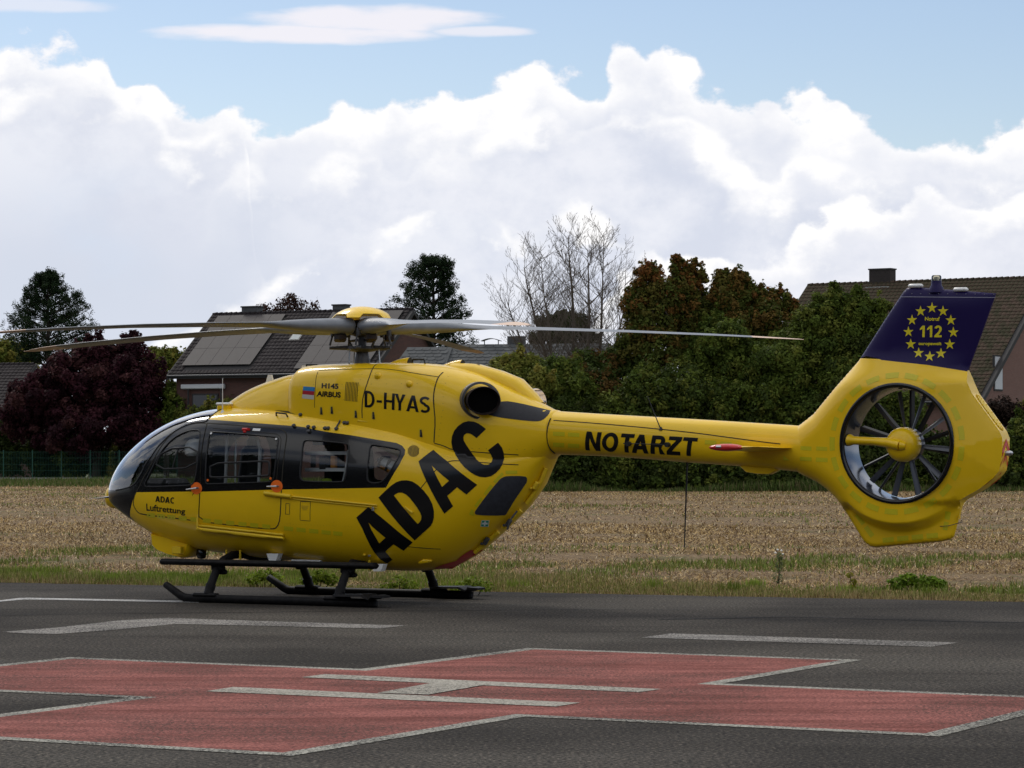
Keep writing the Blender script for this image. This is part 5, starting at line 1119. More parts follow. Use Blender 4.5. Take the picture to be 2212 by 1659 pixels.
    for k in range(n_): t.box(on_wall(2.24 + .185*math.copysign(abs(math.sin(2*math.pi*k/n_))**.6, math.sin(2*math.pi*k/n_)), .50*math.copysign(abs(math.cos(2*math.pi*k/n_))**.7, math.cos(2*math.pi*k/n_)), .008), (.010, .010, .010))
    t.build('cover_screw', M['yellow_matt'], o)['kind'] = 'stuff'
    for k in range(3):
        z1 = 1.96 - .155*k
        for s_ in (-1, 1):
            t = MB(); V = [on_wall(z1, .0, .005), on_wall(z1 - .07, .0, .005), on_wall(z1 - .21, .92*s_, .005), on_wall(z1 - .12, .92*s_, .005)]; t.add(V, [(0, 1, 2, 3)]); t.build('red_chevron', M['red'], o)
    t = MB(); p = on_wall(1.80, 0, .0); t.lathe([(.03, -.02), (.028, .05), (.02, .075), (.001, .085)], n=12, axis='x'); q = t.build('tail_light', M['alu'], o, True); q.location = p
    return o
fin = fin_build()
# duct
lip = [(FR+.002, -.222), (.655, -.238), (.635, -.240), (.617, -.226), (.613, -.20)]
t = MB(); t.lathe(lip, (FC[0], 0, FC[1]), 'y', 96); t.build('duct_lip', M['black'], heli, True, 80)
t = MB(); t.lathe([(r_, -y_) for r_, y_ in lip], (FC[0], 0, FC[1]), 'y', 96); t.build('duct_lip', M['black'], heli, True, 80)
t = MB(); t.lathe([(.613, -.20), (.600, -.12), (.598, .05), (.606, .20)], (FC[0], 0, FC[1]), 'y', 96); t.build('fan_duct', M['duct'], heli, True, 80)
hub = MB(); hub.lathe([(.001, -.205), (.07, -.203), (.13, -.185), (.172, -.145), (.190, -.09), (.192, .0), (.18, .02)], (FC[0]+.02, 0, FC[1]-.01), 'y', 40); fan_h = hub.build('fan_gearbox', M['yellow'], heli, True, 60)
t = MB(); t.lathe([(.178, .02), (.186, .05), (.186, .13), (.16, .155), (.10, .17), (.001, .17)], (FC[0]+.02, 0, FC[1]-.01), 'y', 32); fan = t.build('fan_hub', M['bright'], heli, True, 40)
fc = np.array([FC[0] + .02, 0, FC[1] - .01])
t = MB(); t.tube([fc + [-.605, -.12, .05], fc + [-.55, -.13, .045], fc + [-.3, -.165, .035], fc + [-.12, -.19, .02], fc + [.02, -.20, -.01]], [.085, .058, .056, .070, .075], 16, flat=.8); t.tube([fc + [.02, -.20, -.01], fc + [.08, -.19, -.015]], [.075, .05], 16, flat=.8); t.build('drive_shaft_arm', M['yellow'], heli, True, 60)
for a in (130, 99.6, 69.7, 34.6, -6, -42.6, -76.4, -105.4, -136, 162.4):
    a = math.radians(a); t = MB(); V = []; F = []; d_ = np.array([math.cos(a), 0, math.sin(a)]); s_ = np.array([-math.sin(a), 0, math.cos(a)])
    rr = [(.16, .028, 48), (.30, .032, 40), (.45, .033, 32), (.590, .034, 26)]
    for r_, ch, tw_ in rr:
        tw_ = math.radians(tw_); cd_ = s_*math.cos(tw_) + np.array([0, 1, 0])*math.sin(tw_); nd = np.cross(d_, cd_); o_ = fc + d_*r_ + [0, .085, 0]
        V += [o_ - cd_*ch, o_ - cd_*ch*.3 + nd*.008, o_ + cd_*ch*.6 + nd*.006, o_ + cd_*ch, o_ + cd_*ch*.6 - nd*.004, o_ - cd_*ch*.3 - nd*.005]
    for i in range(3):
        for k in range(6): F.append((i*6+k, i*6+(k+1) % 6, (i+1)*6+(k+1) % 6, (i+1)*6+k))
    F += [tuple(range(6)), tuple(range(23, 17, -1))]; t.add(V, F); t.build('fan_blade', M['bright'], fan, True, 60)
for k in range(10):
    a = math.radians(18 + k*36.0 + (7 if k % 2 else 0)); d_ = np.array([math.cos(a), 0, math.sin(a)]); s_ = np.array([-math.sin(a), 0, math.cos(a)])
    t = MB(); V = []; F = []
    for r_ in (.15, .605):
        o_ = fc*[1, 0, 1] + d_*r_; V += [o_ + s_*.012 + [0, .17, 0], o_ - s_*.012 + [0, .17, 0], o_ - s_*.030 + [0, .225, 0], o_ + s_*.002 + [0, .225, 0]]
    for q in range(4): F.append((q, (q+1) % 4, 4+(q+1) % 4, 4+q))
    F += [(0, 1, 2, 3), (7, 6, 5, 4)]; t.add(V, F); t.build('stator_vane', M['seal'], heli)
t = MB(); t.lathe([(.14, .175), (.14, .225), (.001, .23)], fc, 'y', 24); t.build('stator_hub', M['seal'], heli, True, 50)
# film dashes round the duct and on the lower fin
for k in range(21):
    a0 = math.radians(k*360/21 + 3); a1_ = a0 + math.radians(11.5)
    q = [(FC[0] + r_*math.cos(a), FC[1] + r_*math.sin(a)) for r_, aa in ((.72, (a0, (a0+a1_)/2, a1_)), (.782, (a1_, (a0+a1_)/2, a0))) for a in aa]
    patch('reflective_dash', 'fin', q, M['green_film'], step=.04)
def dashes(a, b, n, w=.055):
    a, b = np.array(a), np.array(b); d_ = (b - a)/n; u = d_/np.hypot(*d_); v = np.array([-u[1], u[0]])*w/2
    for i in range(n): p = a + d_*(i+.08); q = a + d_*(i+.85); patch('reflective_dash', 'fin', [p - v, q - v, q + v, p + v], M['green_film'], step=.05)
dashes((6.42, 1.13), (6.63, .86), 2); dashes((6.72, .835), (7.40, .905), 4); dashes((7.45, .95), (7.50, 1.18), 2)
for q in OUT['greent']: patch('reflective_dash', 'fin', q, M['green_film'], step=.05)
# fin top: cap seam, screws, pads, beacon
ribbon('cap_seam', 'fin', OUT['finseam'], .007, mat('grey_seam', (.25, .24, .32), .5), off=.003)
t = MB(); fs = [np.array(q) for q in OUT['finseam']]
for k in range(11):
    u = .03 + k*.095; q = fs[0]*(1-u) + fs[2]*u + np.array([0, .035]); p, n_ = at('fin', q, .002); t.box(p, (.011, .006, .011))
t.build('cap_screw', mat('screw_grey', (.16, .15, .22), .5), fin)['kind'] = 'stuff'
for x_ in (7.10, 7.62):
    z_ = np.interp(x_, [7.06, 7.52, 8.02], [3.632, 3.585, 3.534]); t = MB(); t.box((x_, 0, z_ + .012), (.155, .10, .045), bev=.018); t.build('antenna_pad', M['white'], fin, True, 60)
t = MB(); t.lathe([(.085, 3.56), (.075, 3.615), (.058, 3.64), (.055, 3.69)], (7.34, 0, 0), n=20); t.build('beacon_base', M['blue'], fin, True, 50)
t = MB(); t.lathe([(.055, 3.685), (.055, 3.735), (.045, 3.75), (.001, 3.75)], (7.34, 0, 0), n=20); t.build('beacon_lens', glass('beacon_glass', (.75, .72, .6)), fin, True, 50)
t = MB(); t.lathe([(.03, 3.685), (.03, 3.73), (.001, 3.735)], (7.34, 0, 0), n=12); t.build('beacon_lamp', M['alu'], fin, True)
# stars and writing
for c in OUT['stars']:
    pts = []
    for k in range(10):
        a = math.pi/2 + k*math.pi/5; r_ = .063 if k % 2 == 0 else .024; pts.append((c[0] + r_*math.cos(a), c[1] + r_*math.sin(a)))
    patch('star', 'fin', pts, M['star'], step=.05, off=.003)
def q4(k, f=0): return OUT[k]
text_on('Notruf', 'fin', OUT['notruf'], M['star'], .03, name='lettering')
word('112', [(0, .23), (.335, .575), (.665, 1)], 'fin', OUT['n112'], M['star'], 1.85, t=.2)
text_on('europaweit', 'fin', OUT['europ'], M['star'], .03, name='lettering')
t = MB(); t.tube([(7.40, -.05, 1.00), (7.50, -.07, 1.005), (7.66, -.05, 1.05)], .004, 5); t.build('static_wick', M['mast'], fin)
# ---- boom fittings
# stabiliser: swept plane on each side with a red end light
for sd in (-1, 1):
    V = []; F = []; na = 14
    for y_, x0_, x1_, z_, th in ((.15, 5.16, 5.72, 1.845, .045), (.55, 5.12, 5.68, 1.85, .035), (.98, 5.08, 5.64, 1.86, .03), (1.02, 5.10, 5.60, 1.86, .012)):
        for k in range(na):
            a = 2*math.pi*k/na; u = (1 - math.cos(a))/2; yy = math.sin(a)*th*(1.6*math.sqrt(max(u, 1e-4))*(1 - u) + .25*(1-u)) ; V.append((x0_ + (x1_ - x0_)*u, sd*y_, z_ + yy + .02*(u-.5)))
    for i in range(3):
        for k in range(na): F.append((i*na+k, i*na+(k+1) % na, (i+1)*na+(k+1) % na, (i+1)*na+k))
    F.append(tuple(3*na + k for k in range(na))); t = MB(); t.add(V, F); st = t.build('tail_stabiliser', M['yellow'], heli, True, 60)
    t = MB(); ya = sd*.98; V = []
    for (yy, sx, sz) in ((.98, 1, 1), (1.07, .9, .85), (1.10, .6, .4)):
        for k in range(na): a = 2*math.pi*k/na; V.append((5.27 + .20*sx*math.cos(a), sd*yy, 1.862 + .042*sz*math.sin(a)))
    F = []
    for i in range(2):
        for k in range(na): F.append((i*na+k, i*na+(k+1) % na, (i+1)*na+(k+1) % na, (i+1)*na+k))
    F.append(tuple(2*na + k for k in range(na))); t.add(V, F); e_ = t.build('stabiliser_end_cap', M['red'] if sd < 0 else M['yellow'], st, True, 60)
    t = MB(); t.box((5.22, sd*1.085, 1.868), (.08, .05, .035), bev=.015); t.build('position_light', M['alu'], st, True)
boxy('antenna_fairing', [(5.00, 1.655), (5.08, 1.585), (5.22, 1.565), (5.38, 1.56), (5.46, 1.60), (5.49, 1.635), (5.2, 1.68)], -.06, .06, M['yellow'])
t = MB(); t.tube([(4.335, 0, 1.70), (4.30, 0, .72)], [.012, .007], 6); t.build('trailing_aerial', M['seal'], heli, True)
t = MB(); p, _ = at('boom', (4.10, 2.07), 0); t.tube([p, p + np.array([-.16, -.02, .38])], [.007, .004], 6); t.lathe([(.022, -.01), (.016, .02), (.007, .03)], p, n=8); t.build('whip_antenna', M['seal'], heli, True)
a_, _ = at('boom', (3.72, 1.915), .05); b_, _ = at('boom', (4.21, 1.90), .05)
t = MB(); t.tube([a_ + [-.06, 0, .005], b_ + [.02, 0, 0]], .006, 6)
for q in (a_, b_): t.lathe([(.001, -.03), (.028, -.03), (.028, .03), (.001, .03)], q + [0, .01, 0], 'y', 14)
t.build('rod_antenna', M['seal'], heli, True, 50)
# collar where the boom leaves the body
skin_rows = []
bc = MB(); V = []; F = []
for x_, gr_ in ((2.60, .004), (2.62, .012), (2.66, .012), (2.68, .0)):
    X_ = BOOM.pt(np.full(25, x_), np.linspace(0, math.pi, 25)); Nn_ = BOOM.nrm(X_); X_ = X_ + Nn_*gr_; full = np.concatenate([X_, (X_*[1, -1, 1])[::-1][1:-1]]); V += full.tolist()
n = 48
for i in range(3):
    for k in range(n): F.append((i*n+k, i*n+(k+1) % n, (i+1)*n+(k+1) % n, (i+1)*n+k))
bc.add(V, F); bc.build('boom_collar', M['yellow'], heli, True, 50)
skin_tube('boom_joint_gap', 'boom', [(2.685, 2.20), (2.67, 2.1), (2.66, 1.95), (2.67, 1.85), (2.69, 1.80)], .007, M['seam'], soft=1, off=.006)

# ---- rotor
mast_z = 3.31
t = MB(); t.lathe([(.105, 2.84), (.095, 2.93), (.078, 3.0), (.066, 3.05), (.05, 3.06), (.05, 3.40)], n=24); mast = t.build('rotor_mast', M['mast'], heli, True, 50)
t = MB(); t.lathe([(.06, 3.02), (.16, 3.035), (.19, 3.06), (.17, 3.09), (.06, 3.10)], n=30, caps=False); sw_ = t.build('swashplate', M['mast'], heli, True, 50)
t = MB(); t.lathe([(.05, 3.20), (.15, 3.235), (.17, 3.30), (.15, 3.40), (.05, 3.42)], n=30, caps=True); t.build('rotor_hub', M['mast'], heli, True, 50)
# scalloped cap
V = []; F = []; nr, na = 9, 120; ph0 = .0714 - HELI_YAW
for i in range(nr+1):
    for k in range(na):
        a = 2*math.pi*k/na; rel = ((a - ph0 + math.pi/5) % (2*math.pi/5)) - math.pi/5   # 0 over a blade
        s_ = min(1, max(0, (abs(rel) - .30)/.12)); s_ = s_*s_*(3-2*s_); rim = .375 - .045*(1 - s_)
        u = i/nr; r_ = rim*u; rn_ = r_/.375; V.append((r_*math.cos(a), r_*math.sin(a), 3.577 - .148*(1 - math.sqrt(max(0, 1 - (rn_*.93)**2)))/(1 - math.sqrt(1-.93**2))))
for i in range(nr):
    for k in range(na): F.append((i*na+k, i*na+(k+1) % na, (i+1)*na+(k+1) % na, (i+1)*na+k))
t = MB(); t.add(V, F); cap = t.build('rotor_cap', M['yellow'], heli, True, 60); sm = cap.modifiers.new('s', 'SOLIDIFY'); sm.thickness = .008
TZ = (3.14656845, .0395722, .0262133)
blade_me = {}
def blade(k):
    aw = .0713658746 - k*math.radians(72)                       # world angle
    tz = TZ[0] + TZ[1]*math.cos(aw) + TZ[2]*math.sin(aw)
    droop = mast_z + .02 - tz
    st = [(.20, .135, .105, 4), (.32, .150, .098, 4), (.50, .135, .090, 5), (.80, .105, .078, 6), (1.10, .10, .062, 8), (1.35, .125, .042, 9), (1.60, .165, .022, 8.5), (2.2, .165, .019, 7.5), (3.2, .165, .018, 6), (4.3, .165, .016, 5), (4.75, .165, .015, 4.5), (5.0, .15, .013, 4.2), (5.2, .115, .010, 4), (5.34, .07, .007, 4), (5.4, .03, .004, 4)]
    n = 18; V = []; F = []
    for r_, ch, th, pit in st:
        u = r_/5.4; zc = -droop*(u**2.1); xs = -.04*max(0, (r_-4.9)/.5)**2; p_ = math.radians(pit)
        blend = min(1, max(0, (r_ - 1.0)/.6))
        for q in range(n):
            a = 2*math.pi*q/n
            c = math.cos(a)*ch; h_ = math.sin(a)*th*((1-blend) + blend*(.55 + .45*math.cos(a)))   # lead edge fuller
            y_ = c*math.cos(p_) - h_*math.sin(p_) + xs - .05*blend*(ch > .04); z_ = c*math.sin(p_) + h_*math.cos(p_) + zc; V.append((r_, y_, z_))
    F_r, F_t = [], []
    for i in range(len(st)-1):
        for q in range(n): (F_t if st[i][0] >= 4.75 else F_r).append((i*n+q, i*n+(q+1) % n, (i+1)*n+(q+1) % n, (i+1)*n+q))
    root = empty('rotor_blade_pivot', (0, 0, mast_z), 0) if False else None
    t = MB(); t.add(V, F_r + [tuple(range(n))]); b = t.build('rotor_blade', M['blade'], heli, True, 60); b.location = (0, 0, mast_z + .02); b.rotation_euler = (0, 0, aw - HELI_YAW)
    t = MB(); t.add(V, F_t + [tuple((len(st)-1)*n + q for q in range(n))]); t.build('blade_tip', M['tip'], b, True, 60)
    t = MB(); t.tube([(.30, -.16, -.02), (.34, -.20, -.23)], .013, 6); t.lathe([(.03, -.12), (.03, -.05)], (.32, -.16, 0), n=8, caps=True)
    t.build('pitch_link', M['mast'], b, True, 60)
    t = MB(); t.box((.33, 0, -.135), (.12, .13, .09), bev=.02); t.build('lag_damper', M['exh'], b, True)
    # swashplate arm
    a2 = aw - HELI_YAW - .55; t = MB(); t.tube([(.15*math.cos(a2), .15*math.sin(a2), 3.075), (.40*math.cos(a2), .40*math.sin(a2), 3.07)], [.03, .018], 8); t.build('swashplate_arm', M['mast'], sw_, True)
for k in range(5): blade(k)
for a in (.4, 2.6, 4.4):
    t = MB(); t.tube([(.22*math.cos(a), .22*math.sin(a), 2.80), (.20*math.cos(a), .20*math.sin(a), 3.05)], .010, 6); t.build('control_rod', M['alu'], heli, True)
for a in (2.9, 6.0):
    t = MB(); t.tube([(.06*math.cos(a), .06*math.sin(a), 3.17), (.22*math.cos(a), .22*math.sin(a), 3.16), (.17*math.cos(a), .17*math.sin(a), 3.08)], .018, 6); t.build('scissor_link', M['mast'], heli, True)

# ---- landing skids
for sd in (-1, 1):
    y_ = sd*1.15
    t = MB(); t.tube([(-2.095, y_, .215), (-2.085, y_, .207), (-1.86, y_, .075), (-1.80, y_, .052), (-1.72, y_, .048), (.75, y_, .048), (.80, y_, .052)], [.030, .042, .050, .052, .052, .052, .05], 14); sk = t.build('landing_skid', M['skid'], heli, True, 50)
    for xs_ in (-1.50, .35):
        t = MB(); t.box((xs_, y_, .092), (.34, .125, .05), bev=.02); t.build('skid_saddle', M['skid'], sk, True)
    # bear paw
    t = MB(); V = []; pl = [(.35, .11, .13), (.55, .16, .135), (.78, .19, .14), (.86, .15, .10), (.90, .16, .135), (1.02, .10, .125)]
    for x_, w_, z_ in pl: V += [(x_, y_ - w_, z_ - .01), (x_, y_ + w_, z_ - .01), (x_, y_ + w_*.9, z_ + .015), (x_, y_ - w_*.9, z_ + .015)]
    F = [(0, 1, 2, 3), tuple((len(pl)-1)*4 + i for i in (3, 2, 1, 0))]
    for i in range(len(pl)-1):
        for q in range(4): F.append((i*4+q, i*4+(q+1) % 4, (i+1)*4+(q+1) % 4, (i+1)*4+q))
    t.add(V, F); t.build('ski_plate', M['skid'], sk)
    t = MB(); t.box((.68, y_, .045), (.42, .09, .09), bev=.02); t.build('skid_shoe', M['skid'], sk, True)
    # step beam
    t = MB(); V = []; 
    t.box((-.75, sd*.96, .475), (3.06, .15, .075), bev=.03); bm_ = t.build('step_beam', M['skid'], heli, True)
    for x_ in (-1.47, .36):
        t = MB(); t.box((x_, sd*.93, .415), (.17, .12, .10), bev=.03); t.box((x_+.03, sd*.88, .36), (.11, .10, .06), bev=.02); t.build('step_bracket', M['skid'], bm_, True)
for x_ in (-1.47, .36):
    pts = []
    for s_ in (-1, 1):
        q = [(x_, s_*1.15, .09), (x_, s_*1.08, .22), (x_, s_*.97, .38), (x_, s_*.82, .50), (x_, s_*.62, .555 if x_ < 0 else .47), (x_, s_*.3, .56 if x_ < 0 else .46)]
        pts = q if s_ < 0 else pts + q[::-1]
    rr = [.062, .052, .05, .05, .05, .05] + [.05, .05, .05, .05, .052, .062]
    t = MB(); t.tube(pts, rr, 14); t.build('cross_tube', M['skid'], heli, True, 60)
    for s_ in (-1, 1):
        t = MB(); t.lathe([(.066, .16), (.068, .19), (.066, .22)], (x_, 0, 0), n=12); 
        t = MB(); V0 = (x_, s_*1.125, .15); t.tube([(x_, s_*1.11, .16), (x_, s_*1.085, .215)], .062, 12); t.build('tube_sleeve', M['skid'], heli, True)
        for dx in (-.10, .10):
            t = MB(); t.box((x_ + dx, s_*.60, .56 if x_ < 0 else .47), (.02, .03, .12), bev=.006); t.build('belly_bracket', M['yellow_matt'], heli)

# ---- interior
t = MB(); t.box((-.75, 0, .98), (3.0, 1.46, .04)); t.build('cabin_floor', M['interior'], heli)
t = MB(); t.box((-3.02, -.0, 1.22), (.46, 1.05, .22), bev=.05); t.box((-2.85, 0, 1.38), (.34, .60, .20), bev=.06); t.build('instrument_panel', M['interior'], heli, True)
for y_ in (-.40, .40):
    t = MB(); t.box((-2.12, y_, 1.20), (.46, .44, .12), bev=.04); o = t.build('pilot_seat', M['seat'], heli, True)
    t = MB(); t.box((-1.88, y_, 1.56), (.12, .44, .66), Matrix.Rotation(math.radians(-8), 3, 'Y').transposed(), bev=.05); t.build('seat_backrest', M['seat'], o, True)
    t = MB(); t.box((-1.83, y_, 1.92), (.09, .26, .16), bev=.04); t.build('seat_headrest', M['seat'], o, True)
for x_, y_ in ((-1.35, .15), (-.95, .55)):
    t = MB(); t.box((x_, y_, 1.28), (.42, .40, .12), bev=.04); o = t.build('crew_seat', M['seat'], heli, True)
    t = MB(); t.box((x_ + .22, y_, 1.62), (.10, .40, .62), bev=.04); t.build('seat_backrest', M['seat'], o, True)
for pts, r_ in (([(-1.70, -.45, .98), (-1.66, -.45, 2.06)], .020), ([(-1.55, -.45, 1.0), (-1.53, -.45, 1.95), (-1.60, -.45, 2.05)], .010), ([(-1.22, -.45, .98), (-1.18, -.45, 1.85), (-1.22, -.45, 1.97), (-1.36, -.45, 2.03)], .020)):
    t = MB(); t.tube(pts, r_, 8); t.build('cabin_rail', M['rail'], heli, True)
for z_ in (1.80, 1.60):
    t = MB(); t.box((-.09, -.56, z_), (.74, .03, .042)); t.build('equipment_rail', M['rail'], heli)
t = MB(); t.tube([(.10, -.62, 1.45), (.16, -.62, 1.7), (.17, -.62, 1.82), (.27, -.62, 1.92)], .010, 6); t.build('cabin_hose', M['rail'], heli)
for c, s_, m_ in (((-.10, .2, 1.97), (.20, .12, .15), 'bluebox'), ((.07, .2, 1.98), (.09, .10, .09), 'interior'), ((-.02, .12, 1.68), (.10, .08, .16), 'interior'), ((.12, .12, 1.69), (.07, .06, .15), 'bagorange'), ((.36, .12, 1.70), (.035, .05, .15), 'white'), ((.45, .12, 1.70), (.08, .08, .15), 'interior'), ((-.16, .1, 1.70), (.05, .06, .15), 'interior')):
    t = MB(); t.box((c[0] - .19, c[1] - .66, c[2]), s_, bev=.01); t.build('monitor_unit', M[m_], heli)
t = MB(); t.box((-.10, .2, 1.20), (.95, .5, .26), bev=.04); t.build('stretcher', M['interior'], heli, True)
t = MB(); t.box((-.95, -.30, 1.26), (.24, .3, .34), bev=.05); t.build('crew_seat', M['lime'], heli, True)
def loose(name, label, cat, mb, m, sm=True):
    o = mb.build(name, m, None, sm, 60); o.matrix_world = Matrix.Translation(heli.location) @ Matrix.Rotation(HELI_YAW, 4, 'Z'); return tag(o, label, cat)
t = MB(); t.lathe([(.001, 1.98), (.06, 1.965), (.10, 1.92), (.115, 1.86), (.11, 1.79), (.08, 1.76)], (-2.13, -.48, 0), n=20); loose('flight_helmet', 'white flight helmet hanging behind the cockpit door window of the helicopter', 'helmet', t, M['white'])
t = MB(); R_ = Matrix.Rotation(math.radians(24), 3, 'Y'); t.box((.66, -.48, 1.66), (.30, .2, .13), R_, bev=.055); bag = loose('rescue_bag', 'grey and orange padded bag lying behind the rear cabin window', 'bag', t, M['rail'])
t = MB(); t.box((.68, -.47, 1.60), (.27, .19, .06), R_, bev=.025); q = t.build('bag_base', M['bagorange'], bag, True)
for dx in (-.07, .03):
    t = MB(); t.box((.66 + dx, -.48, 1.665 - dx*.44), (.022, .206, .137), R_); t.build('bag_strap', M['mast'], bag)
t = MB(); t.lathe([(.001, 1.46), (.05, 1.45), (.07, 1.41), (.06, 1.37)], (-.12, -.62, .04), n=14); loose('rolled_blanket', 'small lime green roll on the sill of the middle cabin window', 'blanket', t, M['lime'])
# ================================================================ GROUND
def gp(vx, vy):
    """ground point seen at a given place of the reference (used to lay out the painted marks)"""
    d = 6420*CAM_H/(vy - 974.9); return ((vx - 1106)/6420*d, d)
E1 = np.array([41.284*(-1106/6420), 41.284]); E2 = np.array([35.93*(1106/6420), 35.93])
ED = (E2 - E1)/np.linalg.norm(E2 - E1); EN = np.array([-ED[1], ED[0]])       # along the tarmac edge, and away from the camera
def sheet(name, poly, z, m, kind='structure', sub=0):
    P_ = [(x, y, z) for x, y in poly]; o = mesh_obj(name, P_, [tuple(range(len(P_)))], m)
    me = o.data
    if me.polygons[0].normal.z < 0: me.flip_normals()
    o['kind'] = kind; return o
far = 4000
sheet('ground', [(-far, -200), (far, -200), (far, far), (-far, far)], -.06, M['meadow'])
# stubble field: gently uneven strip
def field():
    nx, ny = 150, 150; V = []; 
    us = np.linspace(-160, 160, nx); vs = 0.02 + (np.linspace(0, 1, ny)**2)*112
    U, Vv = np.meshgrid(us, vs, indexing='ij'); base = (E1 + E2)/2
    Pp = base + U[..., None]*ED + Vv[..., None]*EN
    Z = -.012 + .018*np.sin(U*1.7 + Vv*.6)*np.clip(Vv/3, 0, 1) + .02*np.sin(Vv*1.1 + U*.13)*np.clip(Vv/3, 0, 1)
    Z = np.maximum(Z, -.045); V = np.concatenate([Pp, Z[..., None]], -1).reshape(-1, 3); F = []
    i, j = np.meshgrid(np.arange(nx-1), np.arange(ny-1), indexing='ij'); q = (i*ny + j).ravel(); F = np.stack([q, q+ny, q+ny+1, q+1], 1)
    o = mesh_obj('stubble_field', V, F, M['soil'], smooth=True); o['kind'] = 'structure'
field()
p0 = E1 - ED*60; p1 = E2 + ED*60
sheet('tarmac_apron', [tuple(p0), tuple(p0 - EN*90), tuple(p1 - EN*90), tuple(p1)], 0.0, M['asphalt'])
# red hospital cross and its pale outline, laid out on its own square grid
ps = -.49134; O0 = np.array([-2.8196, 21.9057]); A_, L_ = 3.2986, 2.9876; cu_ = np.array([math.cos(ps), math.sin(ps)]); cv_ = np.array([-math.sin(ps), math.cos(ps)])
def cross_poly(w):
    g = [(0+w, 0+w), (0+w, -L_+w), (A_-w, -L_+w), (A_-w, 0+w), (A_+L_-w, 0+w), (A_+L_-w, A_-w), (A_-w, A_-w), (A_-w, A_+L_-w), (0+w, A_+L_-w), (0+w, A_-w), (-L_+w, A_-w), (-L_+w, 0+w)]
    return [tuple(O0 + cu_*a + cv_*b) for a, b in g]
def strip_ring(name, outer, inner, z, m):
    n = len(outer); V = [(x, y, z) for x, y in outer] + [(x, y, z) for x, y in inner]
    F = [(i, (i+1) % n, n + (i+1) % n, n + i) for i in range(n)]; o = mesh_obj(name, V, F, m)
    for pl in o.data.polygons: pass
    if o.data.polygons[0].normal.z < 0: o.data.flip_normals()
    o['kind'] = 'structure'; return o
sheet('red_cross_marking', cross_poly(.15), .004, M['redpad'])
strip_ring('cross_outline_marking', cross_poly(0), cross_poly(.15), .004, M['padwhite'])
S = 1.785714
def gs(pts): return [gp(x/S, y/S) for x, y in pts]
sheet('letter_h_marking', gs([(1162.7, 2615.9), (1253, 2603.7), (2551, 2661.6), (2465, 2673.8)]), .008, M['hpaint'])
sheet('letter_h_marking', gs([(793.4, 2670.2), (899.6, 2653.4), (2239, 2714.5), (2144, 2729.4)]), .008, M['hpaint'])
sheet('letter_h_marking', gs([(1455, 2677), (1690, 2634), (1893, 2642), (1651, 2684)]), .0095, M['hpaint'])
sheet('worn_marking', [gp(*q) for q in [(5, 1365.7), (126.6, 1356), (253, 1341.4), (362, 1335.3), (560, 1342.1), (878, 1352), (820, 1358.5), (560, 1352.3), (380, 1348.5), (253, 1360.6), (126.6, 1370), (60, 1369)]], .004, M['wornwhite'])
sheet('worn_marking', [gp(*q) for q in [(1385, 1378), (1450, 1369), (2070, 1389), (2011, 1398)]], .004, M['wornwhite'])
sheet('white_line_marking', [gp(*q) for q in [(-120, 1312), (0, 1297.5), (40, 1292.3), (60, 1291.8), (430, 1298.6), (430, 1302.2), (100, 1296), (52, 1295.6), (0, 1300), (-120, 1315)]], .004, M['linewhite'])

def joint(pts, w):
    P_ = np.array([gp(*q) for q in pts]); L_ = resample(P_, .35, False); L_[:, 1] += .05*np.sin(L_[:, 0]*2.3) + rng.normal(size=len(L_))*.012; a = [tuple(q) for q in L_]; b = [(x, y + w) for x, y in a]
    n = len(a); o = mesh_obj('tarmac_joint', [(x, y, .003) for x, y in a + b], [(i, i+1, n+i+1, n+i) for i in range(n-1)], mat('bitumen', (.020, .018, .017), .8, spec=.1)); o['kind'] = 'structure'
joint([(1422, 1338.7), (1697, 1333.5), (2070, 1343), (2300, 1347)], .10)
joint([(-40, 1330), (400, 1324), (1000, 1319), (1500, 1317.5)], .05)
joint([(1600, 1545), (1900, 1530), (2300, 1528)], .04)
# ================================================================ straw, grass and weeds
def blades(name, xy, z0, h, w, lean, az, tones, m, kind='stuff', flat=False):
    """xy (n,2): thin upright or lying blades, two triangles each"""
    n = len(xy); c, s = np.cos(az), np.sin(az); side = np.stack([c, s, 0*c], 1)*w[:, None]/2
    b = np.concatenate([xy, np.broadcast_to(z0, (n,))[:, None]], 1)
    lc, ls = np.cos(az + math.pi/2), np.sin(az + math.pi/2)
    tip = b + np.stack([lc*lean*h, ls*lean*h, np.sqrt(np.maximum(1 - lean**2, .0))*h], 1); mid = b*.5 + tip*.5 + np.array([0, 0, 1])*(h*.06)[:, None]
    V = np.stack([b - side, b + side, mid + side*.8, mid - side*.8, tip], 1).reshape(-1, 3)
    k = np.arange(n)*5; T = np.concatenate([np.stack([k, k+1, k+2], 1), np.stack([k, k+2, k+3], 1), np.stack([k+3, k+2, k+4], 1)])
    o = mesh_obj(name, V, T, m, tones=np.concatenate([tones]*3)); o['kind'] = kind; return o
def fnoise(P, s, seed=0):
    return np.array([mnoise.fractal(Vector((p[0]*s + seed, p[1]*s, seed*1.7)), 1.0, 2.0, 4) for p in P])
def fast_noise(P, s, seed):
    r = np.random.default_rng(seed); v = np.zeros(len(P)); 
    for o in range(5):
        for _ in range(3):
            k = r.normal(size=2); k /= np.linalg.norm(k); v += np.sin((P @ k)*s*2**o*r.uniform(.7, 1.3) + r.uniform(0, 6.28))*.5**o
    return v/3
def scatter(n, u0, u1, v0, v1, pw=1.0):
    """random points in the strip beyond the tarmac edge, in view"""
    v = v0 + (v1 - v0)*rng.random(n)**pw; base = (E1 + E2)/2; u = rng.uniform(u0, u1, n); P_ = base + u[:, None]*ED + v[:, None]*EN
    lim = P_[:, 1]*(.18) + 1.0; ok = np.abs(P_[:, 0]) < lim; return P_[ok], v[ok]
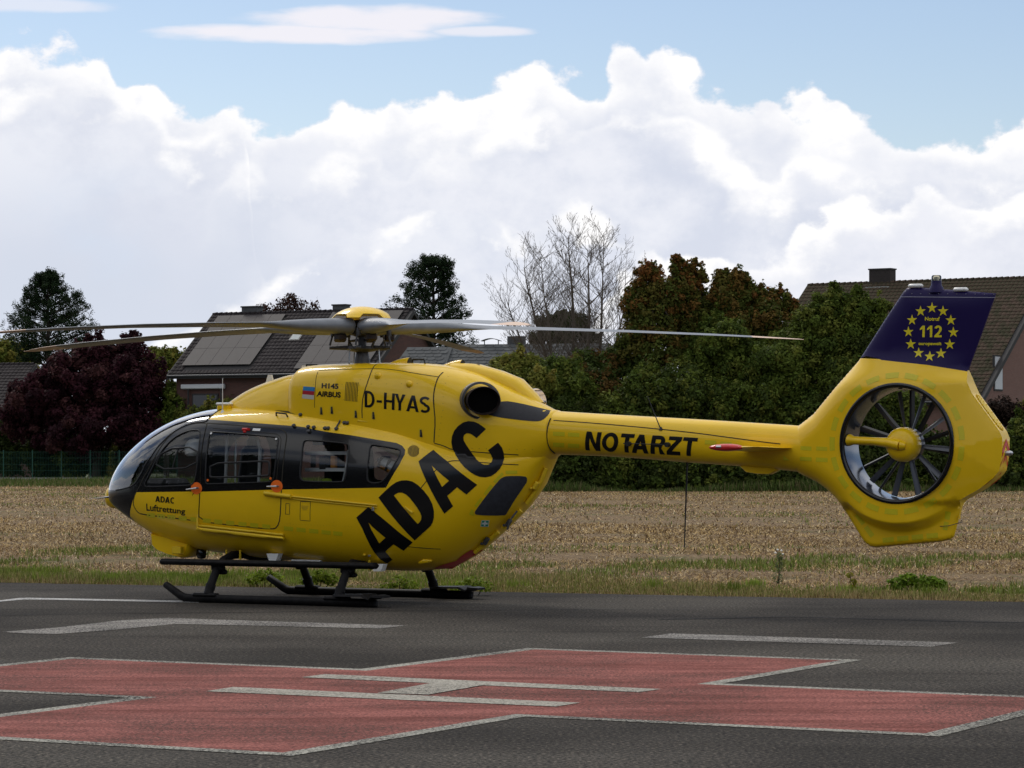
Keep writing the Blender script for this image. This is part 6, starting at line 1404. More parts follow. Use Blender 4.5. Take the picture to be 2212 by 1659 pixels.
def straw():
    P_, v = scatter(520000, -34, 26, 1.2, 34, 1.25); d2, v2 = scatter(520000, -95, 50, 34, 112, .8); P_ = np.concatenate([P_, d2]); v = np.concatenate([v, v2])
    g = fast_noise(P_, .5, 3) + fast_noise(P_, 2.6, 5)*.8; keep = (g < .25) | (rng.random(len(P_)) < np.clip(.75 - g, .12, 1)); P_, v, g = P_[keep], v[keep], g[keep]
    n = len(P_); far_ = np.clip(v/40, 0, 1); ln = rng.uniform(.04, .13, n)*(1 + far_*.4); w = rng.uniform(.005, .012, n)*(1 + 2.2*far_)
    lean = np.where(rng.random(n) < .05, rng.uniform(.3, .9, n), rng.uniform(.93, .9992, n)); br = rng.uniform(.5, 1.3, n)*(1 + .22*fast_noise(P_, .9, 8))
    tone = np.array([.48, .335, .150])*br[:, None]; pale = rng.random(n) < .12; tone[pale] = np.array([.70, .56, .36])*rng.uniform(.7, 1.1, pale.sum())[:, None]
    dk = rng.random(n) < .36; tone[dk] = np.array([.16, .10, .055])*rng.uniform(.5, 1.2, dk.sum())[:, None]
    blades('straw_litter', P_, -.02 + rng.uniform(0, .03, n), ln, w, lean, rng.uniform(0, 6.28, n), np.clip(tone, 0, .9), M['straw'])
    # green regrowth in patches
    P_, v = scatter(260000, -80, 36, 1.5, 105, 1.3); g = fast_noise(P_, .45, 13) + .6*fast_noise(P_, 1.9, 15); keep = (g > .66 - .55*np.exp(-v/5)) & (rng.random(len(P_)) < .8); P_, v = P_[keep], v[keep]; n = len(P_)
    Q_, w_ = scatter(170000, -15, 15, 1.8, 16, 1.2); g2 = fast_noise(Q_, .55, 14) + .7*fast_noise(Q_, 2.4, 16); kp = (g2 > .58 - .42*np.exp(-w_/4)) & (rng.random(len(Q_)) < .5); P_ = np.concatenate([P_, Q_[kp]]); v = np.concatenate([v, w_[kp]]); n = len(P_)
    tone = np.array([.145, .20, .042])*rng.uniform(.45, 1.4, n)[:, None] + np.array([.05, .02, .01])*rng.random(n)[:, None]
    blades('green_regrowth', P_, -.02, rng.uniform(.05, .15, n), rng.uniform(.008, .018, n)*(1 + np.clip(v/40, 0, 1.5)), rng.uniform(.1, .8, n), rng.uniform(0, 6.28, n), tone, M['straw'])
def verge():
    P_, v = scatter(330000, -30, 26, -.22, 4.6, 1.35)
    wob = .16*fast_noise(P_, .9, 21) + .10*fast_noise(P_, 5.0, 22); ok = v > np.maximum(wob, -.20); P_, v = P_[ok], v[ok]
    # thins out into the stubble; lush on the left, brownish at the tarmac edge
    u = (P_ - (E1+E2)/2) @ ED; lush = 1/(1 + np.exp((u + 2.0)/1.5)); t_ = fast_noise(P_, 1.1, 23); tall = np.clip(.45 + .55*t_ + .35*lush, .1, 1.6)
    keep = rng.random(len(P_)) < np.clip(1.25 - v/(2.9 + 1.2*lush) + .35*t_, .04, 1); P_, v, t_, tall, lush = P_[keep], v[keep], t_[keep], tall[keep], lush[keep]; n = len(P_)
    edge = np.exp(-np.maximum(v, 0)/.30); h = rng.uniform(.03, .14, n)*tall*(1 - .6*edge) + .02
    grn = np.array([.20, .225, .055]); tone = grn*rng.uniform(.4, 1.35, n)[:, None]
    dry = rng.random(n) < np.clip(.30 + .50*edge - .20*lush + .25*t_, .04, .88); tone[dry] = np.array([.42, .33, .16])*rng.uniform(.4, 1.2, dry.sum())[:, None]
    rd = rng.random(n) < .12*edge; tone[rd] = np.array([.14, .06, .035])*rng.uniform(.5, 1.2, rd.sum())[:, None]
    blades('grass_verge', P_, -.015, h, rng.uniform(.005, .011, n), rng.uniform(.05, .75, n), rng.uniform(0, 6.28, n), tone, M['straw'])
    # taller tufts
    base = (E1+E2)/2; Q = []; H_ = []; T_ = []
    for _ in range(70):
        uu = rng.uniform(-13, 13); vv = rng.uniform(.5, 3.2); 
        if rng.random() < .55: uu = rng.uniform(-9, -3)
        c = base + uu*ED + vv*EN; k = int(rng.uniform(60, 160)); r_ = rng.uniform(.06, .22); Q.append(c + rng.normal(size=(k, 2))*r_); hh = rng.uniform(.10, .24); H_.append(rng.uniform(.5, 1, k)*hh)
        T_.append((np.array([.22, .30, .045])*rng.uniform(.6, 1.1))[None]*rng.uniform(.6, 1.25, k)[:, None])
    Q = np.concatenate(Q); n = len(Q); blades('grass_tufts', Q, -.015, np.concatenate(H_), rng.uniform(.006, .012, n), rng.uniform(.05, .6, n), rng.uniform(0, 6.28, n), np.concatenate(T_), M['straw'])
straw(); verge()
def far_grass():
    # rank grass along the foot of the hedges beyond the field
    n = 60000; x = rng.uniform(-36, 34, n); dd = np.where(x < -8, rng.uniform(151, 187, n), rng.uniform(134, 141, n)); P_ = np.stack([x*dd/150*1.0, dd], 1); h = rng.uniform(.2, .55, n)*(1 + .5*fast_noise(P_, .5, 33))*np.where(x < -8, .7, 1)
    tone = np.array([.085, .125, .03])*rng.uniform(.5, 1.3, n)[:, None]; dry = rng.random(n) < .25; tone[dry] = np.array([.22, .19, .09])*rng.uniform(.5, 1.1, dry.sum())[:, None]
    blades('rank_grass', P_, -.06, np.maximum(h, .1), rng.uniform(.03, .06, n), rng.uniform(.05, .6, n), rng.uniform(0, 6.28, n), tone, M['straw'])
far_grass()
def leaf_quads(C_, size, Nrm, tones, aspect=.6):
    """leaf-sized four-sided faces with a bent rib: centre, size, normal"""
    n = len(C_); Nrm = Nrm/np.maximum(np.linalg.norm(Nrm, axis=1, keepdims=True), 1e-9); r = rng.normal(size=(n, 3)); A = np.cross(Nrm, r); A /= np.maximum(np.linalg.norm(A, axis=1, keepdims=True), 1e-9); B = np.cross(Nrm, A)
    A = A*size[:, None]; B = B*(size*aspect)[:, None]
    V = np.stack([C_ - A, C_ + B*.9 + Nrm*size[:, None]*.15, C_ + A, C_ - B*.9 + Nrm*size[:, None]*.15], 1).reshape(-1, 3); k = np.arange(n)*4
    return V, np.concatenate([np.stack([k, k+1, k+2], 1), np.stack([k, k+2, k+3], 1)]), np.concatenate([tones, tones])
def weed(name, label, c, blobs, nleaf, size, tone, stem=.0, cat='plant'):
    e = empty(name, (c[0], c[1], 0)); tag(e, label, cat)
    Cs = []; Ns = []
    for bx, by, bz, rx, ry, rz in blobs:
        k = int(nleaf/len(blobs)); d_ = rng.normal(size=(k, 3)); d_ /= np.linalg.norm(d_, axis=1, keepdims=True); r_ = rng.uniform(.6, 1, k)[:, None]; Cs.append(np.array([bx, by, bz]) + d_*r_*[rx, ry, rz]); Ns.append(d_*.5 + [0, 0, .8] + rng.normal(size=(k, 3))*.5)
    Cs = np.concatenate(Cs); Ns = np.concatenate(Ns); ok = Cs[:, 2] > .01; Cs, Ns = Cs[ok], Ns[ok]; n = len(Cs)
    V, T_, t_ = leaf_quads(Cs, rng.uniform(.6, 1.2, n)*size, Ns, np.array(tone)*rng.uniform(.5, 1.3, n)[:, None], .75)
    o = mesh_obj('leaves', V, T_, M['leaf'], e, tones=t_); o['kind'] = 'stuff'
    t = MB()
    for bx, by, bz, rx, ry, rz in blobs: t.tube([(bx*.5, by*.5, 0), (bx, by, bz)], [.008, .004], 5)
    t.build('stems', M['bark'], e)
gx, gy = gp(1973, 1277)
weed('leafy_weed', 'low bright green broad-leaved weed clump at the right end of the verge', (gx, gy), [(-.22, 0, .10, .14, .12, .09), (-.08, .02, .15, .15, .13, .09), (.08, 0, .12, .14, .12, .09), (.22, .05, .13, .13, .12, .08), (.33, 0, .10, .09, .1, .06)], 900, .032, (.155, .25, .025))
gx, gy = gp(1842, 1279)
weed('small_weed', 'small yellowing upright weed just left of the bright green clump', (gx, gy), [(0, 0, .06, .06, .06, .04), (.01, 0, .14, .05, .05, .04), (-.03, 0, .22, .06, .05, .03)], 110, .026, (.25, .24, .03))
gx, gy = gp(1680, 1262)
weed('thistle', 'thin grey-green thistle with white fluffy heads at the field edge', (gx, gy), [(0, 0, .1, .09, .09, .08), (.02, 0, .25, .06, .06, .10), (.03, 0, .38, .05, .05, .06)], 260, .018, (.15, .19, .08))
for dx, dz in ((.0, .47), (.05, .46), (-.03, .43), (.07, .41)):
    t = MB(); t.lathe([(.001, -.014), (.013, -.008), (.016, .005), (.001, .016)], (dx, 0, dz), n=8); t.build('thistle_head', M['white'], bpy.data.objects['thistle'], True)
for (a, b, cnt, lab) in ((690, 1248, 600, 'bright green leafy weed behind the front skid leg'), (570, 1243, 400, 'pale green weed in the verge seen between the skid legs'), (1020, 1262, 260, 'small light green weed by the rear of the far skid'), (860, 1262, 240, 'low green weed under the belly of the helicopter')):
    gx, gy = gp(a, b + 24); weed('verge_weed', lab, (gx, gy), [(-.14, 0, .10, .13, .1, .09), (.02, 0, .17, .12, .1, .09), (.15, 0, .12, .12, .1, .08)], cnt, .028, (.21, .29, .03))

# ================================================================ trees
def limb(mb, p, q, r0, r1, bend=.1, n=6):
    p, q = np.array(p, float), np.array(q, float); m_ = (p + q)/2 + rng.normal(size=3)*np.linalg.norm(q - p)*bend; mb.tube([p, m_, q], [r0, (r0 + r1)/2, r1], n)
def at(vx, vy, d): return np.array([(vx - 1106)/6420*d, d, CAM_H + (974.9 - vy)/6420*d])
def tree(name, label, blobs, nleaf, size, pal, cat='tree', group=None, trunk=True, shell=.55, up=.35, density_gap=0.0, top_tone=None, trunk_r=.16, depth=1.0):
    """blobs in reference coordinates (vx, vy, rx, ry) at distance d -> crown clumps; leaves are spread through each clump"""
    nleaf = int(nleaf*1.75); size = size*.70; B = []
    for vx, vy, rx, ry, d in blobs:
        c = at(vx, vy, d); k = d/6420; rx *= 1.12; B.append((c, np.array([rx*k, max(rx, ry)*.8*k*depth, ry*k])))
    cx_ = np.mean([b[0][0] for b in B]); cy_ = np.mean([b[0][1] for b in B]); e = empty(name, (cx_, cy_, 0)); tag(e, label, cat, group); base = np.array([cx_, cy_, 0])
    wts = np.array([b[1][0]*b[1][2] for b in B]); wts = wts/wts.sum(); Cs, Ns, Tn = [], [], []
    ztop = max(b[0][2] + b[1][2] for b in B); zbot = min(b[0][2] - b[1][2] for b in B)
    for (c, r_), w_ in zip(B, wts):
        k = int(nleaf*w_)
        # sub-clumps give an uneven outline with gaps
        m_ = max(14, int(70*math.sqrt(w_*len(B)))); sd = rng.normal(size=(m_, 3)); sd /= np.linalg.norm(sd, axis=1, keepdims=True); sc_ = c + sd*r_*rng.uniform(.45, 1.0, m_)[:, None]; sr = rng.uniform(.10, .42, m_)*np.minimum(min(r_[0], r_[2])*1.1, 1.5)
        ns_ = m_//3; q_ = rng.integers(0, m_, ns_); sc_ = np.concatenate([sc_, sc_[q_] + (sd[q_]*.5 + [0, 0, .5])*rng.uniform(.5, 1.3, ns_)[:, None]*sr[q_][:, None]*1.5]); sr = np.concatenate([sr, sr[q_]*rng.uniform(.25, .5, ns_)]); pw_ = sr**1.8; pw_ /= pw_.sum(); m_ = len(sr)
        pick = rng.choice(m_, k, p=pw_); dd_ = rng.normal(size=(k, 3)); dd_ /= np.linalg.norm(dd_, axis=1, keepdims=True); rad = rng.uniform(.15, 1.15, k)**.6
        P_ = sc_[pick] + dd_*(sr[pick]*rad)[:, None]; hue = rng.random(m_)[pick]
        nn_ = dd_ + (P_ - c)/np.maximum(r_, .1)*.5 + np.array([0, 0, up]) + rng.normal(size=(k, 3))*.55
        Cs.append(P_); Ns.append(nn_)
        t_ = np.array(pal)[(hue*len(pal)).astype(int)]*rng.uniform(.55, 1.4, k)[:, None]
        if top_tone is not None:
            a_ = np.clip((P_[:, 2] - zbot)/(ztop - zbot)*1.5 - 1.12 + 1.1*(hue - .5) + rng.normal(size=k)*.12, 0, 1)[:, None]; t_ = t_*(1 - a_) + np.array(top_tone)*rng.uniform(.5, 1.3, k)[:, None]*a_
        Tn.append(t_)
    Cs = np.concatenate(Cs); Ns = np.concatenate(Ns); Tn = np.concatenate(Tn); ok = Cs[:, 2] > .02; Cs, Ns, Tn = Cs[ok], Ns[ok], Tn[ok]; n = len(Cs)
    V, T_, t_ = leaf_quads(Cs - base, rng.uniform(.45, 1.65, n)*size, Ns, np.clip(Tn, 0, .8)); o = mesh_obj('crown', V, T_, M['leaf'], e, tones=t_)
    if trunk:
        t = MB(); zt = zbot + (ztop - zbot)*.55; t.tube([(0, 0, -.05), (.1, 0, max(zbot, .5)), (0, 0, zt)], [trunk_r*1.3, trunk_r, trunk_r*.45], 8)
        for c, r_ in B[:10]: limb(t, (0, 0, max(zbot + .2, zt*.45)), c - base, trunk_r*.45, .03)
        t.build('trunk', M['bark'], e, True, 80)
    return e
GR = [(0.087, 0.121, 0.020), (0.112, 0.148, 0.024), (0.066, 0.098, 0.018), (0.139, 0.158, 0.029)]
OL = [(0.165, 0.185, 0.032), (0.198, 0.205, 0.040), (0.119, 0.143, 0.026), (0.224, 0.198, 0.040)]
DK = [(0.048, 0.069, 0.016), (0.063, 0.082, 0.017), (0.040, 0.055, 0.015)]
PU = [(.044, .013, .019), (.058, .018, .024), (.030, .010, .014), (.075, .030, .030)]
PN = [(.020, .036, .016), (.028, .044, .018), (.014, .027, .012)]
RD = (.27, .095, .030)
def pine(name, label, cx, base_y, d, tiers, n_leaf, lean=0):
    """trunk with whorled boughs that end in upturned needle clumps"""
    e = empty(name, (at(cx, 900, d)[0], d, 0)); tag(e, label, 'tree', 'pines behind the houses'); k = d/6420; base = np.array([at(cx, 900, d)[0], d, 0]); t = MB()
    top = at(cx, tiers[0][0], d)[2]; t.tube([(0, 0, 0), (.05, 0, top*.5), (lean*k, 0, top)], [.30, .2, .05], 8); Cs = []; Ns = []
    for (vy, hw_l, hw_r) in tiers:
        z = at(0, vy, d)[2]; nb = 11
        for b in range(nb):
            a = 2*math.pi*b/nb + rng.uniform(-.25, .25); r_ = (hw_r if math.cos(a) > 0 else hw_l)*k*rng.uniform(.80, 1.22); r_ = max(r_, .2); q = np.array([math.cos(a)*r_, math.sin(a)*r_*.9, z + r_*.12 + rng.normal()*.1]); s_ = np.array([0, 0, z - .25*r_]); limb(t, s_, q, .055, .018, .05, 5)
            m_ = int(4 + r_*3.2)
            for j in range(m_):
                u = rng.uniform(.30, 1.03)**.7; c = s_*(1-u) + q*u + rng.normal(size=3)*np.array([.12, .2, .10])*(.5 + r_*.22); kk = int(n_leaf/(len(tiers)*nb*m_)*1.0) + 9
                dd_ = rng.normal(size=(kk, 3)); dd_ /= np.linalg.norm(dd_, axis=1, keepdims=True); rr = rng.uniform(.2, 1, kk)[:, None]; Cs.append(c + dd_*rr*[.27, .27, .36] + [0, 0, .12]); Ns.append(dd_ + [0, 0, .4])
    Cs = np.concatenate(Cs); Ns = np.concatenate(Ns); n = len(Cs); pal = np.array(PN)[rng.integers(0, 3, n)]*rng.uniform(.5, 1.6, n)[:, None]
    V, T_, t_ = leaf_quads(Cs, rng.uniform(.06, .13, n), Ns + rng.normal(size=(n, 3))*.6, pal, .35); mesh_obj('crown', V, T_, M['leaf'], e, tones=t_); t.build('trunk', M['bark'], e, True, 80); return e
pine('pine_tree', 'dark spreading pine with a pointed top at the far left behind the purple tree', 103, 800, 228,
     [(598, 16, 14), (606, 24, 24), (616, 32, 34), (630, 42, 48), (645, 56, 66), (660, 62, 84), (676, 70, 88), (692, 84, 78), (708, 88, 100), (724, 84, 104), (742, 76, 96), (760, 66, 100), (778, 60, 80)], 26000)
pine('pine_tree', 'dense dark pine rising right of the rotor head behind the grey roof', 936, 800, 226,
     [(566, 26, 26), (574, 38, 38), (588, 48, 44), (604, 60, 48), (622, 64, 52), (640, 70, 54), (658, 86, 60), (676, 92, 72), (694, 88, 86), (712, 80, 72), (730, 60, 66), (748, 44, 84), (764, 40, 80)], 26000)
# purple-leaved tree
tree('purple_leaved_tree', 'big round purple-leaved tree left of the house with solar panels', [(190, 820, 95, 75, 192), (110, 860, 85, 65, 191), (265, 840, 80, 75, 191), (60, 900, 55, 55, 192), (320, 870, 45, 60, 193), (190, 930, 120, 60, 190), (290, 930, 55, 50, 190), (210, 770, 60, 40, 193), (275, 765, 40, 38, 193), (290, 735, 22, 20, 193), (205, 735, 24, 16, 193), (330, 800, 30, 35, 192), (120, 800, 40, 30, 192), (40, 850, 30, 30, 192)], 62000, .15, PU, trunk_r=.25, up=.25)
tree('olive_tree', 'light green tree at the left edge below the pine', [(20, 770, 40, 32, 236), (55, 760, 22, 24, 236), (-20, 760, 40, 40, 236), (70, 790, 20, 20, 236)], 6000, .16, OL)
tree('green_tree', 'light green tree between the purple tree and the solar-panel roof', [(350, 778, 34, 28, 214), (385, 785, 22, 24, 214), (330, 800, 26, 24, 214), (372, 765, 14, 14, 214)], 7000, .14, OL)
tree('copper_beech', 'thin-leaved brownish tree top showing above the solar-panel roof', [(622, 668, 26, 30, 216), (585, 676, 20, 16, 216), (565, 668, 14, 14, 216), (650, 668, 20, 22, 216), (680, 668, 14, 18, 216), (625, 645, 14, 14, 216)], 1500, .12, [(.05, .025, .02), (.07, .035, .025)], trunk_r=.12)
# low planting on the left, in front of the houses
LOW = [('dark green shrub at the far left behind the wire fence', [(25, 975, 45, 60, 194), (-20, 960, 40, 60, 194)], 9000, DK),
       ('dark green shrub under the purple tree left of the second fence post', [(95, 985, 45, 50, 194), (110, 950, 30, 30, 194)], 9000, DK),
       ('olive shrub in the gap under the purple tree', [(160, 990, 45, 48, 194), (185, 965, 30, 30, 194)], 9000, GR),
       ('shadowy shrub beneath the right half of the purple tree', [(225, 985, 40, 52, 194), (250, 1005, 40, 36, 194)], 9000, DK),
       ('yellow-green bush just ahead of the helicopter nose', [(285, 975, 30, 40, 192), (262, 1000, 28, 34, 192), (300, 935, 22, 30, 193)], 9000, OL),
       ('bush with reddish leaves above the helicopter windscreen', [(312, 918, 20, 26, 193), (330, 950, 26, 36, 193)], 6000, [(.08, .045, .02), (.07, .08, .02), (.10, .05, .025)]),
       ('feathery green bush in front of the house with the white awning', [(372, 850, 20, 34, 192), (395, 890, 40, 36, 191), (365, 930, 36, 40, 191), (430, 885, 26, 36, 191), (380, 860, 22, 22, 191), (415, 862, 26, 18, 191), (455, 870, 26, 16, 191)], 14000, GR),
       ('yellowish bush behind the windscreen top of the helicopter', [(450, 900, 30, 30, 189), (480, 890, 26, 30, 189), (420, 930, 40, 40, 189), (520, 900, 40, 40, 189)], 10000, OL),
       ('dark reddish bush against the wall right of the awning', [(505, 845, 34, 26, 190), (545, 838, 34, 30, 190), (600, 850, 40, 36, 190), (660, 840, 40, 40, 190)], 10000, [(.045, .022, .018), (.035, .03, .015), (.06, .03, .02)])]
for lab, bl, nl, pal in LOW: tree('garden_shrub', lab, bl, nl, .13, pal, 'shrub', trunk_r=.05)
# middle: green bushes and small conifer
tree('conifer', 'small olive conifer behind the bare tree above the slate roof', [(1215, 715, 42, 36, 178), (1180, 705, 24, 26, 178), (1245, 700, 26, 26, 178), (1220, 685, 26, 16, 178), (1275, 738, 22, 22, 178), (1160, 735, 18, 20, 178)], 9000, .11, [(.035, .046, .016), (.05, .06, .02)])
MID = [('olive bush right of the slate roof behind the helicopter exhaust', [(1105, 800, 42, 34, 139), (1080, 830, 40, 40, 138), (1130, 780, 30, 26, 139), (1150, 830, 45, 40, 138)], 15000, OL),
       ('green bush at the foot of the bare tree', [(1200, 810, 50, 46, 140), (1175, 850, 50, 46, 139), (1240, 850, 45, 45, 139)], 15000, GR),
       ('hazel bush with orange-brown patches left of the autumn trees', [(1290, 830, 48, 55, 141), (1265, 790, 36, 36, 142), (1320, 790, 36, 40, 142), (1310, 870, 40, 45, 140), (1375, 815, 40, 48, 142), (1385, 870, 36, 40, 141)], 17000, [(.06, .085, .018), (.05, .075, .016), (.12, .07, .02)])]
for lab, bl, nl, pal in MID: tree('bush', lab, bl, nl, .105, pal, 'bush', trunk_r=.07)
AUT = [('autumn tree with a rounded red-brown top, leftmost of the turning trees', [(1400, 610, 36, 38, 143), (1385, 660, 40, 45, 143), (1425, 650, 36, 45, 143), (1400, 710, 50, 50, 143), (1370, 750, 36, 45, 142), (1430, 760, 40, 50, 142), (1410, 582, 18, 16, 143)], 20000),
       ('tallest autumn tree with a sparse red crown tip', [(1470, 590, 22, 24, 144), (1490, 568, 26, 14, 144), (1460, 560, 12, 12, 144), (1480, 630, 38, 36, 144), (1500, 600, 26, 24, 144), (1510, 660, 34, 44, 144), (1475, 700, 44, 50, 144), (1500, 760, 46, 50, 143)], 19000),
       ('autumn tree with a broad green-bronze crown, third from the left', [(1575, 620, 34, 34, 144), (1600, 600, 20, 18, 144), (1560, 595, 18, 16, 144), (1580, 670, 44, 46, 144), (1615, 640, 26, 34, 144), (1590, 735, 52, 52, 143)], 20000),
       ('autumn tree with bright red leaves beside the brown tiled roof', [(1655, 655, 32, 34, 144), (1690, 650, 26, 22, 144), (1705, 668, 20, 26, 144), (1640, 640, 22, 26, 144), (1660, 710, 40, 46, 143)], 13000)]
for i, (lab, bl, nl) in enumerate(AUT): tree('autumn_tree', lab, bl, nl, .105, [(.085, .105, .020), (.115, .105, .022), (.075, .090, .018), (.16, .10, .025)], top_tone=RD if i != 2 else (.20, .115, .028), trunk_r=.14, group='autumn trees beyond the field')
GRN = [('green hawthorn in front of the third autumn tree', [(1560, 740, 60, 50, 141), (1530, 790, 55, 55, 141), (1600, 780, 55, 55, 141), (1540, 700, 30, 30, 142)], 20000, GR),
       ('green tree with thin sprigs on top in front of the brown tiled roof', [(1800, 665, 46, 38, 140), (1760, 700, 48, 44, 140), (1850, 680, 44, 42, 140), (1800, 740, 70, 55, 140), (1802, 625, 12, 18, 140), (1850, 630, 14, 16, 140), (1900, 690, 32, 44, 140), (1725, 745, 40, 44, 140)], 32000, GR),
       ('dark green tree left of the fin', [(1680, 800, 60, 60, 139), (1740, 820, 60, 60, 139), (1700, 760, 40, 40, 140)], 22000, GR),
       ('green tree directly ahead of the tail fin', [(1850, 800, 60, 60, 139), (1900, 760, 45, 50, 139), (1820, 850, 55, 50, 138)], 22000, DK + GR)]
for lab, bl, nl, pal in GRN: tree('green_tree', lab, bl, nl, .105, pal, trunk_r=.12)
HX = [(1075, 900), (1140, 905), (1205, 915), (1270, 920), (1335, 900), (1400, 850), (1400, 930), (1465, 840), (1470, 925), (1540, 870), (1545, 945), (1620, 860), (1620, 945), (1700, 900), (1695, 960), (1775, 910), (1785, 965), (1860, 920), (1870, 970), (1940, 890), (1945, 960), (2010, 985)]
HL = ['behind the tail boom root', 'behind the boom by the exhaust', 'under the letter N of the boom', 'behind the middle of the boom', 'above the slanted whip aerial', 'upper, below the leftmost autumn tree', 'lower, below the leftmost autumn tree', 'upper, below the tallest autumn tree', 'lower, below the tallest autumn tree', 'upper, right of the slanted aerial', 'lower, beside the stabiliser light', 'upper, above the stabiliser', 'lower, below the stabiliser', 'upper, left of the fin root', 'lower, left of the fin root', 'upper, ahead of the fan duct', 'lower, ahead of the fan duct', 'upper, seen at the left rim of the fan', 'lower, below the left rim of the fan', 'upper, seen behind the fan blades', 'lower, seen behind the fan blades', 'seen through the right half of the fan']
for (vx, vy), hl in zip(HX, HL):
    ry = 58; tree('hedge_bush', 'dark green hedge bush ' + hl, [(vx, vy, 46, ry, 137.5 if vy > 905 else 139), (vx + 22, vy + 14, 34, ry*.85, 137.5), (vx - 24, vy + 8, 34, ry*.9, 138), (vx, 1015, 46, 48, 137), (vx + 14, 1045, 44, 22, 136.5), (vx, 970, 44, 44, 138)], 11500, .11, (DK + GR[2:3]) if vy > 905 else (GR + DK[:1]), 'bush', group='hedge bushes along the far field edge', trunk_r=.06)
tree('dark_shrub', 'dark brown leafless-looking shrub in front of the brick gable', [(2160, 890, 34, 30, 140), (2190, 900, 26, 30, 140), (2135, 900, 20, 24, 140)], 5000, .09, [(.03, .02, .016), (.045, .028, .02)], 'shrub', trunk_r=.05)
tree('laurel_bush', 'tall dark green bush at the right edge behind the tail', [(2185, 990, 34, 52, 137), (2215, 950, 36, 56, 137), (2160, 1010, 26, 40, 137), (2200, 1030, 40, 26, 136)], 15000, .10, GR + DK, 'bush', trunk_r=.06)
tree('yellow_green_bush', 'light green bush top right of the shed roof', [(2200, 890, 16, 16, 141), (2225, 880, 20, 24, 141)], 2500, .10, OL, 'bush', trunk_r=.05)
# bare tree with three leaders
def bare_tree():
    d = 148; e = empty('bare_tree', (at(1235, 900, d)[0], d, 0)); tag(e, 'leafless tree with three upright leaders between the pine and the autumn trees', 'tree'); base = np.array([at(1235, 900, d)[0], d, 0]); t = MB(); tw = MB()
    def P3(vx, vy, dy=0): q = at(vx, vy, d) - base; q[1] += dy; return q
    def bough(p, dr, L_, r, lvl):
        # slender branch that leaves the stem at a slant and sweeps upward
        n_ = 5 if lvl == 0 else 4; pts = [np.array(p)]; d_ = dr/np.linalg.norm(dr); rr = [r]
        for i in range(n_):
            d_ = d_ + np.array([0, 0, .13]) + rng.normal(size=3)*.06; d_ /= np.linalg.norm(d_); pts.append(pts[-1] + d_*L_/n_); rr.append(max(r*(1 - .8*(i+1)/n_), .0055))
        (t if lvl == 0 else tw).tube(pts, rr, 5 if lvl == 0 else 3)
        if lvl >= 2: return
        for k in range({0: 7, 1: 3}[lvl]):
            i = rng.integers(1, n_); u = rng.random(); s_ = pts[i]*(1-u) + pts[i+1]*u; dd_ = pts[i+1] - pts[i]; dd_ /= np.linalg.norm(dd_); sd = rng.normal(size=3); sd -= dd_*sd.dot(dd_); sd /= np.linalg.norm(sd); bough(s_, dd_*.8 + sd*.65, L_*rng.uniform(.22, .45)*(1.2 - i/n_*.6), max(r*.5, .0065), lvl + 1)
    for stem, dy in (([(1225, 1040), (1222, 900), (1190, 760), (1185, 700), (1175, 640), (1168, 560)], -.5), ([(1235, 1040), (1236, 900), (1240, 700), (1236, 620), (1230, 560), (1228, 506)], .6), ([(1250, 1040), (1262, 900), (1296, 760), (1300, 680), (1302, 600), (1305, 506)], 0), ([(1225, 1000), (1195, 880), (1140, 770), (1108, 690), (1092, 640)], .8), ([(1230, 980), (1205, 850), (1165, 720), (1140, 620), (1132, 575)], 1.0), ([(1240, 980), (1262, 830), (1272, 700), (1270, 600), (1268, 545)], -1.2), ([(1250, 1000), (1280, 880), (1325, 760), (1345, 680), (1350, 610)], -.6)):
        m_ = len(stem) - 1
        for i in range(m_):
            p, q = P3(*stem[i], dy), P3(*stem[i+1], dy); ra = .12*(1 - i/m_)**1.2 + .012; rb = .12*(1 - (i+1)/m_)**1.2 + .012; t.tube([p, q], [ra, rb], 6)
            if i >= 1:
                f = 1 - i/m_
                for k in range(int(10*np.linalg.norm(q - p)/2.2) + 3):
                    u = rng.random(); s_ = p*(1-u) + q*u; a = rng.uniform(0, 6.28); bough(s_, np.array([math.cos(a)*.9, math.sin(a)*.6, rng.uniform(.35, .85)]), rng.uniform(1.5, 2.6)*(.50 + 1.25*f), .013 + .012*f, 0)
    t.build('trunk', M['barebark'], e, True, 80); o = tw.build('twigs', M['barebark'], e); o['kind'] = 'stuff'
bare_tree()
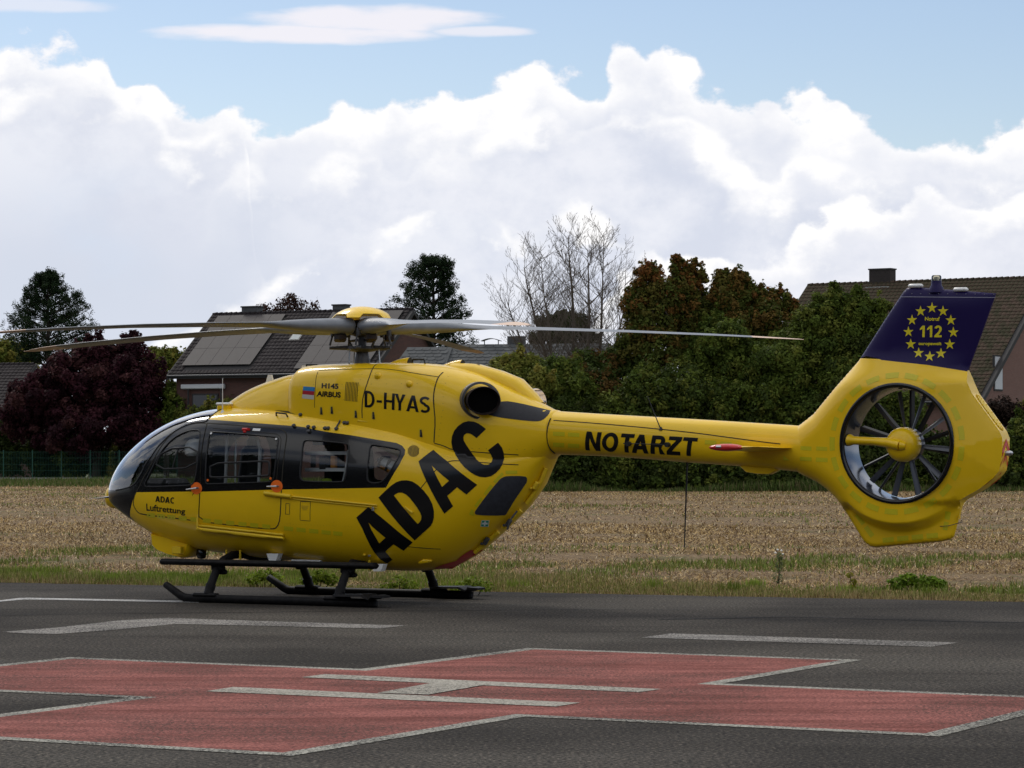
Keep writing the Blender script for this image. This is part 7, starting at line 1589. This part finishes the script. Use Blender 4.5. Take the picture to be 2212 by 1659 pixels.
# wood behind the photographer: gives the paint and glass something dark to mirror
def wood():
    n = 70000; u = rng.uniform(0, 210, n); top = np.where(u < 90, 17.0, 12.0) + 2.6*fast_noise(np.stack([u, 0*u], 1), .22, 41) + 2.4*fast_noise(np.stack([u, 0*u], 1), 1.3, 43); z = rng.uniform(0, 1, n)**.8*top; w_ = rng.normal(size=n)*2.0; x = np.where(u < 90, -50 + w_, -50 + (u - 90)); y = np.where(u < 90, 46 - u, -44 + w_); C_ = np.stack([x, y, z], 1); V, T_, t_ = leaf_quads(C_, rng.uniform(.3, .75, n), rng.normal(size=(n, 3)) + [0, .6, .4], np.array([.030, .048, .014])*rng.uniform(.5, 1.4, n)[:, None], .8)
    o = mesh_obj('woodland', V, T_, M['leaf'], tones=t_); o['kind'] = 'stuff'
wood()
def far_wood():
    n = 52000; dd = rng.uniform(250, 275, n); az = rng.uniform(-.20, .20, n); x = az*dd; top = 3.4 + 1.5*fast_noise(np.stack([x, 0*x], 1), .12, 51) + .6*fast_noise(np.stack([x, 0*x], 1), .7, 53); z = rng.uniform(0, 1, n)**.8*np.maximum(top, 1.5); V, T_, t_ = leaf_quads(np.stack([x, dd, z], 1), rng.uniform(.2, .42, n), rng.normal(size=(n, 3)) + [0, -.4, .4], np.array([.04, .055, .018])*rng.uniform(.5, 1.4, n)[:, None], .8)
    o = mesh_obj('distant_hedges', V, T_, M['leaf'], tones=t_); o['kind'] = 'stuff'
far_wood()

# ================================================================ fence on the left
def fence():
    e = empty('wire_fence', (-20, 188, 0)); tag(e, 'dark green wire mesh fence on a low concrete kerb in front of the left shrubs', 'fence'); d = 188; sx = 1.83; x0 = -34.0; n = 16; gm = mat('green_fence_coating', (.01, .07, .045), .5)
    for i in range(n+1):
        x = x0 + i*sx + 20; t = MB(); t.box((x, 0, .95), (.06, .06, 1.9)); t.build('fence_post', gm, e)
        if i < n:
            t = MB()
            for k in range(1, 18): t.box((x + sx*k/18, 0, .97), (.010, .010, 1.66))
            for z_ in (.18, .6, 1.0, 1.4, 1.78): t.box((x + sx/2, -.012, z_), (sx, .012, .014))
            t.build('mesh_panel', gm, e)
    t = MB(); t.box((x0 + 20 + n*sx/2, 0, .06), (n*sx, .12, .20)); t.build('concrete_kerb', mat('concrete', (.30, .28, .25), .9, var=.3), e)
fence()

# ================================================================ houses
def brick_mat(name, c1, c2, mortar):
    mt = bpy.data.materials.new(name); mt.use_nodes = True; nt = mt.node_tree; b = nt.nodes['Principled BSDF']; tc = nt.nodes.new('ShaderNodeTexCoord'); br = nt.nodes.new('ShaderNodeTexBrick')
    br.inputs['Color1'].default_value = (*c1, 1); br.inputs['Color2'].default_value = (*c2, 1); br.inputs['Mortar'].default_value = (*mortar, 1); br.inputs['Scale'].default_value = 1; br.inputs['Brick Width'].default_value = .25; br.inputs['Row Height'].default_value = .078; br.inputs['Mortar Size'].default_value = .010
    mp = nt.nodes.new('ShaderNodeMapping'); mp.inputs['Rotation'].default_value = (math.radians(90), 0, 0); sx = nt.nodes.new('ShaderNodeSeparateXYZ'); cb = nt.nodes.new('ShaderNodeCombineXYZ'); ad = nt.nodes.new('ShaderNodeMath'); nt.links.new(tc.outputs['Object'], sx.inputs[0]); nt.links.new(sx.outputs[0], ad.inputs[0]); nt.links.new(sx.outputs[1], ad.inputs[1]); nt.links.new(ad.outputs[0], cb.inputs[0]); nt.links.new(sx.outputs[2], cb.inputs[1]); nt.links.new(cb.outputs[0], br.inputs[0])
    nt.links.new(br.outputs[0], b.inputs['Base Color']); b.inputs['Roughness'].default_value = .9; return mt
M['brick_red'] = brick_mat('red_brown_brick', (.085, .036, .028), (.11, .046, .035), (.055, .040, .034))
M['brick_pink'] = brick_mat('pinkish_brick', (.17, .085, .068), (.20, .105, .085), (.15, .10, .085))
M['tile_dark'] = mat('dark_brown_tile', (.036, .030, .031), .8, spec=.12, var=.35, vscale=1.6)
M['tile_brown'] = mat('mossy_brown_tile', (.088, .060, .046), .9, spec=.05, var=.6, vscale=2.2, col2=(.045, .044, .026))
M['slate'] = mat('grey_slate', (.105, .11, .112), .8, spec=.15, var=.25, vscale=2.5)
M['panel'] = mat('black_solar_glass', (.033, .028, .031), .55, spec=.15, var=.12, vscale=2)
M['darkwood'] = mat('dark_soffit', (.03, .028, .028), .8)
M['chim'] = mat('slate_clad_chimney', (.075, .078, .082), .8, var=.3, vscale=4)
def tile_rows(root, name, e1o, dn, nrm, L, S_, tw, th, m, npart, skip=None, order='bottom'):
    """pantiles laid course by course over a slope: e1 along the eave, dn down the slope, nrm outwards. npart tiles become parts, the rest one mesh"""
    e1 = np.array([1.0, 0, 0]); nc = int(L/tw); nr_ = int(S_/th); base = bpy.data.meshes.new(name)
    V = []; F = []; k = 5
    for j, (v_, lift) in enumerate(((0, .012), (th*1.04, .045))):
        for i in range(k): u = i/(k-1); V.append(e1*tw*u*.98 + dn*v_ + nrm*(lift + .030*math.sin(u*math.pi*1.0)**1.0*(1 if u < 1 else 0)))
    for i in range(k): u = i/(k-1); V.append(e1*tw*u*.98 + dn*th*1.04 + nrm*(.012))
    for i in range(k-1): F.append((i, i+1, k+i+1, k+i)); F.append((k+i, k+i+1, 2*k+i+1, 2*k+i))
    V = np.array(V)
    base.from_pydata(V.tolist(), [], F); base.materials.append(m); rest = MB(); cells = []
    for r_ in range(nr_):
        for c in range(nc): cells.append((r_, c))
    cells = [q for q in cells if not (skip and skip(q[1]*tw, q[0]*th))]
    if npart:
        cells.sort(key=lambda q: (q[0] if order == 'top' else -q[0], q[1]))
    for i, (r_, c) in enumerate(cells):
        o_ = e1o + e1*(c*tw + rng.normal()*.003) + dn*(r_*th) + nrm*rng.normal()*.003
        if i < npart: ob = bpy.data.objects.new(name, base); ob.location = o_; link(ob, root)
        else: rest.add(V + o_, F)
    if rest.n: rest.build(name if npart else 'tile_courses', m, root)['kind'] = 'stuff'
def house(name, label, ridge_l, ang, L, run, drop, m_tile, m_wall, tw, th, npart, back=None, wall_in=.5, skip=None, order='bottom', chim=()):
    """origin at the left ridge end on the ground; local x along the ridge, -y towards the viewer"""
    X, d, z = ridge_l; e = empty(name, (X, d, 0), -math.radians(ang)); tag(e, label, 'house'); sl = math.hypot(run, drop); dn = np.array([0, -run/sl, -drop/sl]); nrm = np.array([0, -drop/sl, run/sl])
    ez = z - drop; back = back or run
    t = MB(); t.add([(0, 0, z), (L, 0, z), (L, -run, ez), (0, -run, ez), (0, 0, z-.2), (L, 0, z-.2), (L, -run, ez-.2), (0, -run, ez-.2)], [(0, 3, 2, 1), (4, 5, 6, 7), (0, 1, 5, 4), (1, 2, 6, 5), (2, 3, 7, 6), (3, 0, 4, 7)])
    t.add([(0, 0, z), (L, 0, z), (L, back, ez), (0, back, ez), (0, 0, z-.2), (L, 0, z-.2), (L, back, ez-.2), (0, back, ez-.2)], [(0, 1, 2, 3), (7, 6, 5, 4), (1, 0, 4, 5), (2, 1, 5, 6), (3, 2, 6, 7), (0, 3, 7, 4)]); roof = t.build('roof', M['darkwood'], e)
    tile_rows(roof, 'roof_tile', np.array([0, 0, z]) + nrm*.02, dn, nrm, L, sl, tw, th, m_tile, npart, skip, order)
    t = MB(); 
    for i in range(int(L/.38)): t.tube([(i*.38, 0, z + .02), (i*.38 + .36, 0, z + .04)], [.10, .125], 8, caps=False)
    t.build('ridge_tiles', m_tile, roof)['kind'] = 'stuff'
    w = wall_in; zc = z - .25 - drop*(w*0)/run; f0 = -run + w; b0 = back - w; zf = z - drop*(run - w)/run - .22
    poly = [(f0, 0), (b0, 0), (b0, zf), (0, z - .22), (f0, zf)]
    t = MB(); n = 5; xa, xb = .35, L - .35; V = [(xa, a, b) for a, b in poly] + [(xb, a, b) for a, b in poly]; F = [tuple(range(n))[::-1], tuple(range(n, 2*n))] + [(i, (i+1) % n, n+(i+1) % n, n+i) for i in range(n)]; t.add(V, F); t.build('wall', m_wall, e)
    t = MB(); t.tube([(0, -run - .06, ez - .02), (L, -run - .06, ez - .02)], .07, 8); t.build('gutter', M['mast'], e, True)
    for x_ in (0.0, L):
        t = MB(); t.add(np.array([(x_-.06, .05, z+.06), (x_+.06, .05, z+.06), (x_+.06, -run-.02, ez+.06), (x_-.06, -run-.02, ez+.06), (x_-.06, .05, z-.26), (x_+.06, .05, z-.26), (x_+.06, -run-.02, ez-.26), (x_-.06, -run-.02, ez-.26)]), [(0, 3, 2, 1), (4, 5, 6, 7), (0, 1, 5, 4), (1, 2, 6, 5), (2, 3, 7, 6), (3, 0, 4, 7)])
        t.build('verge_board', M['darkwood'], e)
    for (cx_, w_, h_, capw) in chim:
        t = MB(); t.box((cx_, .25, z + h_/2 - .5), (w_, .6, h_ + 1)); c = t.build('chimney', M['chim'], e); t = MB(); t.box((cx_, .25, z + h_ + .04), (w_ + .12, .72, .09)); t.build('chimney_cap', M['darkwood'], c)
    return e, dn, nrm, z, roof
# house with solar panels
h1, dn, nrm, zr, roof1 = house('tiled_house', 'house with a dark tiled roof covered in black solar panels behind the rotor mast', (-19.62, 195, 10.78), 28.15, 15.2, 5.2, 4.13, M['tile_dark'], M['brick_red'], .30, .36, 0,
     skip=lambda u, v: (.6 < u < 5.9 and .35 < v < 5.8) or (9.3 < u < 14.4 and .35 < v < 6.1), chim=((2.9, 1.25, .42, 0), (9.7, .95, .38, 0)))
def panels(root, u0, v0, nc, nr_, w=1.05, h_=1.80, frame=.02, hs=None):
    for r_ in range(nr_):
        for c in range(nc):
            hh = h_ if not hs else hs[r_]; v_ = v0 + (r_*h_ if not hs else sum(hs[:r_])); o_ = np.array([u0 + c*w, 0, zr]) + dn*v_ + nrm*.16; t = MB(); a = np.array([w - frame, 0, 0]); b = dn*(hh - frame); q = nrm*.035
            t.add([o_, o_ + a, o_ + a + b, o_ + b, o_ - q, o_ + a - q, o_ + a + b - q, o_ + b - q], [(0, 3, 2, 1), (4, 5, 6, 7), (0, 1, 5, 4), (1, 2, 6, 5), (2, 3, 7, 6), (3, 0, 4, 7)]); t.build('solar_panel', M['panel'], root)
panels(roof1, .65, .35, 5, 3); panels(roof1, 9.4, .25, 5, 4, hs=[1.8, 1.8, 1.8, .62])
o_ = np.array([7.45, 0, zr]) + dn*2.15 + nrm*.10; t = MB(); a = np.array([.78, 0, 0]); b = dn*1.0; q = nrm*.1; t.add([o_, o_+a, o_+a+b, o_+b, o_-q, o_+a-q, o_+a+b-q, o_+b-q], [(0, 3, 2, 1), (4, 5, 6, 7), (0, 1, 5, 4), (1, 2, 6, 5), (2, 3, 7, 6), (3, 0, 4, 7)]); sk_ = t.build('roof_window', M['mast'], roof1)
o2 = o_ + nrm*.01 + a*.1 + b*.08; t = MB(); t.add([o2, o2 + a*.8, o2 + a*.8 + b*.84, o2 + b*.84], [(0, 3, 2, 1)]); t.build('pane', mat('roof_window_glass', (.32, .36, .36), .15, spec=.9), sk_)
M['awn'] = mat('white_awning_box', (.55, .56, .58), .6)
t = MB(); t.box((1.9 + .6, -4.86, 5.95), (3.3, .28, .30), bev=.05); t.build('awning_box', M['awn'], h1, True)
for x_ in (1.4, 3.9): t = MB(); t.box((x_, -4.9, 4.6), (.08, .08, 2.6)); t.build('terrace_post', M['darkwood'], h1)
t = MB(); t.box((2.6, -4.74, 4.4), (2.0, .06, 2.2)); wn = t.build('window', M['darkwood'], h1); t = MB(); t.box((2.6, -4.785, 4.4), (1.8, .02, 2.0)); t.build('pane', mat('dark_window_glass', (.02, .022, .025), .1), wn)
for x_ in (6.2, 8.6, 11.6): t = MB(); t.box((x_, -4.74, 4.6), (1.2, .06, 1.3)); wn = t.build('window', M['darkwood'], h1); t = MB(); t.box((x_, -4.785, 4.6), (1.0, .02, 1.1)); t.build('pane', mat('dark_window_glass', (.02, .022, .025), .1), wn)
# brown-roofed house on the right
h2, dn, nrm, zr, roof2 = house('brown_roofed_house', 'house with a mossy brown tiled roof and pinkish brick gable behind the tail fin', (18.72, 188, 12.30), 33, 16.2, 9.7, 7.6, M['tile_brown'], M['brick_pink'], .29, .35, 290, back=6.0, order='top', chim=())
t = MB(); t.box((5.05, .3, 12.3 + .1), (1.45, .8, 1.5)); c = t.build('chimney', mat('dark_brick_chimney', (.035, .028, .026), .9, var=.3), h2); t = MB(); t.box((5.05, .3, 12.3 + .88), (1.55, .9, .08)); t.build('chimney_cap', M['darkwood'], c); t = MB(); t.box((5.05, -.35, 12.0), (1.65, .25, .12)); t.build('lead_flashing', mat('lead_grey', (.3, .3, .29), .6), c)
t = MB(); t.box((16.2 - .36, -6.6, 6.4), (.10, 1.25, 2.1)); wn = t.build('gable_window', M['darkwood'], h2); t = MB(); t.box((16.2 - .31, -6.6, 6.4), (.06, 1.05, 1.9)); t.build('roller_shutter', mat('white_shutter', (.52, .53, .56), .6), wn)
# far-left house
h3, dn, nrm, zr, roof3 = house('left_edge_house', 'house with a grey roof and solar panels at the left edge of the photo', (-41.5, 206, 7.75), 20, 9.6, 5.6, 3.9, M['tile_dark'], M['brick_red'], .30, .36, 0, skip=lambda u, v: (2 < u < 7.4 and .9 < v < 6.1))
panels(roof3, 2.0, .95, 5, 3, h_=1.75)
# slate-roofed building in the middle
X, d, z = at(884, 751, 168); e = empty('slate_roofed_building', (X, d, 0), -math.radians(12)); tag(e, 'long low building with a grey slate roof between the brick gable and the bare tree', 'building')
def slate_roof(x0, x1, z, run, drop, y0=0):
    t = MB(); V = [(x0 + (.0), y0, z), (x1, y0, z), (x1, y0 - run, z - drop), (x0 - 1.2, y0 - run, z - drop), (x0, y0, z-.15), (x1, y0, z-.15), (x1, y0-run, z-drop-.15), (x0-1.2, y0-run, z-drop-.15)]; t.add(V, [(0, 3, 2, 1), (4, 5, 6, 7), (0, 1, 5, 4), (1, 2, 6, 5), (2, 3, 7, 6), (3, 0, 4, 7)]); rf = t.build('roof', M['slate'], e)
    sl = math.hypot(run, drop); dn_ = np.array([0, -run/sl, -drop/sl]); nm = np.array([0, -drop/sl, run/sl]); cells = [(r_, c) for r_ in range(int(sl/.34)) for c in range(int((x1 - x0 + .9)/.46))]; t = MB()
    for r_, c in cells:
        u = x0 + c*.46 + (r_ % 2)*.23 - (1.2*(r_*.34)/sl); o_ = np.array([u, y0, z]) + dn_*(r_*.34) + nm*.012
        if u + .44 > x1: continue
        a = np.array([.44, 0, 0]); V = [o_, o_ + a, o_ + a + dn_*.28 + nm*.02, o_ + a*.75 + dn_*.36 + nm*.025, o_ + a*.1 + dn_*.36 + nm*.025, o_ + dn_*.28 + nm*.02]; t.add(V + [v - nm*.02 for v in V[2:]], [(0, 5, 4, 3, 2, 1), (2, 3, 7, 6), (3, 4, 8, 7), (4, 5, 9, 8)])
    t.build('slate_courses', M['slate'], rf)['kind'] = 'stuff'; return rf
slate_roof(.0, 2.6, z, 5, 3.4, -.4); slate_roof(2.65, 11.6, z + .15, 5, 3.4)
t = MB(); t.box((5.8, -2.4, (z - 3.4)/2), (11.2, 4.6, z - 3.6)); t.build('wall', M['brick_red'], e)
t = MB(); t.box((6.15, .25, z + .15), (.95, .6, .9)); t.build('chimney', M['chim'], e)
t = MB(); c_ = [(4.15 + 1.1*u, 0, z + .36 + .14*math.sin(u*math.pi)) for u in np.linspace(0, 1, 9)]
V = []; 
for p in c_: V += [(p[0], -.05, p[2]), (p[0], .55, p[2])]
t.add(V, [(2*i, 2*i+1, 2*i+3, 2*i+2) for i in range(8)]); t.tube([(4.3, .25, z + .1), (4.3, .25, z + .4)], .03, 6); t.tube([(5.1, .25, z + .1), (5.1, .25, z + .4)], .03, 6); o = t.build('chimney_cowl', M['mast'], e); sm = o.modifiers.new('s', 'SOLIDIFY'); sm.thickness = .03
t = MB(); t.box((4.7, .25, z - .1), (1.0, .5, .5)); t.build('chimney', M['chim'], e)
# shed at the right
X = at(1945, 935, 150); e = empty('garden_shed', (X[0], 150, 0), -math.radians(6)); tag(e, 'low brick outbuilding with a pale flat roof edge seen through and right of the fan', 'shed')
t = MB(); t.box((3.9, 1.6, 1.28), (7.8, 3.2, 2.56)); t.build('wall', mat('brown_render', (.105, .075, .055), .9, var=.3, vscale=3), e)
t = MB(); t.box((3.9, 1.4, 2.66), (8.3, 3.9, .16)); rf = t.build('roof', M['slate'], e); t = MB(); t.box((3.9, -.58, 2.64), (8.32, .04, .20)); t.build('fascia', mat('pale_fascia', (.42, .42, .40), .7), rf)
